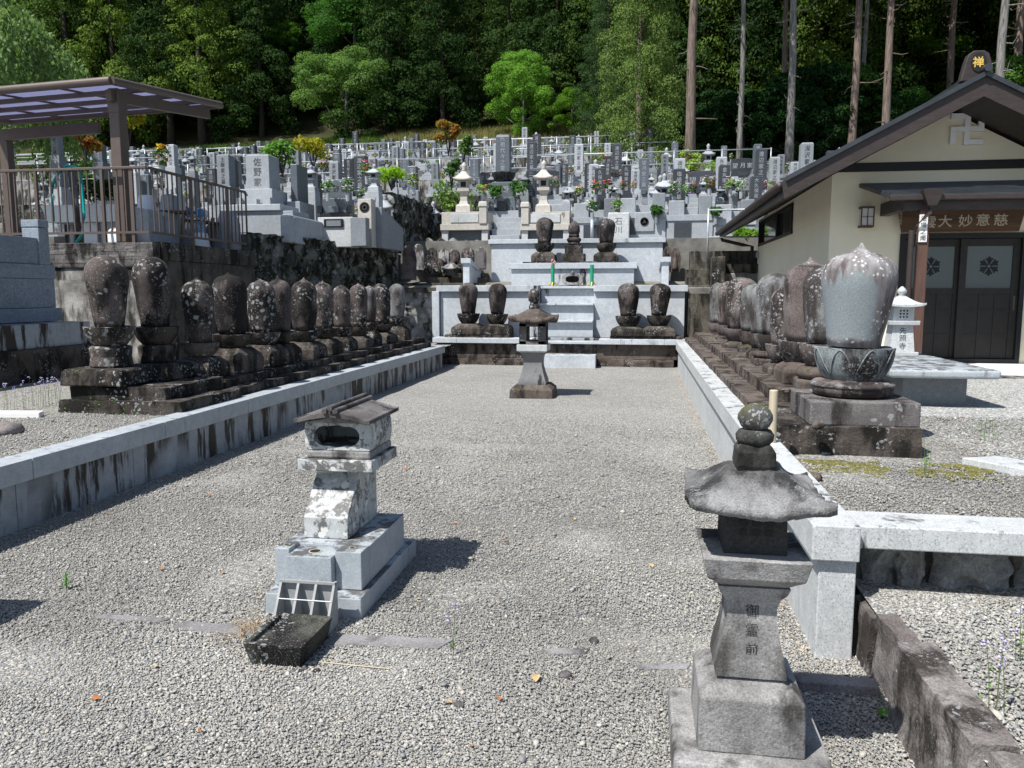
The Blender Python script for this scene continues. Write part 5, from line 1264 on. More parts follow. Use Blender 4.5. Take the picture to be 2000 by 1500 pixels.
# ================================================================== OLD CARVED STONES BESIDE THE PLATFORM
def old_stone(label, u, vt, vb, wp, Y, style, mat, group='old carved stones left of the platform'):
    p = aty(u, vb, Y); top = aty(u, vt, Y); w = wp * Y / F; h = top.z - p.z
    t = thing('carved_stone' if style != 'stele' else 'stele', label, 'carved stone', p, random.uniform(-.1, .1), group)
    d = w * .45
    if style == 'stele': poly = [(-w / 2, 0), (-w / 2, h * .9), (-w * .36, h * .97), (0, h), (w * .36, h * .97), (w / 2, h * .9), (w / 2, 0)]
    elif style == 'point': poly = [(-w / 2, 0), (-w * .5, h * .72), (-w * .3, h * .88), (0, h), (w * .3, h * .88), (w * .5, h * .72), (w / 2, 0)]
    else: poly = [(-w * .48, 0), (-w * .5, h * .6), (-w * .42, h * .82), (-w * .2, h * .96), (0, h), (w * .2, h * .96), (w * .42, h * .82), (w * .5, h * .6), (w * .48, 0)]
    o = MB().prism(poly, -d / 2, d / 2, 'y').build('slab', mat, t, bevel=min(.02, w * .06))
    if style == 'stele':
        m = MB(); text(m, '永代供養', 0, h * .55, w * .38, -d / 2 - .002, pitch=1.3); m.build('inscription', 'ink_grey', t)
    elif style == 'panel':
        MB().prism([(x * .72, z * .86 + .02) for x, z in poly], -d / 2 - .012, -d / 2 + .01, 'y').build('panel', mat, t, bevel=.005)
    else:
        m = MB(); m.lathe([(w * .30, h * .08), (w * .32, h * .2), (w * .22, h * .38), (w * .2, h * .5), (w * .1, h * .58), (w * .13, h * .66), (w * .1, h * .76), (w * .03, h * .8)], 14, 0, -d / 2 + .01)
        m.build('figure', mat, t, smooth=True)
    return t
Z6 = lambda x, y: (740 + x / 8.333, 440 + y / 8.333)
for (x, yt, yb, w, Y, st, mat, lab) in [(200, 225, 880, 240, 19.15, 'stele', 'lantern_stone', 'tall grey square-cut stele with carved characters, leftmost of the old stones'), (490, 320, 890, 250, 19.2, 'panel', 'egg_plum', 'pinkish stele with a recessed panel, second of the old stones'), (650, 300, 740, 200, 19.75, 'panel', 'lantern_stone', 'grey gabled slab peeping out behind the pinkish stele'),
    (610, 135, 400, 190, 20.4, 'point', 'lantern_stone', 'small grey gabled stone standing highest behind the others'), (830, 490, 790, 170, 19.65, 'fig', 'egg_lichen', 'small lichened figure stone, front left of the group'), (985, 535, 790, 170, 19.65, 'fig', 'egg_lichen', 'small lichened figure stone, left of the hat-shaped roof stone'),
    (815, 200, 480, 180, 20.35, 'point', 'lantern_stone', 'figure stone under a pointed hood, back row left'), (1020, 205, 480, 180, 20.35, 'point', 'egg_brown', 'dark figure stone with pointed top, back row centre left'), (1215, 200, 480, 190, 20.35, 'point', 'lantern_stone', 'figure stone with a broad pointed top, back row centre'), (1420, 235, 480, 180, 20.35, 'fig', 'egg_lichen', 'round topped figure stone, back row right'), (1600, 235, 480, 170, 20.35, 'point', 'lantern_stone', 'figure stone with triangular cap, back row far right'),
    (870, 360, 640, 170, 19.95, 'fig', 'egg_brown', 'brown figure stone, middle row left'), (1070, 375, 640, 180, 19.95, 'point', 'lantern_stone', 'grey niche stone, middle row centre left'), (1240, 390, 640, 160, 19.95, 'fig', 'egg_brown', 'dark figure stone, middle row centre right'), (1450, 350, 640, 210, 19.95, 'fig', 'egg_lichen', 'broad figure stone with clear carving, middle row right'), (1380, 545, 780, 170, 19.65, 'fig', 'egg_lichen', 'small lichened figure stone, front right of the group'), (1655, 350, 720, 190, 19.65, 'panel', 'block_grey', 'dark narrow shrine stone with an arched niche beside the platform')]:
    u, vt = Z6(x, yt); _, vb = Z6(x, yb); old_stone(lab, u, vt, vb, w / 8.333, Y, st, mat)
p = aty(882, 538, 19.4)
t = thing('roof_stone', 'low dark stone with a hat-shaped roof in front of the carved stones', 'stone', p)
MB().cloft(0, 0, [(0, .24, .24), (.16, .22, .22)]).build('body', 'jewel_plain', t, bevel=.01)
rf = MB(); roof4(rf, 0, 0, .15, .42, .16, edge=.03, lift=.04, N=14, power=1.3, top=.15); rf.build('roof', 'lantern_stone', t, smooth=True)
for k, (u, vt, vb, w, lab) in enumerate([(1303, 481, 528, 18, 'dark figure stone just right of the platform back wall'), (1318, 483, 532, 20, 'dark leaning figure stone beside the concrete pier')]):
    old_stone(lab, u, vt, vb, w, 19.9, 'fig', 'plinth_brown', 'old carved stones right of the platform')

# ================================================================== CEMETERY ON THE SLOPE
def add_text_part(parent, s, cz, size, y, mat='ink', vertical=True, name='inscription', pitch=1.12, bold=0.0, cx=0):
    m = MB(); text(m, s, cx, cz, size, y, vertical, pitch, bold); return m.build(name, mat, parent, recalc=False)
def grave(name, label, loc, w, h, ped, mat, txt, group=None, wide=False, inkm='silver_ink', basem='granite_light', curb=None, rz=0.0, incense=True):
    t = thing(name, label, 'gravestone', loc, rz, group)
    d = w * (.45 if wide else .95)
    if curb:
        cw, cd, chh = curb
        MB().loft([(-.3, -cw / 2, cw / 2, -cd / 2, cd / 2), (chh, -cw / 2, cw / 2, -cd / 2, cd / 2)]).build('kerb_base', 'granite_mid' if basem == 'granite_mid' else 'granite_light', t, bevel=.01)
        z = chh
    else: z = 0
    n_ = 3 if ped > .45 else 2; hh = (ped - z) / n_
    ws = [(2.3, 2.5), (1.75, 1.9), (1.4, 1.45)] if not wide else [(1.5, 2.6), (1.25, 2.0), (1.1, 1.5)]
    for k in range(n_):
        a, b = ws[k + (3 - n_)]
        MB().box(-w * a / 2, w * a / 2, -d * b / 2, d * b / 2, z + .001, z + hh - .001).build('base_tier', basem if k < n_ - 1 else mat, t, bevel=.01); z += hh
    if wide: MB().prism([(-w / 2, z), (-w * .49, z + h * .93), (-w * .3, z + h * .985), (0, z + h), (w * .3, z + h * .985), (w * .49, z + h * .93), (w / 2, z)], -d / 2, d / 2, 'y').build('headstone', mat, t, bevel=.012)
    else: MB().cloft(0, 0, [(z, w, d), (z + h * .97, w * .985, d * .985), (z + h, w * .82, d * .8)]).build('headstone', mat, t, bevel=.008)
    if txt:
        if wide: add_text_part(t, txt, z + h * .5, min(h * .42, w * .8 / len(txt)), -d / 2 - .004, inkm, False, pitch=1.25)
        else: add_text_part(t, txt, z + h * .5, min(w * .58, h * .86 / len(txt) / 1.12), -d / 2 - .004, inkm)
    if incense:
        zb = z - hh
        for s in (-1, 1): MB().cloft(s * w * .62, -d * .85, [(zb, w * .2, w * .2), (zb + .17, w * .18, w * .18)]).build('flower_holder', basem, t, bevel=.004)
        MB().cloft(0, -d * .95, [(zb, w * .42, w * .3), (zb + .13, w * .42, w * .3)]).build('incense_box', mat, t, bevel=.004)
    return t
def lantern(label, loc, h, mat='granite_light', group=None, wr=None, hero=False, rz=0.0):
    t = thing('stone_lantern', label, 'stone lantern', loc, rz, group); k = h
    w = wr or h * .4
    MB().cloft(0, 0, [(0, w * .78, w * .78), (k * .14, w * .74, w * .74), (k * .17, w * .6, w * .6)]).build('foot', mat, t, bevel=.006)
    MB().cloft(0, 0, [(k * .17, w * .5, w * .5), (k * .24, w * .38, w * .38), (k * .36, w * .34, w * .34), (k * .42, w * .5, w * .5)]).build('shaft', mat, t, bevel=.004)
    MB().cloft(0, 0, [(k * .42, w * .62, w * .62), (k * .48, w * .64, w * .64)]).build('tray', mat, t, bevel=.004)
    MB().cloft(0, 0, [(k * .48, w * .46, w * .46), (k * .64, w * .46, w * .46)]).build('fire_box', mat, t, bevel=.004)
    MB().box(-w * .14, w * .14, -w * .234, -w * .2305, k * .51, k * .61).build('window', 'interior', t)
    rf = MB(); roof4(rf, 0, 0, k * .64, w, k * .17, edge=k * .02, lift=k * .03, N=16 if hero else 8, power=1.3, top=.2); rf.build('roof', mat, t, smooth='auto')
    MB().lathe([(w * .1, k * .82), (w * .14, k * .84), (w * .09, k * .87), (w * .15, k * .91), (w * .13, k * .95), (w * .02, k)], 14 if hero else 8).build('jewel', mat, t, smooth=True)
    return t
def bouquet(label, loc, cols, seed, size=.3, group='fresh flowers on the graves', vase='steel'):
    t = thing('flower_bouquet', label, 'flowers', loc, random.uniform(0, 6), group); g = random.Random(seed)
    MB().lathe([(size * .12, 0), (size * .14, size * .5), (size * .11, size * .5)], 8).build('vase', vase, t, smooth='auto')
    V, Fc = leaves([(0, 0, size * .95)], [size * .42], 60, size * .12, seed, squash=1.0); np_object('leaves', V, Fc, 'leaf_broad', t)
    for c in cols:
        m = MB()
        for k in range(16 // len(cols) + 1):
            a = g.uniform(0, 6.28); r = g.uniform(.1, .45) * size; q = Vector((r * math.cos(a), r * math.sin(a), size * g.uniform(.7, 1.5))); s = size * g.uniform(.10, .17)
            for b in range(5):
                th = b * 1.257 + a; e = Vector((math.cos(th), math.sin(th), .35)) * s; f = Vector((math.cos(th + .6), math.sin(th + .6), .15)) * s * .8
                m.add([tuple(q), tuple(q + f), tuple(q + e * 1.25), tuple(q + e.lerp(f, -.6) * .8)], [(0, 1, 2, 3)])
        m.build('blossoms', c, t, recalc=False)
    return t
def remove_tree(o):
    for c in list(o.children):
        for g in list(c.children): bpy.data.objects.remove(g)
        bpy.data.objects.remove(c)
    bpy.data.objects.remove(o)
def solveY(vb, ped=.8):
    best = None
    for k in range(0, 340):
        Y = 20.6 + k * .1; z = CH + (571 - vb) / 1520 * Y * 1.0
        e = abs(z - (rowz(Y) + ped)) + Y * .0005
        if best is None or e < best[0]: best = (e, Y)
    return best[1]
HERO = []
def hero(u, vt, vb, wp, mat, txt, label, Y=None, ground=None, wide=False, inkm='silver_ink', basem='granite_light', ped=.8, grp=None, incense=True):
    Y = Y or solveY(vb, ped); p = aty(u, vb, Y); top = aty(u, vt, Y); w = wp * Y / F * 1.0
    zg = ground if ground is not None else rowz(Y); zg = min(zg, p.z - .25)
    HERO.append((p.x, Y, w))
    return grave('gravestone', label, (p.x, Y, zg), w, top.z - p.z, p.z - zg, mat, txt, grp, wide, inkm, basem, incense=incense)
def hlant(u, vt, vb, wr, label, Y=None, mat='granite_light'):
    Y = Y or solveY(vb, .5); p = aty(u, vb, Y); top = aty(u, vt, Y); zg = p.z
    HERO.append((p.x, Y, .4))
    t = lantern(label, p, top.z - p.z, mat, None, wr * Y / F, True)
    gz = rowz(Y) if Y > 20.2 else 2.72
    if p.z - gz > .12: MB().cloft(0, 0, [(gz - p.z, wr * Y / F * .9, wr * Y / F * .9), (-.002, wr * Y / F * .85, wr * Y / F * .85)]).build('pedestal', mat, t, bevel=.01)
    return t

# --- the tall family grave on the axis with its enclosure
c = aty(984, 415, 22.3)
t = thing('family_grave', 'tallest dark family grave with carved lotus collar, behind the platform', 'gravestone', (c.x, 22.3, 2.95)); HERO += [(c.x, 22.3, 1.6), (c.x - 1.3, 21.3, .8), (c.x + 1.3, 21.3, .8)]
zz = lambda v: aty(984, v, 22.3).z - 2.95
MB().cloft(0, 0, [(0, 1.1, 1.1), (zz(415), 1.0, 1.0)]).build('base_tier', 'granite_light', t, bevel=.01)
MB().cloft(0, 0, [(zz(415), .82, .8), (zz(388), .76, .74)]).build('base_tier', 'granite_slate', t, bevel=.01)
MB().cloft(0, 0, [(zz(388), .62, .6), (zz(358), .60, .58)]).build('name_block', 'granite_slate', t, bevel=.01)
lotus(MB(), zz(358), zz(338) - zz(358), .33, .2, 10, 60, .08, .12).build('lotus_collar', 'granite_black', t, smooth='auto')
MB().cloft(0, 0, [(zz(338), .40, .38), (zz(270), .39, .37), (zz(265), .34, .32)]).build('headstone', 'granite_slate', t, bevel=.012)
add_text_part(t, '先祖代々之霊', (zz(338) + zz(265)) / 2, .145, -.197, 'silver_ink'); add_text_part(t, '河野', zz(373), .19, -.302, 'silver_ink', False)
MB().box(-.16, .16, -.56, -.42, zz(415), zz(397)).build('incense_box', 'granite_black', t, bevel=.01)
MB().prism([(-.1, zz(397) + .0), (-.1, zz(397) + .12), (0, zz(397) + .17), (.1, zz(397) + .12), (.1, zz(397))], -.44, -.42, 'y').build('crest_plate', 'silver_ink', t)
for s, ua, ub in ((-1, 862, 952), (1, 1018, 1112)):
    a = aty(ua, 450, 20.75).x; b = aty(ub, 450, 20.75).x
    t = thing('grave_enclosure', ('left' if s < 0 else 'right') + ' speckled granite enclosure with dark opening under a lantern, behind the platform', 'enclosure', ((a + b) / 2, 21.1, 2.95))
    z1_, z2_, z3_ = aty(ua, 450, 20.75).z, aty(ua, 438, 20.75).z, aty(ua, 414, 20.75).z
    def G(mb, nm, mt, **k): return mb.build(nm, mt, t, w=True, bevel=k.get('bevel', .008))
    G(MB().box(a, a + .17, 20.8, 21.6, 2.9, z1_ - .002), 'leg_post', 'granite_white'); G(MB().box(b - .17, b, 20.8, 21.6, 2.9, z1_ - .002), 'leg_post', 'granite_white')
    G(MB().box(a + .17, b - .17, 20.95, 21.6, 2.9, z1_ - .003), 'dark_opening', 'granite_slate')
    G(MB().box(a - .03, b + .03, 20.75, 21.65, z1_, z2_), 'ledge', 'granite_beige')
    G(MB().box(a, b, 20.8, 21.6, z2_ + .001, z3_), 'panel_block', 'granite_beige'); G(MB().box(a + .25, b - .25, 20.77, 20.799, z2_ + .04, z3_ - .05), 'carved_panel', 'granite_white')
    xi = b - .22 if s < 0 else a
    G(MB().box(xi, xi + .2, 20.72, 20.95, z2_, z3_ + .1), 'gate_post', 'granite_beige'); G(MB().cloft(xi + .1, 20.835, [(z3_ + .1, .24, .26), (z3_ + .14, .25, .27), (z3_ + .26, .22, .24)]), 'gate_post_cap', 'granite_beige', bevel=.03)
    xl = aty(907 if s < 0 else 1062, 414, 21.25).x
    lt = lantern(('left' if s < 0 else 'right') + ' beige carved stone lantern flanking the tallest grave', (xl, 21.25, z3_ + .001), aty(907, 317, 21.25).z - z3_, 'granite_beige', None, .52, True)
t = thing('grave_steps', 'pale granite steps between the two enclosures of the tallest grave', 'steps', (c.x, 21.2, 2.95))
for k, (z_, y_) in enumerate(((3.12, 20.75), (3.30, 21.0), (3.50, 21.3), (3.66, 21.6))): MB().box(aty(957, 450, 20.75).x, aty(1014, 450, 20.75).x, y_, 22.3, 2.9, z_ + .001 * k).build('step', 'granite_light', t, w=True, bevel=.006)

# --- graves of the left terrace
hero(515, 305, 373, 50, 'granite_light', '佐野家', 'wide pale granite grave with three large incised characters, left terrace', 16.6, 2.74, inkm='ink_grey', basem='granite_light')
hero(443, 303, 366, 27, 'granite_mid', '土屋家之墓', 'grey upright grave with five incised characters, left of the wide pale grave', 17.6, 2.74, inkm='ink', basem='granite_mid')
hero(661, 352, 389, 50, 'granite_slate', '佐野家', 'low wide dark grave with horizontal lettering and white flowers, left terrace', 17.4, 2.74, wide=True, inkm='ink', basem='granite_black')
hero(338, 283, 327, 17, 'granite_light', '鈴木家之墓', 'slim pale upright grave right of the shelter post', 19.4, 2.74, inkm='ink_grey')
hero(113, 259, 305, 17, 'granite_mid', '鎌田家之墓', 'grey upright grave seen under the shelter roof', 19.3, 2.74, inkm='ink')
hero(198, 283, 318, 17, 'granite_slate', '秋山家之墓', 'dark grey grave just left of the shelter post', 19.6, 2.74)
t = thing('grave_slab', 'narrow upright slate slab seen edge-on beside the wide pale grave', 'gravestone', (aty(580, 400, 17).x, 17.2, 2.74)); HERO.append((aty(580, 400, 17).x, 17.2, .4))
MB().box(-.09, .07, -.3, .28, aty(580, 395, 17).z - 2.74, aty(580, 322, 17).z - 2.74).build('slab', 'granite_slate', t, bevel=.01); MB().box(-.16, .16, -.4, .4, 0, aty(580, 395, 17).z - 2.742).build('base_tier', 'granite_light', t, bevel=.01)
t = thing('grave_enclosure', 'polished pale granite enclosure wall in front of the wide pale grave', 'enclosure', (aty(560, 440, 16).x, 15.8, 2.6))
def G(mb, nm, mt, bevel=.012): return mb.build(nm, mt, t, w=True, bevel=bevel)
xa, xb = aty(430, 450, 15.2).x, aty(617, 450, 16.2).x
G(MB().box(xa, xb - .1, 15.3, 16.1, 2.6, aty(520, 412, 15.3).z), 'front_block', 'granite_light'); G(MB().box(xa - .05, xb - .35, 15.25, 16.15, aty(520, 412, 15.3).z + .001, aty(520, 399, 15.3).z), 'front_cap', 'granite')
G(MB().box(aty(553, 450, 15.1).x, aty(562, 450, 15.1).x + .12, 14.95, 16.7, 2.6, aty(553, 420, 15.1).z), 'rounded_pier', 'granite', .05)
G(MB().box(aty(570, 450, 15.2).x, xb, 15.15, 17.1, 2.6, aty(570, 424, 15.2).z), 'side_wall', 'granite')
t = thing('grave_enclosure', 'white granite kerb with a framed dark relief under the low wide dark grave', 'enclosure', (aty(655, 440, 16.5).x, 16.8, 2.6))
G(MB().box(aty(621, 450, 16.6).x, aty(689, 450, 16.6).x, 16.6, 17.0, 2.6, aty(650, 424, 16.6).z), 'kerb', 'granite_white'); G(MB().box(aty(634, 450, 16.6).x, aty(671, 450, 16.6).x, 16.57, 16.599, aty(650, 444, 16.6).z, aty(650, 428, 16.6).z), 'dark_frame', 'granite_black', 0)
G(MB().box(aty(639, 450, 16.6).x, aty(667, 450, 16.6).x, 16.56, 16.569, aty(650, 442, 16.6).z, aty(650, 431, 16.6).z), 'relief_panel', 'granite_mid', 0)
t = thing('grave_enclosure', 'tall speckled gate pier with a round crest and a wall falling away behind', 'enclosure', (aty(712, 440, 16.8).x, 17.2, 2.6))
xa, xb = aty(700, 450, 16.7).x, aty(726, 450, 16.7).x
G(MB().box(xa, xb, 16.7, 17.0, 2.6, aty(712, 388, 16.7).z), 'gate_pier', 'granite_beige'); G(MB().lathe([(.1, 0), (.1, .01)], 20), 'x', 'ink') if False else None
m = MB(); m.lathe([(.115, 0), (.115, .006), (.09, .006), (.09, .0)], 24); m.lathe([(.07, 0), (.07, .005), (.03, .005), (.03, 0)], 16)
for i, v in enumerate(m.v): m.v[i] = (v[0] + (xa + xb) / 2, 16.699 - v[2], v[1] + aty(712, 405, 16.7).z)
m.build('round_crest', 'ink', t, w=True)
G(MB().prism([(17.0, 2.6), (18.6, 2.6), (18.6, 3.15), (17.0, 3.5)], xb - .02, xb + .14, 'x'), 'falling_wall', 'granite_mid'); G(MB().box(aty(686, 450, 16.4).x, aty(716, 450, 16.4).x, 16.35, 16.6, 2.6, aty(700, 425, 16.4).z), 'low_wing', 'granite_mid')
hlant(609, 322, 374, 29, 'grey stone lantern with wide roof left of the low wide dark grave', 18.3)
hlant(732, 320, 374, 29, 'grey stone lantern with wide roof right of the low wide dark grave', 18.3)
rockwall('rock_wall', 'dark rock wall running uphill beside the mossy stairs', (-6.2, 19.2), (-6.0, 23.7), 2.6, 4.1, amp=.1, cell=.4)
t = thing('stone_steps', 'mossy stone steps climbing between the left terrace and the tallest grave', 'steps', (-5.3, 21.2, 2.2))
for k in range(9): MB().box(-5.95, -4.72, 20.2 + .32 * k, 24.0, 2.0, 2.25 + .185 * k).build('step', 'concrete_dark', t, w=True, bevel=.01)

# --- graves one can pick out in the middle and on the right
HL = [(709, 303, 352, 18, 'granite_beige', '山本家之墓', 'beige upright grave with dark characters above the low wide dark grave', 'ink'),
      (660, 300, 345, 15, 'granite_slate', '寿清之墓', 'narrow dark grave above and left of the beige one', 'silver_ink'), (684, 311, 352, 19, 'granite_dark', '望月家之墓', 'charcoal grave immediately left of the beige upright one', 'silver_ink'),
      (793, 312, 354, 18, 'granite_slate', '河口家之墓', 'charcoal blue grave midway between the beige grave and the red leaved shrub', 'silver_ink'), (851, 319, 352, 14, 'granite_mid', '秋山家之墓', 'bluish grey grave behind the dark stair wall', 'ink'),
      (770, 327, 352, 10, 'granite_dark', None, 'small square dark grave left of the charcoal blue one', 'ink'), (928, 311, 348, 17, 'granite_slate', '天野家之墓', 'slate grave just left of the tallest dark family grave', 'silver_ink'),
      (1038, 333, 388, 18, 'granite_dark', '二宮家之墓', 'charcoal grave between the tallest grave and the right beige lantern', 'silver_ink'), (1089, 322, 360, 12, 'granite_slate', '佐藤家之墓', 'slate grave, left one of a close pair right of the beige lantern', 'silver_ink'),
      (1102, 320, 361, 15, 'granite_dark', '望月家之墓', 'charcoal grave, right one of a close pair right of the beige lantern', 'silver_ink'), (1128, 332, 368, 15, 'granite_light', '山本家之墓', 'pale grave with dark characters between the close pair and the flowers', 'ink'),
      (1172, 329, 386, 20, 'granite_dark', '久保家之墓', 'large charcoal grave with bright flowers at its foot', 'silver_ink'), (1187, 318, 345, 13, 'granite_dark', '遠藤家', 'dark grave peeking above the large one with bright flowers', 'silver_ink'),
      (1223, 323, 378, 17, 'granite_dark', '久保家之墓', 'tall charcoal grave beside the pale blue one', 'silver_ink'), (1241, 332, 372, 15, 'granite', '佐野家之墓', 'pale blue upright grave with dark characters', 'ink'),
      (1290, 331, 364, 14, 'granite_dark', None, 'plain dark slab grave before the first tall tree trunk', 'ink'), (1325, 331, 396, 23, 'granite_dark', '塩崎家之墓', 'big charcoal grave with white lilies at its foot', 'silver_ink'),
      (1386, 337, 368, 15, 'granite_mid', '丸山家', 'small grey grave left of the tall charcoal one near the temple', 'ink'), (1413, 323, 384, 20, 'granite_dark', '金丸家之墓', 'tall charcoal grave nearest the second tree trunk', 'silver_ink'),
      (1475, 345, 392, 21, 'granite_dark', '大久保家', 'charcoal grave partly behind the temple eaves', 'silver_ink'), (1551, 317, 345, 16, 'granite_light', '丹沢家', 'pale grave whose top shows above the temple roof', 'ink')]
for u, vt, vb, wp, mat, tx, lab, ink in HL: hero(u, vt, vb, wp, mat, tx, lab, Y=22.6 if vb >= 378 else None, inkm=ink, basem='granite_light' if random.random() < .6 else 'granite_mid')
for u, vt, vb, wr, lab in [(1272, 340, 374, 14, 'narrow grey lantern left of the plain dark slab grave'), (1277, 361, 412, 20, 'pale stone lantern on a tall pier right of the carved enclosure'), (1373, 349, 384, 19, 'pale lantern with wide roof left of the grey grave'), (1406, 364, 392, 18, 'pale lantern in front of the tall charcoal grave'), (1432, 348, 382, 18, 'pale lantern right of the tall charcoal grave'), (1107, 366, 398, 18, 'grey lantern right of the right beige one'), (1025, 338, 378, 20, 'grey lantern behind the right beige lantern'), (960, 338, 378, 16, 'grey lantern partly behind the tallest grave'), (1198, 360, 392, 19, 'round topped pale lantern beside the bright flowers'), (448, 372, 398, 14, 'small pale lantern below the grey grave with five characters'), (378, 297, 340, 18, 'pale lantern right of the shelter, in front of the upper railings'), (263, 300, 345, 20, 'grey roofed lantern right of the shelter post')]:
    hlant(u, vt, vb, wr, lab, 22.4 if vb > 372 and u > 700 else (19.0 if u < 700 else None), random.choice(['granite_light', 'granite_light', 'granite_mid']))
# front enclosures on the right
er = random.Random(4)
for k, (ua, ub, vt, lab) in enumerate([(1116, 1205, 425, 'grey granite enclosure with a small dark opening behind the platform, left of the name pier'), (1207, 1300, 415, 'grey granite enclosure with name pier and a triangle crest'), (1302, 1392, 420, 'light granite enclosure with a square dark opening, right of the triangle crest'), (1394, 1475, 428, 'plain light granite enclosure next to the temple eaves')]):
    Y = 21.0; a, b = aty(ua, 450, Y).x, aty(ub, 450, Y).x; zt = aty(ua, vt, Y).z
    t = thing('grave_enclosure', lab, 'enclosure', ((a + b) / 2, Y, 2.8))
    G(MB().box(a, b, Y, Y + .9, 2.6, zt - .16), 'front_wall', 'granite_light', .006); G(MB().box(a - .02, b + .02, Y - .03, Y + .93, zt - .158, zt), 'coping', 'granite_light', .01)
    G(MB().box(a + .02, b - .4, Y - .18, Y - .002, 2.6, 2.96), 'footing', 'granite', .01)
    if k != 3: 
        xc = a + (b - a) * (.45, .2, .35)[k]; G(MB().box(xc - .22, xc + .22, Y - .012, Y - .001, zt - .58, zt - .2), 'dark_opening', 'granite_dark', 0)
    G(MB().box(a + .05, a + .45, Y + .1, Y + .5, zt, zt + .38), 'corner_block', 'granite_light', .02); G(MB().box(b - .35, b - .02, Y + .12, Y + .5, zt, zt + .5), 'corner_block', 'granite_mid', .02)
    G(MB().box(a + .46, b - .36, Y + .3, Y + .42, zt, zt + .22), 'low_panel', 'granite_light', .01)
    if k == 1:
        G(MB().box(a - .25, a + .3, Y - .35, Y - .04, 2.9, zt - .03), 'name_pier', 'granite_white', .03); m = MB(); text(m, '石川', a + .02, (zt + 2.95) / 2, .2, Y - .353, pitch=1.05); m.build('pier_lettering', 'ink_grey', t, w=True, recalc=False)
        m = MB(); m.lathe([(.11, 0), (.11, .006), (.09, .006), (.09, .0)], 24); m.add([(-.06, -.04, .003), (.06, -.04, .003), (0, .065, .003)], [(0, 1, 2)])
        for i, v in enumerate(m.v): m.v[i] = (v[0] + b - .55, Y - .05 - v[2], v[1] + zt - .25)
        G(MB().box(b - .8, b - .3, Y - .042, Y - .002, zt - .5, zt - .02), 'crest_block', 'granite_light', .01); m.build('triangle_crest', 'ink', t, w=True)
for x_, lab in ((aty(1157, 420, 20.85).x, 'tall steel flower tube with green and yellow bouquet, left of two'), (aty(1205, 420, 20.85).x, 'tall steel flower tube with green and yellow bouquet, right of two')):
    z_ = aty(1157, 470, 20.85).z; t = bouquet(lab, (x_, 20.75, aty(1157, 430, 20.85).z), ['pet_yellow', 'pet_white', 'green_tube'], int(x_ * 7) + 50, .36, None)
    MB().tube([(0, 0, z_ - t.location.z), (0, 0, 0)], .045, 10).build('tube', 'steel', t, smooth=True)
FL = [(640, 385, 16.9, ['pet_white'], .34, 'white flowers left of the low wide dark grave'), (679, 385, 16.9, ['pet_white'], .34, 'white flowers right of the low wide dark grave'), (942, 386, 21.6, ['pet_yellow', 'pet_red', 'pet_pink'], .36, 'yellow and red bouquet beside the left beige lantern'), (1163, 386, 22.0, ['pet_red', 'pet_white', 'pet_orange'], .38, 'red and white bouquet left foot of the large charcoal grave'), (1187, 384, 22.0, ['pet_orange', 'pet_pink', 'pet_red'], .38, 'orange and pink bouquet right foot of the large charcoal grave'), (1316, 392, 22.0, ['pet_white'], .42, 'white lilies left foot of the big charcoal grave'), (1342, 390, 22.0, ['pet_purple', 'pet_white'], .38, 'purple and white bouquet right foot of the big charcoal grave'),
      (1215, 372, 22.0, ['pet_orange', 'pet_red'], .24, 'small orange bouquet left of the tall charcoal grave'), (1236, 372, 22.0, ['pet_pink', 'pet_orange'], .24, 'small pink bouquet before the pale blue grave'), (1385, 374, 22.0, ['pet_pink', 'pet_white'], .36, 'pink bouquet beside the wide roofed lantern'), (1426, 376, 22.0, ['pet_white', 'pet_pink'], .34, 'white and pink bouquet right of the tall charcoal grave'), (1447, 380, 22.0, ['pet_white'], .36, 'white bouquet near the temple eaves'), (1084, 372, 22.5, ['pet_pink', 'pet_white'], .34, 'pink and white bouquet right of the beige lantern'), (1130, 388, 22, ['pet_yellow', 'pet_white'], .3, 'yellow and white bouquet under the pale grave'),
      (318, 336, 18.2, ['pet_yellow', 'pet_white', 'pet_orange'], .5, 'large mixed bouquet beyond the railing corner'), (24, 300, 14.5, ['pet_pink', 'pet_yellow', 'pet_purple'], .36, 'pink and yellow bouquet at the far left under the shelter'), (632, 345, 19.5, ['pet_red', 'pet_pink'], .34, 'red bouquet behind the left grey lantern'), (717, 352, 19.5, ['pet_yellow', 'pet_pink'], .4, 'yellow and pink bouquet beside the right grey lantern'), (808, 371, 22, ['pet_yellow', 'pet_white'], .4, 'yellow bouquet on the path side below the charcoal blue grave')]
for k, (u, v, Y, cs_, s, lab) in enumerate(FL): p = aty(u, v + 8, Y); bouquet(lab, p, cs_, 100 + k, s, None)
for u, v, Y, s, lab in [(968, 384, 21.7, .5, 'leafy green sakaki branches left of the tallest grave'), (1012, 384, 21.7, .62, 'leafy green sakaki branches right of the tallest grave'), (1282, 415, 20.9, .36, 'green branches in a vase on the triangle crest enclosure'), (1398, 416, 20.9, .34, 'green branches in a steel tube near the temple')]:
    p = aty(u, v + 14, Y); t = thing('branch_vase', lab, 'plant', p); MB().lathe([(.05, -.1), (.055, .12), (.045, .12)], 10).build('vase', 'granite_mid', t, smooth='auto')
    V, Fc = leaves([(0, 0, s * .55), (s * .18, 0, s * .75), (-s * .15, 0, s * .8)], [s * .36, s * .3, s * .28], 320, .045, int(u)); np_object('foliage', V, Fc, 'leaf_broad', t)

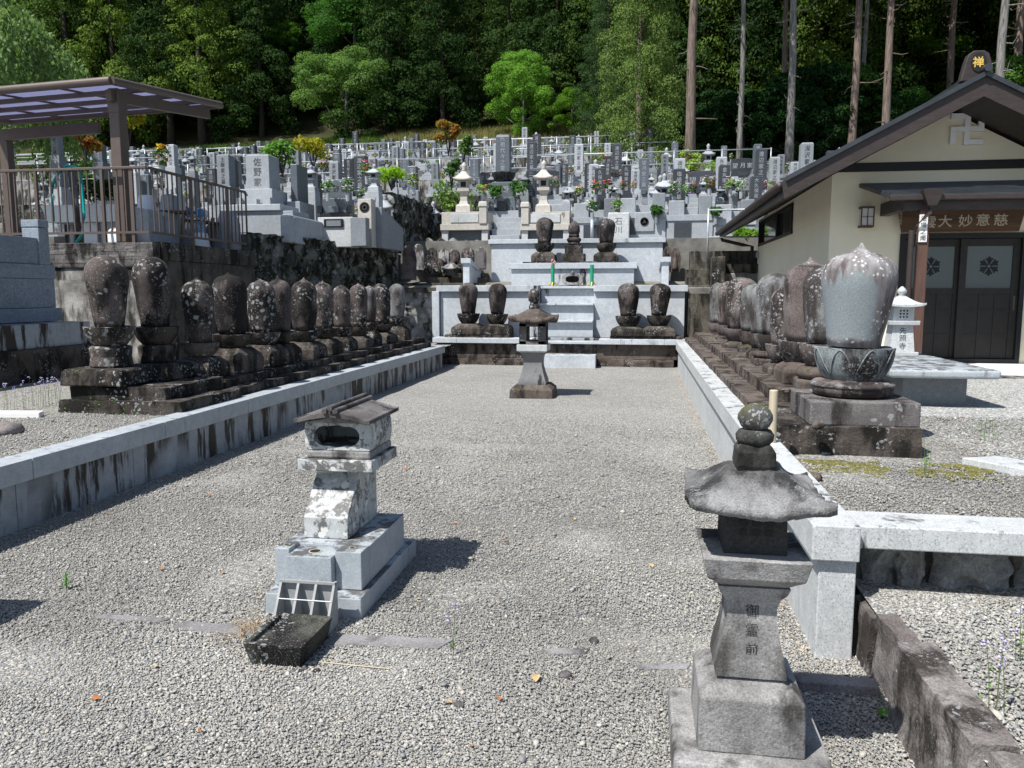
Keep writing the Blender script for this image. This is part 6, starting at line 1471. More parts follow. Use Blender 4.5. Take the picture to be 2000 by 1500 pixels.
# --- the many graves on the upper terraces
PR = {}
spec = [('dark', 'granite_dark', 'silver_ink', 'charcoal'), ('slate', 'granite_slate', 'silver_ink', 'slate blue'), ('mid', 'granite_mid', 'ink', 'mid grey'), ('light', 'granite_light', 'ink_grey', 'pale grey')]
names = ['先祖代々之墓', '渡辺家之墓', '望月家之墓', '小林家之墓', '鈴木家之墓', '深沢家之墓']
for k, (key, mat, ink, word) in enumerate(spec):
    for j in range(2):
        PR[key + str(j)] = (grave('gravestone', 'x', (0, 0, -60), .30 + .04 * j, .88 + .12 * j, .78 + .1 * j, mat, names[(k * 2 + j) % 6], inkm=ink, basem='granite_light' if j else 'granite_mid', curb=(1.15, 1.2, .32)), word + ' upright gravestone')
PR['wide0'] = (grave('gravestone', 'x', (0, 0, -60), .72, .5, .72, 'granite_dark', '望月家', wide=True, curb=(1.25, 1.2, .3)), 'low wide charcoal gravestone')
PR['wide1'] = (grave('gravestone', 'x', (0, 0, -60), .72, .52, .72, 'granite_light', '小林家', wide=True, inkm='ink_grey', curb=(1.25, 1.2, .3)), 'low wide pale gravestone')
LP = [lantern('x', (0, 0, -60), 1.25, 'granite_light'), lantern('x', (0, 0, -60), 1.05, 'granite_mid')]
BP = [(bouquet('x', (0, 0, -60), cs_, 300 + k, .32), w_) for k, (cs_, w_) in enumerate([(['pet_white'], 'white'), (['pet_red', 'pet_pink', 'pet_white'], 'red and pink'), (['pet_yellow', 'pet_white'], 'yellow and white'), (['pet_orange', 'pet_red'], 'orange and red')])]
ORD = ['lowest', 'second', 'third', 'fourth', 'fifth', 'sixth', 'seventh', 'eighth', 'top']
gr = random.Random(11); keys = ['dark0', 'dark1', 'dark0', 'dark1', 'slate0', 'slate1', 'slate0', 'mid0', 'mid1', 'mid0', 'light0', 'light1', 'wide0', 'wide1']; cnt = 0; ngr = 0; SH = []
for i, (y0, z0) in enumerate(ROWS[:-1]):
    for sub in (0, 1):
        y = y0 + (1.0, 2.75)[sub]; z = z0 + .02 + (.18 if sub else 0)
        if i == 0 and sub == 0: continue
        x = max(-.80 * y - 1.5, -60); xm = XMAX[i]
        while x < xm:
            x += gr.uniform(1.28, 1.75) * (1.0 if i < 5 else 1.12)
            if x > xm: break
            if -5.95 < x < -4.4 and i < 2: continue
            if i < 2 and x > 3.0 + (y - 12) * .25 + 4.5: continue
            if any(abs(h[0] - x) < .75 + h[2] / 2 and abs(h[1] - y) < .95 for h in HERO): continue
            if i == 0 and -4.6 < x < 1.6: continue
            if gr.random() < .07: continue
            if gr.random() < .075:
                SH.append((x, y, z)); continue
            k = gr.choice(keys); src, word = PR[k]; sc = gr.uniform(.86, 1.14) * (1, 1, .95, .86, .8, .74, .7, .68, .66)[i]
            zone = 'left part' if x < -.42 * y else ('middle' if x < -.12 * y else 'right part')
            lab = '%s on the %s cemetery terrace, %s' % (word, ORD[i], zone)
            copy_thing(src, (x, y + gr.uniform(-.15, .15), z), gr.uniform(-.04, .04), (sc, sc, sc * gr.uniform(.92, 1.1)), lab, 'graves of the %s terrace, %s' % (ORD[i], zone)); ngr += 1
            if gr.random() < .42:
                copy_thing(gr.choice(LP), (x + gr.choice((-.62, .62)), y - .35, z + .02), 0, gr.uniform(.8, 1.15), 'small stone lantern on the %s cemetery terrace, %s' % (ORD[i], zone), 'lanterns of the %s terrace, %s' % (ORD[i], zone))
            if gr.random() < .62:
                b, cw = gr.choice(BP)
                for s in ((-1, 1) if gr.random() < .5 else (1,)): copy_thing(b, (x + s * .24, y - .42, z + .55), gr.uniform(0, 6), gr.uniform(.7, 1.1), '%s flowers before graves of the %s terrace, %s' % (cw, ORD[i], zone), 'flowers of the %s terrace, %s' % (ORD[i], zone))
for p_ in list(PR.values()) + BP: remove_tree(p_[0])
for p_ in LP: remove_tree(p_)
print('GRAVES', ngr)
# terrace walls and railings
for i in range(1, 9):
    y, z = ROWS[i]; zb = ROWS[i - 1][1]; xa = -.84 * y - 2; xb = XMAX[i] + 1.0
    if i == 1: xb = 12
    cuts = [xa] + ([-5.95, -4.65] if i == 1 else []) + [xb]
    segs = [(cuts[0], cuts[1]), (cuts[2], cuts[3])] if i == 1 else [(xa, (xa + xb) / 2), ((xa + xb) / 2, xb)]
    for s, (a, b) in enumerate(segs):
        lab = '%s terrace wall of the cemetery, %s half' % (ORD[i], ('left', 'right')[s])
        if i % 2 == 0 or i > 5:
            mb = MB(); st = .16 if i < 5 else .25
            nx = int((b - a) / st); nz = 5; vs = []; fs = []
            for jj in range(nz + 1):
                for ii in range(nx + 1):
                    q = Vector((a + (b - a) * ii / nx, 0, zb + (z - zb) * jj / nz)); vs.append((q.x, y - .05 - .12 * abs(mn.noise(q * 2.8)), q.z))
            for jj in range(nz):
                for ii in range(nx):
                    k0 = jj * (nx + 1) + ii; fs.append((k0, k0 + 1, k0 + nx + 2, k0 + nx + 1))
            b0 = len(vs)
            for ii in range(nx + 1): vs.append((a + (b - a) * ii / nx, y + .25, z + .012))
            for ii in range(nx): k0 = nz * (nx + 1) + ii; fs.append((k0, k0 + 1, b0 + ii + 1, b0 + ii))
            mb.add(vs, fs); tag(mb.build('terrace_wall', 'rock' if i in (4, 7) else 'wall_rock', loc=((a + b) / 2, y, zb), w=True, recalc=False), 'rough stone ' + lab, 'wall')
        else:
            tag(MB().box(a, b, y - .08, y + .12, zb - .1, z + .06).build('terrace_wall', 'concrete', loc=((a + b) / 2, y, zb), w=True), 'concrete ' + lab, 'wall')
    if i >= 3:
        L = xb - xa; m_ = 3
        for s in range(m_):
            a = xa + L * s / m_ + .15; b = xa + L * (s + 1) / m_ - .15
            pipe_rail('pipe railing on the %s terrace edge, %s third' % (ORD[i], ('left', 'middle', 'right')[s]), (a, y + .12), (b, y + .12), z, 0.95, int((b - a) / 1.9) + 2, r=.018 + .0016 * i)
t = pipe_rail('sloping pipe railing beside the upper stairs of the cemetery', (-14.5, 28.5), (-14.2, 31.6), 5.2, 1.0, 3)
pq_ = [thing('shrub', 'x', 'shrub', (0, 0, -60)) for _ in range(3)]
for k, q_ in enumerate(pq_):
    m = MB()
    for j in range(5): m.tube([(0, 0, 0), (math.cos(j * 1.3) * .2, math.sin(j * 1.3) * .2, .7)], .02, 5)
    m.build('stems', 'bark_dark', q_); g = random.Random(k)
    V, Fc = leaves([(g.uniform(-.35, .35), g.uniform(-.35, .35), g.uniform(.3, 1.2)) for _ in range(9)], [.3] * 9, 900, .06, k); np_object('foliage', V, Fc, ('leaf_broad', 'leaf_pale', 'leaf_shade')[k], q_)
for x, y, z in SH: 
    k = gr.randrange(3); row_ = max(j for j in range(9) if y >= ROWS[j][0]); copy_thing(pq_[k], (x, y, z), gr.uniform(0, 6), gr.uniform(.6, 1.1), '%s shrub between graves on the %s cemetery terrace' % (('green', 'pale green', 'dark green')[k], ORD[row_]), 'shrubs on the %s cemetery terrace' % ORD[row_])
for q_ in pq_: remove_tree(q_)
# small shrubs among the graves
def shrub(label, u, v, Y, w, h, leaf, n=700, size=.07, name='shrub'):
    p = aty(u, v, Y); t = thing(name, label, 'shrub', p)
    m = MB()
    for k in range(5): a = k * 1.3; m.tube([(0, 0, 0), (math.cos(a) * w * .2, math.sin(a) * w * .2, h * .75)], .018, 5)
    m.build('stems', 'bark_dark', t)
    g = random.Random(int(u)); C = [(g.uniform(-.3, .3) * w, g.uniform(-.3, .3) * w, h * g.uniform(.4, .9)) for _ in range(7)]; V, Fc = leaves(C, [w * .24] * 7, n, size, int(u), squash=.8); np_object('foliage', V, Fc, leaf, t)
shrub('red and yellow leaved shrub above the tallest graves', 876, 305, 30.5, 1.0, 1.5, 'leaf_red', 900)
shrub('yellow green bush at the right side of the shelter post', 252, 285, 17, .75, 1.0, 'leaf_yellow', 700, .06)
shrub('orange leaved bush under the shelter roof', 168, 315, 17.5, .6, .75, 'leaf_red', 500, .06)
shrub('bright green bush right of the grey lantern on the left terrace', 765, 372, 20, .75, .5, 'leaf_lime', 600, .05)
shrub('green bush below the upper pipe railing, left', 552, 345, 24.5, 1.1, 1.1, 'leaf_broad', 600)
shrub('yellowish green bush among graves left of the beige grave', 612, 330, 27, 1.3, 1.0, 'leaf_yellow', 600)
shrub('green shrub right of the red leaved shrub', 905, 322, 29.5, .7, 1.1, 'leaf_pale', 500)
shrub('tall thin green shrub beside the left beige lantern', 882, 372, 22.6, .5, 1.0, 'leaf_pale', 500, .05)
shrub('lime green bush under the temple eaves', 1462, 480, 20.6, .9, .35, 'leaf_lime', 600, .06)
shrub('small green bush behind the washing basin', 197, 392, 13.6, .9, .3, 'leaf_shade', 500, .05)

# ================================================================== FOREST
_ph = [(20.2, 2.95), (56.0, 11.5), (58, 12.2), (61, 13.4), (66, 15.5), (74, 20), (90, 31), (110, 45), (140, 64), (190, 88), (260, 100)]
def hz(x, y):
    if y < 56: return rowz(y)
    for (a, za), (b, zb) in zip(_ph[:-1], _ph[1:]):
        if a <= y <= b: return za + (zb - za) * (y - a) / (b - a) + (mn.noise(Vector((x * 0.06, y * 0.06, 0))) * 1.6 if y > 57 else 0)
    return 100
TP = {
 'cedar_a': tree_proto('cedar_tree', 'x', 'tree', 'cedar', 17, 3.0, 'leaf_cedar', 'bark_dark', 1, 26000, .105, .10, trunk_r=.25, n=105, droop=.8),
 'cedar_b': tree_proto('cedar_tree', 'x', 'tree', 'cedar', 20, 3.3, 'leaf_cedar', 'bark_dark', 2, 27000, .105, .18, trunk_r=.28, n=115, droop=.8),
 'cedar_o': tree_proto('cedar_tree', 'x', 'tree', 'cedar', 17, 2.8, 'leaf_cedar_olive', 'bark_dark', 3, 26000, .10, .12, trunk_r=.25, n=105, droop=.8),
 'broad_a': tree_proto('broadleaf_tree', 'x', 'tree', 'broad', 10, 4.0, 'leaf_broad', 'bark_grey', 4, 38000, .095, -.02, n=95, bush=1.05),
 'broad_p': tree_proto('broadleaf_tree', 'x', 'tree', 'broad', 9, 4.2, 'leaf_pale', 'bark_grey', 5, 34000, .09, .03, n=80),
 'broad_l': tree_proto('broadleaf_tree', 'x', 'tree', 'broad', 8, 3.4, 'leaf_lime', 'bark_grey', 6, 16000, .10, .12, n=45),
 'under': tree_proto('broadleaf_tree', 'x', 'tree', 'broad', 6, 3.0, 'leaf_shade', 'bark_dark', 8, 14000, .10, .06, n=50),
 'cypress': tree_proto('cypress_tree', 'x', 'tree', 'cedar', 20, 3.4, 'leaf_cypress', 'bark', 9, 60000, .07, .0, trunk_r=.3, n=150, droop=.9),
 'tall': tree_proto('tall_cedar', 'x', 'tree', 'cedar', 24, 3.4, 'leaf_cedar', 'bark', 10, 20000, .12, .5, trunk_r=.26, n=100, droop=.8, stubs=26),
 'tallg': tree_proto('tall_cedar', 'x', 'tree', 'cedar', 24, 3.2, 'leaf_cedar', 'bark_grey', 12, 18000, .12, .52, trunk_r=.22, n=90, droop=.8, stubs=22)}
def plant(kind, x, y, sc, label, group=None, rz=None, z=None, szx=None):
    s = (sc, sc, sc) if szx is None else (szx, szx, sc)
    return copy_thing(TP[kind], (x, y, hz(x, y) - .2 if z is None else z), random.uniform(0, 6.28) if rz is None else rz, s, label, group)
def plant_uv(kind, u, vtop, vbot, wpx, Y, label, h0, r0):
    top = aty(u, vtop, Y); bot = aty(u, vbot, Y); return plant(kind, top.x, Y, (top.z - bot.z) / h0, label, z=bot.z, szx=wpx / 2 * Y / F / r0)
tr = random.Random(21)
GF = 'dark cedars of the hillside forest'
for ri, (y, step, names_) in enumerate([(63.5, 3.9, ['cedar_a', 'cedar_b']), (69, 4.2, ['cedar_b', 'cedar_a', 'cedar_o']), (76, 4.4, ['cedar_a', 'cedar_o', 'cedar_b', 'broad_a']), (84, 4.8, ['cedar_b', 'cedar_o', 'cedar_a']), (93, 5.4, ['cedar_a', 'broad_a', 'cedar_b'])]):
    x = -.86 * y - 4; xe = .55 * y + 2
    while x < xe:
        x += step * tr.uniform(.8, 1.25); yy = y + tr.uniform(-1.8, 1.8); k = tr.choice(names_)
        u_ = 1249 + x / yy * 1520
        if ri == 0 and 560 < u_ < 700: continue
        plant(k, x, yy, tr.uniform(.85, 1.2), ('dark cedar in the %s rank of the hillside forest' if k.startswith('cedar') else 'green broadleaf tree in the %s rank of the hillside forest') % ORD[ri] + (', left end' if u_ < 400 else ', left of centre' if u_ < 800 else ', centre' if u_ < 1200 else ', right'), GF + ', %s rank' % ORD[ri])
plant_uv('broad_p', 672, 96, 290, 195, 60, 'large pale green rounded tree at the forest edge, left of centre', 9, 4.2)
plant_uv('broad_a', 690, -30, 190, 190, 66, 'bright green broadleaf tree rising behind the pale rounded one', 10, 4.0)
plant_uv('broad_a', 1022, 104, 282, 120, 59, 'bright green leafy tree right of the tallest grave', 10, 4.0)
plant_uv('broad_l', 1118, 172, 300, 105, 57, 'yellow green leafy tree left of the feathery cypress', 8, 3.4)
plant_uv('broad_l', 545, 40, 150, 90, 67, 'yellow green crown glimpsed among the dark cedars, left of centre', 8, 3.4)
plant_uv('broad_l', 240, 20, 120, 110, 68, 'small yellow green crown among the dark cedars above the shelter', 8, 3.4)
plant_uv('broad_a', 455, -20, 90, 120, 72, 'green crown at the top of the photo above the shelter end', 10, 4.0)
plant_uv('cypress', 1258, -260, 375, 175, 37, 'feathery olive green cypress left of the first tall trunk', 20, 3.4)
plant_uv('cypress', 1190, -120, 330, 120, 46, 'second feathery cypress, partly hidden by the nearer one', 20, 3.4)
for u, wp, Y, kd, lab in [(1345, 19, 33, 'tall', 'thick reddish tree trunk, first from the left of the tall ones'), (1441, 13, 36, 'tallg', 'slim pale grey tree trunk right of the thick reddish one'), (1537, 18, 35, 'tallg', 'broad silvery tree trunk rising behind the temple roof edge'), (1522, 10, 40, 'tall', 'brown trunk directly behind the silvery one'), (1657, 15, 36, 'tall', 'reddish trunk rising behind the roof slope, left of a pair'), (1672, 11, 42, 'tallg', 'dark trunk half behind the reddish one'), (1722, 15, 35, 'tall', 'reddish trunk right of the pair behind the temple roof'), (1936, 19, 34, 'tallg', 'grey trunk behind the ridge plaque'), (1838, 14, 44, 'tall', 'dark trunk behind the temple ridge'), (1965, 16, 42, 'tall', 'dark trunk at the right edge'), (1590, 10, 48, 'tall', 'thin dark trunk deep in the grove'), (1385, 9, 50, 'tallg', 'thin dark trunk between the first two tall ones')]:
    p = aty(u, 400, Y); z = 5.6 if Y < 40 else 6.5; s = wp * Y / F / .5
    plant(kd, p.x, Y, 1.0, lab, 'tall bare trunked cedars behind the temple', z=z, szx=max(.6, min(1.3, s)))
# grove behind them
for k in range(46):
    y = tr.uniform(46, 60); x = tr.uniform(1.5, 34)
    if x > .52 * y + 3: continue
    plant(tr.choice(['cedar_a', 'cedar_b', 'cedar_b', 'cedar_o']), x, y, tr.uniform(.85, 1.15), 'dark cedar deep in the grove, ' + ('behind the roof' if x > .3 * y else 'above the graves' if x < .12 * y else 'between the tall trunks'), 'dark cedars behind the temple', z=rowz(min(y, 36)) + (y - 40) * .25 + .5)
for k, (u, v, Y, w, h, kd, lab) in enumerate([(1480, 345, 42, 3.2, 4.2, 'broad_a', 'bright green undergrowth between the second and third trunks'), (1585, 330, 41, 3.2, 4.0, 'broad_a', 'leafy green bush right of the silvery trunk'), (1410, 345, 44, 3.0, 4.0, 'broad_p', 'pale undergrowth behind the second trunk'), (1790, 150, 50, 6.0, 6.5, 'broad_l', 'yellow green crown lit by the sun above the temple roof'), (1960, 130, 52, 4.5, 5, 'broad_l', 'yellow green crown at the right edge of the grove'), (1770, 260, 46, 4.5, 4.5, 'broad_a', 'green crown low behind the roof slope'), (1490, 180, 50, 3.5, 6, 'broad_a', 'green crown halfway up between the tall trunks'), (1640, 110, 54, 4.0, 6, 'broad_a', 'green crown behind the pair of trunks')]):
    p = aty(u, v, Y); hh = {'broad_a': 10, 'broad_p': 9, 'broad_l': 8}[kd]; rr = {'broad_a': 4, 'broad_p': 4.2, 'broad_l': 3.4}[kd]
    plant(kd, p.x, Y, h / hh, lab, z=p.z - (0 if v > 300 else h * .55), szx=w / 2 / rr)
for k in range(30):
    y = tr.uniform(37, 46); x = tr.uniform(.5, 20)
    plant('under', x, y, tr.uniform(.5, .9), 'dark undergrowth bush below the tall trunks', 'undergrowth below the tall trunks', z=rowz(min(y, 36)) - .3)
for p_ in TP.values(): remove_tree(p_)
# weeping tree at the upper left
t = thing('weeping_tree', 'weeping leafy tree hanging over the shelter at the upper left corner', 'tree', (-19.4, 19.5, 2.7))
trunk_mb(7.5, .28, .08, 77, limbs=9, limb_from=.4, limb_len=4).build('trunk', 'bark_grey', t, smooth=True)
g = np.random.default_rng(5); C = []; Q = []
for k in range(330):
    a = g.random() * 6.283; rr = 3.9 * math.sqrt(g.random()); ztop = 7.6 * (1 - (rr / 4.4) ** 2 * .42); L = g.uniform(.8, 3.0) * (0.35 + rr / 4.2); m_ = int(L / .22)
    for j in range(m_): C.append((rr * math.cos(a) * (1 + .03 * j / m_), rr * math.sin(a) * (1 + .03 * j / m_), max(2.6, ztop - j * .22))); Q.append(.17)
V, Fc = leaves(C, Q, 42000, .07, 5, squash=1.2, droop=1.6, shell=.1, up=.2); np_object('crown', V, Fc, 'leaf_willow', t)
# grass on the bank above the graves
def grass(name, label, mat, xr_, yr_, n, hgt, seed, den=None):
    g = np.random.default_rng(seed); X = g.uniform(*xr_, n); Y = g.uniform(*yr_, n); Z = np.array([hz(x, y) for x, y in zip(X, Y)]); h = hgt * (.5 + g.random(n)); w = .03 + .03 * g.random(n); dx = g.normal(size=n) * hgt * .45; a = g.random(n) * 3.14
    V = np.stack([np.c_[X - w * np.cos(a), Y - w * np.sin(a), Z], np.c_[X + w * np.cos(a), Y + w * np.sin(a), Z], np.c_[X + dx, Y + dx * .3, Z + h]], 1).reshape(-1, 3)
    o = np_object(name, V, np.arange(3 * n).reshape(-1, 3), mat); o['kind'] = 'stuff'; o['label'] = label
grass('dry_grass', 'tall dry grass on the sunny bank below the forest', 'drygrass', (-19, -4), (48.4, 62), 42000, .5, 1)
grass('bank_grass', 'green grass on the shaded bank below the forest', 'grass', (-50, -17), (56.3, 61), 26000, .35, 2)
grass('bank_grass', 'green grass on the bank at the right end of the cemetery', 'grass', (-8, 4), (47, 58), 14000, .4, 3)

# ================================================================== SMALL GROUND DETAIL
_ico = []
_t = (1 + 5 ** .5) / 2
_iv = np.array([(-1, _t, 0), (1, _t, 0), (-1, -_t, 0), (1, -_t, 0), (0, -1, _t), (0, 1, _t), (0, -1, -_t), (0, 1, -_t), (_t, 0, -1), (_t, 0, 1), (-_t, 0, -1), (-_t, 0, 1)]) / math.sqrt(1 + _t * _t)
_if = np.array([(0, 11, 5), (0, 5, 1), (0, 1, 7), (0, 7, 10), (0, 10, 11), (1, 5, 9), (5, 11, 4), (11, 10, 2), (10, 7, 6), (7, 1, 8), (3, 9, 4), (3, 4, 2), (3, 2, 6), (3, 6, 8), (3, 8, 9), (4, 9, 5), (2, 4, 11), (6, 2, 10), (8, 6, 7), (9, 8, 1)])
n = NT('pebble', 0.75, 0.3); at_ = n.t.nodes.new('ShaderNodeAttribute'); at_.attribute_name = 'Col'
pc = n.mix(0.5, at_.outputs['Color'], n.mix(1.0, at_.outputs['Color'], n.ramp(n.noise(160, 3), [(0.3, (0.7, 0.7, 0.7)), (0.7, (1.3, 1.3, 1.3))]), 'MULTIPLY')); M['pebble'] = n.done(pc)
PAL = np.array([(0.17, 0.175, 0.18), (0.24, 0.245, 0.245), (0.30, 0.30, 0.29), (0.35, 0.33, 0.285), (0.22, 0.235, 0.255), (0.40, 0.385, 0.345), (0.52, 0.50, 0.46), (0.28, 0.255, 0.23), (0.12, 0.12, 0.125)]) * np.array([1.10, 1.09, 1.06]); PAL = PAL * .56 + PAL.mean(0) * .47
PW = np.array([.13, .19, .19, .14, .12, .10, .03, .07, .03]); PW /= PW.sum()
_ov = np.array([(1, 0, 0), (-1, 0, 0), (0, 1, 0), (0, -1, 0), (0, 0, 1), (0, 0, -1)], float)
_of = np.array([(0, 2, 4), (2, 1, 4), (1, 3, 4), (3, 0, 4), (2, 0, 5), (1, 2, 5), (3, 1, 5), (0, 3, 5)])
def pebbles(name, label, areas, seed, low=False):
    bv, bf = (_ov, _of) if low else (_iv, _if); nv = len(bv)
    g = np.random.default_rng(seed); Xs = []
    for (x0, x1, y0, y1, z, dens, size) in areas:
        m = int((x1 - x0) * (y1 - y0) * dens); x = g.uniform(x0, x1, m); y = g.uniform(y0, y1, m)
        keep = (x > -.93 * y - .25) & (x < .52 * y + .3)
        if y1 > 9: keep &= g.random(m) < (1 - (y - y0) / (y1 - y0)) ** 1.2
        x, y = x[keep], y[keep]; Xs.append(np.c_[x, y, np.full(len(x), z), np.full(len(x), size)])
    A = np.concatenate(Xs); m = len(A)
    lowf = 1 + .09 * np.sin(A[:, 0] * 2.1 + 1.3 * np.sin(A[:, 1] * 1.7)) + .08 * np.sin(A[:, 1] * 3.3 + 2 * np.sin(A[:, 0] * 1.1)) + .05 * np.sin(A[:, 0] * 7 + A[:, 1] * 5); s = A[:, 3] * np.exp(g.normal(size=m) * .36)
    big = g.random(m) < .012; s[big] *= 1.9
    an = g.random(m) * 6.283; sx = s * g.uniform(.8, 1.35, m); sy = s * g.uniform(.6, 1.0, m); sz = s * g.uniform(.3, .6, m)
    V = np.repeat(bv[None], m, 0) * (1 + g.normal(size=(m, nv, 1)) * .13)
    V = V * np.stack([sx, sy, sz], 1)[:, None, :]
    tl = g.normal(size=m) * .35; ct, st = np.cos(tl)[:, None], np.sin(tl)[:, None]
    xz = V[:, :, 0] * ct - V[:, :, 2] * st; zz_ = V[:, :, 0] * st + V[:, :, 2] * ct
    ca, sa = np.cos(an)[:, None], np.sin(an)[:, None]
    X = xz * ca - V[:, :, 1] * sa + A[:, 0:1]; Y = xz * sa + V[:, :, 1] * ca + A[:, 1:2]; Z = zz_ + A[:, 2:3] + s[:, None] * g.uniform(-.15, .5, m)[:, None]
    Vv = np.stack([X, Y, Z], 2).reshape(-1, 3); Fc = (bf[None] + (np.arange(m) * nv)[:, None, None]).reshape(-1, 3)
    c = PAL[g.choice(len(PAL), m, p=PW)] * g.uniform(.8, 1.2, (m, 1)) * (lowf * .95)[:, None]; c = np.repeat(np.c_[c, np.ones(m)], nv, 0)
    o = np_object(name, Vv, Fc, 'pebble', smooth=True, colors=c); o['kind'] = 'stuff'; o['label'] = label; print(name, m)
pebbles('gravel', 'loose grey gravel pebbles of the courtyard foreground', [(-4.0, 1.0, 1.7, 3.6, 0.005, 21000, .0041)], 3)
pebbles('gravel', 'loose grey gravel pebbles of the courtyard beyond the trough', [(-4.05, .78, 3.6, 5.4, 0.005, 11000, .0049), (-4.05, .78, 5.4, 10.5, 0.004, 4300, .0062)], 13, True)
pebbles('gravel', 'loose gravel pebbles of the lower bed beside the edging stones', [(1.08, 2.6, 1.6, 3.56, 0.275, 13000, .0052)], 4)
pebbles('gravel', 'loose gravel pebbles between the granite beam and the right row', [(.95, 3.2, 3.75, 5.35, 0.497, 6500, .0056), (2.2, 6, 5.2, 7.5, .488, 2200, .0075), (-7, -4.3, 4.6, 6.6, .452, 3500, .006)], 5, True)
# moss by the right plinth
g = np.random.default_rng(9); m = 5200; ph = g.random(m)
X = g.uniform(.96, 2.2, m); Y = 5.32 - np.abs(g.normal(size=m)) * .16; keep = np.array([mn.noise(Vector((x * 3.2, y * 4.5, 1))) > -.02 for x, y in zip(X, Y)]); X, Y = X[keep], Y[keep]; m = len(X)
V = np.repeat(_iv[None], m, 0) * (g.uniform(.006, .016, (m, 1, 1)) * np.array([1, 1, .55])) + np.stack([X, Y, np.full(m, .497)], 1)[:, None, :]
M['moss'] = plain('yellow_green_moss', (0.12, 0.115, 0.03), 0.95, var=.6, sc=26)
o = np_object('moss', V.reshape(-1, 3), (_if[None] + (np.arange(m) * 12)[:, None, None]).reshape(-1, 3), 'moss', smooth=True); o['kind'] = 'stuff'; o['label'] = 'yellow green moss patches along the base of the right stone row'
# dead leaves
def leaf(u, v, s, mat, z=0.012, rz=None):
    p = atz(u, v, z); g = random.Random(int(u * 7 + v)); m = MB(); L = []
    for k in range(7):
        t_ = k / 6; w_ = math.sin(math.pi * t_) ** .8 * .34; cz = .12 * math.sin(math.pi * t_) + .18 * t_ * t_
        L += [(t_ - .5, -w_, cz + abs(w_) * .5), (t_ - .5, 0, cz), (t_ - .5, w_, cz + abs(w_) * .35)]
    m.add([(x * s, y * s, zz_ * s) for x, y, zz_ in L], [(3 * k + i, 3 * k + i + 3, 3 * k + i + 4, 3 * k + i + 1) for k in range(6) for i in range(2)])
    o = m.build('dead_leaf', mat, loc=p, recalc=False, smooth=True); o.rotation_euler = (g.uniform(-.3, .3), g.uniform(-.2, .2), g.uniform(0, 6.28)); return o
LL = [(188, 1365, .035, 1, 'orange dead leaf low in the left foreground gravel'), (303, 1303, .03, 2, 'tan leaf below the left flat stone'), (390, 1428, .022, 1, 'tiny red orange leaf near the bottom, left of centre'), (1046, 1327, .055, 2, 'largest curled tan leaf between the trough and the near lantern'), (975, 1365, .03, 1, 'small orange leaf right of the yellow one'), (875, 1375, .04, 2, 'yellow tan leaf beside a dark stone in the foreground'), (1272, 1106, .04, 2, 'yellow leaf on the gravel left of the near lantern'), (990, 1060, .045, 1, 'spiky orange leaf in the middle of the courtyard'), (436, 1120, .028, 1, 'orange leaf left of the altar tomb'), (314, 1112, .032, 1, 'orange brown leaf on the left half of the gravel'), (208, 1002, .03, 1, 'orange leaf at the edge of the wall shadow'), (287, 1005, .03, 2, 'tan leaf just outside the wall shadow'), (410, 968, .03, 1, 'orange leaf behind the altar tomb on its left'), (790, 916, .05, 1, 'brown leaf on the gravel right of the shrine roof'), (890, 1022, .03, 1, 'small leaf right of the altar tomb shadow'), (1725, 1240, .05, 1, 'brown leaf in the dark corner behind the near lantern'), (920, 1458, .02, 1, 'tiny orange leaf at the bottom centre'), (1176, 965, .03, 1, 'orange leaf midway down the right side of the courtyard'), (548, 1150, .03, 1, 'orange leaf on the trough holder side'), (1122, 1014, .03, 2, 'tan leaf in the middle distance of the gravel')]
for u, v, s, k, lab in LL: tag(leaf(u, v, s, 'dead_leaf' if k == 1 else 'dead_leaf_tan'), lab, 'leaf', 'dead leaves scattered on the gravel')
o = leaf(1725, 1240, .001, 'dead_leaf'); bpy.data.objects.remove(o)
# loose stones
for k, (u, v, s, mat, lab) in enumerate([(893, 1380, .026, 'block_grey', 'dark stone beside the yellow leaf in the foreground'), (592, 1312, .022, 'brown_rock', 'brown stone at the foot of the trough, middle one'), (573, 1314, .018, 'granite_slate', 'grey stone at the foot of the trough, left one'), (618, 1312, .018, 'block_grey', 'flat stone at the foot of the trough, right one'), (1105, 1322, .03, 'block_grey', 'dark stone right of the largest leaf'), (1160, 1255, .028, 'block_grey', 'grey stone left of the near lantern'), (540, 1046, .03, 'flagstone', 'pale stone left of the altar tomb'), (843, 1128, .022, 'brown_rock', 'brown stone at the tip of the altar tomb shadow'), (1020, 1495 - 10, .02, 'flagstone', 'small stone at the bottom of the photo')]):
    p = atz(u, v); o = MB().lathe([(s * .7, 0), (s, s * .35), (s * .75, s * .75), (s * .2, s * .9)], 9).build('loose_stone', mat, loc=p, smooth=True); roughen(o, s * .22, 25, 0, k); o.scale = (1.2, .8, .8); o.rotation_euler = (0, 0, k); tag(o, lab, 'stone', 'loose stones on the gravel')
g = np.random.default_rng(31); m = 1500
side = g.random(m); X = np.where(side < .5, -4.09 + np.abs(g.normal(size=m)) * .07, .78 - np.abs(g.normal(size=m)) * .05); Y = g.uniform(3.2, 16, m)
k_ = side > .9; X[k_] = g.uniform(-4, .7, k_.sum()); Y[k_] = g.uniform(2, 9, k_.sum())
a = g.random(m) * 6.28; L_ = g.uniform(.004, .014, m); Z = .012 + g.random(m) * .01; dx, dy = np.cos(a) * L_, np.sin(a) * L_
V = np.stack([np.c_[X - dx, Y - dy, Z], np.c_[X + dy * .4, Y - dx * .4, Z + .004], np.c_[X + dx, Y + dy, Z + .003], np.c_[X - dy * .4, Y + dx * .4, Z - .001]], 1).reshape(-1, 3)
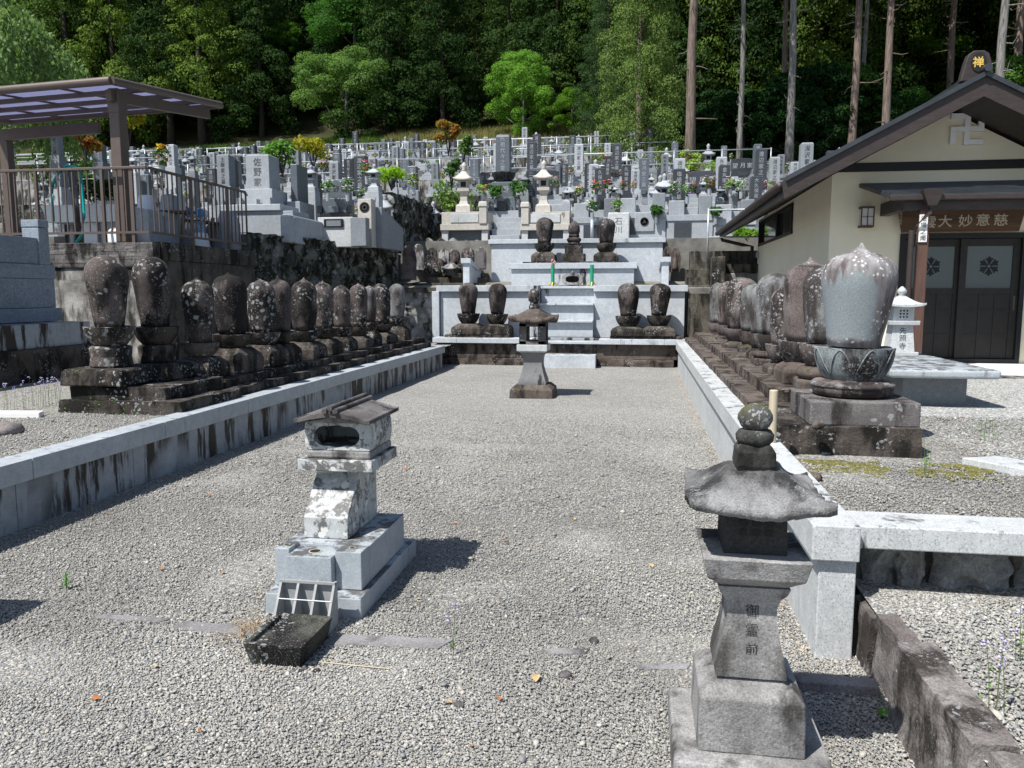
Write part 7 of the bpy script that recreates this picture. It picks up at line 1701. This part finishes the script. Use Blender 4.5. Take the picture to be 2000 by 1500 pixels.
o = np_object('leaf_litter', V, np.arange(4 * m).reshape(-1, 4), 'straw'); o['kind'] = 'stuff'; o['label'] = 'fine dry leaf litter collected along the feet of the courtyard walls'
# weeds
def weed(label, u, v, z, h, n_, fl=True, spread=.06, leafy=0, Y=None, sz=.006, cat='weed', name='flowering_weed'):
    p = atz(u, v, z) if Y is None else aty(u, v, Y); t = thing(name, label, cat, p, 0, None); g = random.Random(int(u + v)); m = MB(); tips = []
    for k in range(n_):
        a = g.uniform(0, 6.28); b = g.uniform(0, spread) * .5; hh = h * g.uniform(.55, 1.05); x0, y0 = b * math.cos(a), b * math.sin(a); dx = g.uniform(-.12, .12) * hh
        pts = [(x0, y0, -.01), (x0 + dx * .3, y0, hh * .5), (x0 + dx, y0 + dx * .3, hh)]; m.tube(pts, [.0016, .0013, .0008], 4); tips.append(pts[-1])
    m.build('stems', 'stem_green', t)
    if fl:
        m = MB()
        for tp in tips:
            for k in range(4):
                q = Vector(tp) + Vector((g.uniform(-.012, .012), g.uniform(-.012, .012), g.uniform(-.03, .006))); m.add([tuple(q + Vector(d) * sz) for d in ((1, 0, 0), (-1, 0, 0), (0, 1, 0), (0, -1, 0), (0, 0, 1), (0, 0, -1))], [(0, 2, 4), (2, 1, 4), (1, 3, 4), (3, 0, 4), (2, 0, 5), (1, 2, 5), (3, 1, 5), (0, 3, 5)])
        m.build('flowers', 'lilac', t)
    if leafy:
        V, Fc = leaves([(0, 0, h * .15), (0, 0, h * .3)], [spread * .9] * 2, leafy, .009, int(u), squash=.7); np_object('leaves', V, Fc, 'weed_leaf', t)
    return t
weed('single tall thin weed with lilac flowers right of the altar tomb', 886, 1282, 0, .33, 2, True, .012, 10)
weed('tall thin lilac weeds in the lower gravel bed at the right edge', 1945, 1390, .28, .27, 4, True, .09, 8)
weed('second lilac weed near the right edge, farther back', 1985, 1290, .28, .2, 3, True, .05, 6)
weed('green weed on the pale gravel behind the kerb slab', 1925, 860, .49, .2, 7, False, .14, 40)
weed('thin green weed before the right plinth corner', 1812, 925, .5, .28, 4, False, .04, 12)
weed('dry brown stalk by the shadow of the left wall', 178, 1010, 0, .13, 3, False, .02)
for k, (u, v) in enumerate([(245, 958), (292, 925), (330, 905), (395, 880), (420, 866), (440, 858), (475, 845), (520, 826), (565, 800)]): weed('lilac weeds at the foot of the left wall, %s' % ['nearest the black stain', 'second from the near end', 'third from the near end', 'fourth from the near end', 'in the middle', 'just beyond the middle', 'fourth from the far end', 'third from the far end', 'nearest the shrine roof'][k], u, v, 0, .17, 6, True, .16, 4, sz=.005)
for k, (u, v) in enumerate([(30, 800), (75, 795), (110, 792), (150, 800), (215, 805), (260, 806)]): weed('pale flowered weeds by the left row plinth, %s' % ['at the photo edge', 'second from the left', 'third from the left', 'at the block corner', 'along the block face', 'rightmost on the block face'][k], u, v, .45, .3 if k < 3 else .16, 12, True, .3, 30, sz=.006)
t = thing('seedling', 'bright green leafy seedling alone in the left gravel', 'plant', atz(130, 1152)); m = MB(); m.tube([(0, 0, 0), (.003, 0, .1)], .003, 5); m.build('stem', 'stem_green', t); m = MB()
for k in range(16):
    a = k * 2.4; z_ = .015 + k * .0055; L_ = .034 - k * .0011; d = Vector((math.cos(a), math.sin(a), .45)); b = Vector((-math.sin(a), math.cos(a), 0)) * L_ * .3
    q = Vector((0, 0, z_)); m.add([tuple(q), tuple(q + d * L_ * .55 + b), tuple(q + d * L_ * .95), tuple(q + d * L_ * .55 - b)], [(0, 1, 2, 3)])
m.build('leaves', 'weed_leaf', t, recalc=False)
t = thing('herb', 'small green herb in the shadow between the near lantern and the edging', 'plant', atz(1733, 1402)); m = MB()
for k in range(9):
    a = k * .7; L_ = .045; d = Vector((math.cos(a), math.sin(a), .5)); b = Vector((-math.sin(a), math.cos(a), 0)) * L_ * .2; m.add([(0, 0, 0), tuple(d * L_ * .5 + b), tuple(d * L_), tuple(d * L_ * .5 - b)], [(0, 1, 2, 3)])
m.build('leaves', 'weed_leaf', t, recalc=False)
m = MB(); g = random.Random(3)
for k in range(70):
    q = Vector((-1.80 + g.gauss(0, .035), 3.28 + g.gauss(0, .07), .01)); a = g.uniform(0, 6.28); L_ = g.uniform(.04, .1); m.tube([q, q + Vector((math.cos(a) * L_ * .5, math.sin(a) * L_ * .5, L_ * .4)), q + Vector((math.cos(a) * L_, math.sin(a) * L_, L_ * .15))], .0012, 4)
o = m.build('dry_grass_tuft', 'straw', loc=(-1.8, 3.28, 0), w=True); tag(o, 'tangle of dry straw left of the stone trough', 'grass'); o['kind'] = 'stuff'
o = MB().tube([(-1.34, 3.03, .012), (-1.02, 3.02, .012)], .003, 5).build('thin_stick', 'bamboo', loc=(-1.2, 3.02, .01), w=True); tag(o, 'thin pale stick lying right of the stone trough', 'stick')
# white kerb and rocks at the far left of the terrace
a = atz(0, 812, .5); b = atz(76, 806, .5); o = MB().prism([(a.x - 1.5, a.y - .1), (b.x, b.y), (b.x - .05, b.y + .12), (a.x - 1.5, a.y + .1)], .44, .5, 'z').build('kerb_slab', 'white', loc=(a.x, a.y, .44), w=True, bevel=.006); tag(o, 'narrow white slab on the gravel at the left edge', 'kerb')
p = atz(14, 846, .45); o = MB().lathe([(.11, -.02), (.13, .03), (.09, .07), (.03, .085)], 12).build('loose_stone', 'brown_rock', loc=p, smooth=True); roughen(o, .03, 12); tag(o, 'brown lump of rock on the gravel at the left edge', 'stone')
# second lantern just outside the frame on the left, whose shadow falls into the picture
src = [o for o in bpy.data.objects if o.get('label', '').startswith('rough old stone lantern')][0]
copy_thing(src, (-3.61, 2.75, 0), .05, 1.0, 'matching old stone lantern just outside the left edge, casting the shadow at the lower left')
# drip-stained surface of the huge egg tomb: brown cap and right flank, pale blue grey bare stone below
n = NT('drip_stained_stone', 0.85, 0.22)
zz_ = n.sep(n.P, 2); xx_ = n.sep(n.P, 0)
dr = n.noise(1.0, 5, n.scale(n.P, (14, 14, 1.1)), .6)
g1 = n.noise(150, 3, rough=.6)
body = n.mix(n.step(g1, .35, .65), (0.16, 0.19, 0.205), (0.27, 0.305, 0.32))
cap = n.mix(n.step(n.noise(5, 6, n.scale(n.P, (1.5, 1.5, .4)), .65), .38, .62), (0.085, 0.066, 0.066), (0.30, 0.295, 0.30))
mk = n.math('ADD', n.math('SUBTRACT', zz_, 1.70), n.math('MULTIPLY', n.math('SUBTRACT', dr, .5), .55))
mk2 = n.math('ADD', n.math('SUBTRACT', xx_, 1.615), n.math('MULTIPLY', n.math('SUBTRACT', n.noise(6, 4), .5), .12))
low = n.math('SUBTRACT', 1.265, n.math('ADD', zz_, n.math('MULTIPLY', n.noise(9, 4), -.05)))
msk = n.math('MAXIMUM', n.step(mk, -.02, .03), n.step(mk2, -.02, .03)); msk = n.math('MAXIMUM', msk, n.step(low, 0, .02))
c = n.mix(msk, body, cap)
tp = n.math('MULTIPLY', n.step(zz_, 1.86, 1.98), n.step(n.noise(1.0, 4, n.scale(n.P, (18, 18, 2))), .4, .6)); c = n.mix(tp, c, (0.42, 0.42, 0.43))
w = n.vadd(n.P, n.noise(40, 4, col=True), .03); d = n.vor(26, w)
c = n.mix(n.math('MULTIPLY', n.step(d, .27, .22), n.math('MULTIPLY', n.step(n.noise(4, 3), .45, .5), n.math('ADD', n.math('MULTIPLY', msk, .85), .1))), c, (0.55, 0.55, 0.53))
n.bump(g1, .25, .004); M['egg_drip'] = n.done(c)
o = [o for o in bpy.data.objects if o.get('label', '').startswith('huge pointed grey')][0]
for ch in o.children:
    if ch.name.startswith('egg_stone'): ch.data.materials[0] = M['egg_drip']
    if ch.name.startswith('lotus_bowl'):
        me = ch.data
        ch.data.materials[0] = stone('bowl_blue_grey_stone', (0.13, 0.15, 0.155), (0.04, 0.036, 0.036), .35, .35, 0, pale=(0.24, 0.27, 0.28), bump=.3, lscale=40, streak=.3)

# carved petal outlines on the big lotus bowl
bl = [c_ for c_ in o.children if c_.name.startswith('lotus_bowl')][0]; hb_ = .245; rt_ = RE and (143 * 5.95 / F * .91) / 2 * 1.06; rb_ = (143 * 5.95 / F * .91) / 2 * .74
def rad_(t_): 
    ts = [0, .03, .28, .55, .82, 1]; rs_ = [rb_, rb_, rb_ + (rt_ - rb_) * .45, rb_ + (rt_ - rb_) * .78, rb_ + (rt_ - rb_) * .95, rt_]; return float(np.interp(t_, ts, rs_))
m = MB()
for k in range(8):
    ph = k * math.pi / 4 + .2; pts = []
    for i in range(17):
        s_ = -1 + i / 8; t_ = .96 - .80 * abs(s_) ** 1.7; a = ph + s_ * math.pi / 8 * .97; q = rad_(t_) * 1.012; pts.append((q * math.cos(a), q * math.sin(a), t_ * hb_))
    m.tube(pts, .0055, 6)
pr_ = m.build('petal_outline', bl.data.materials[0], o, smooth=True, loc=bl.location)
for ob in bpy.data.objects:
    if ob.parent is None and ob.get('category') and not ob.get('kind'): ob['kind'] = 'thing'
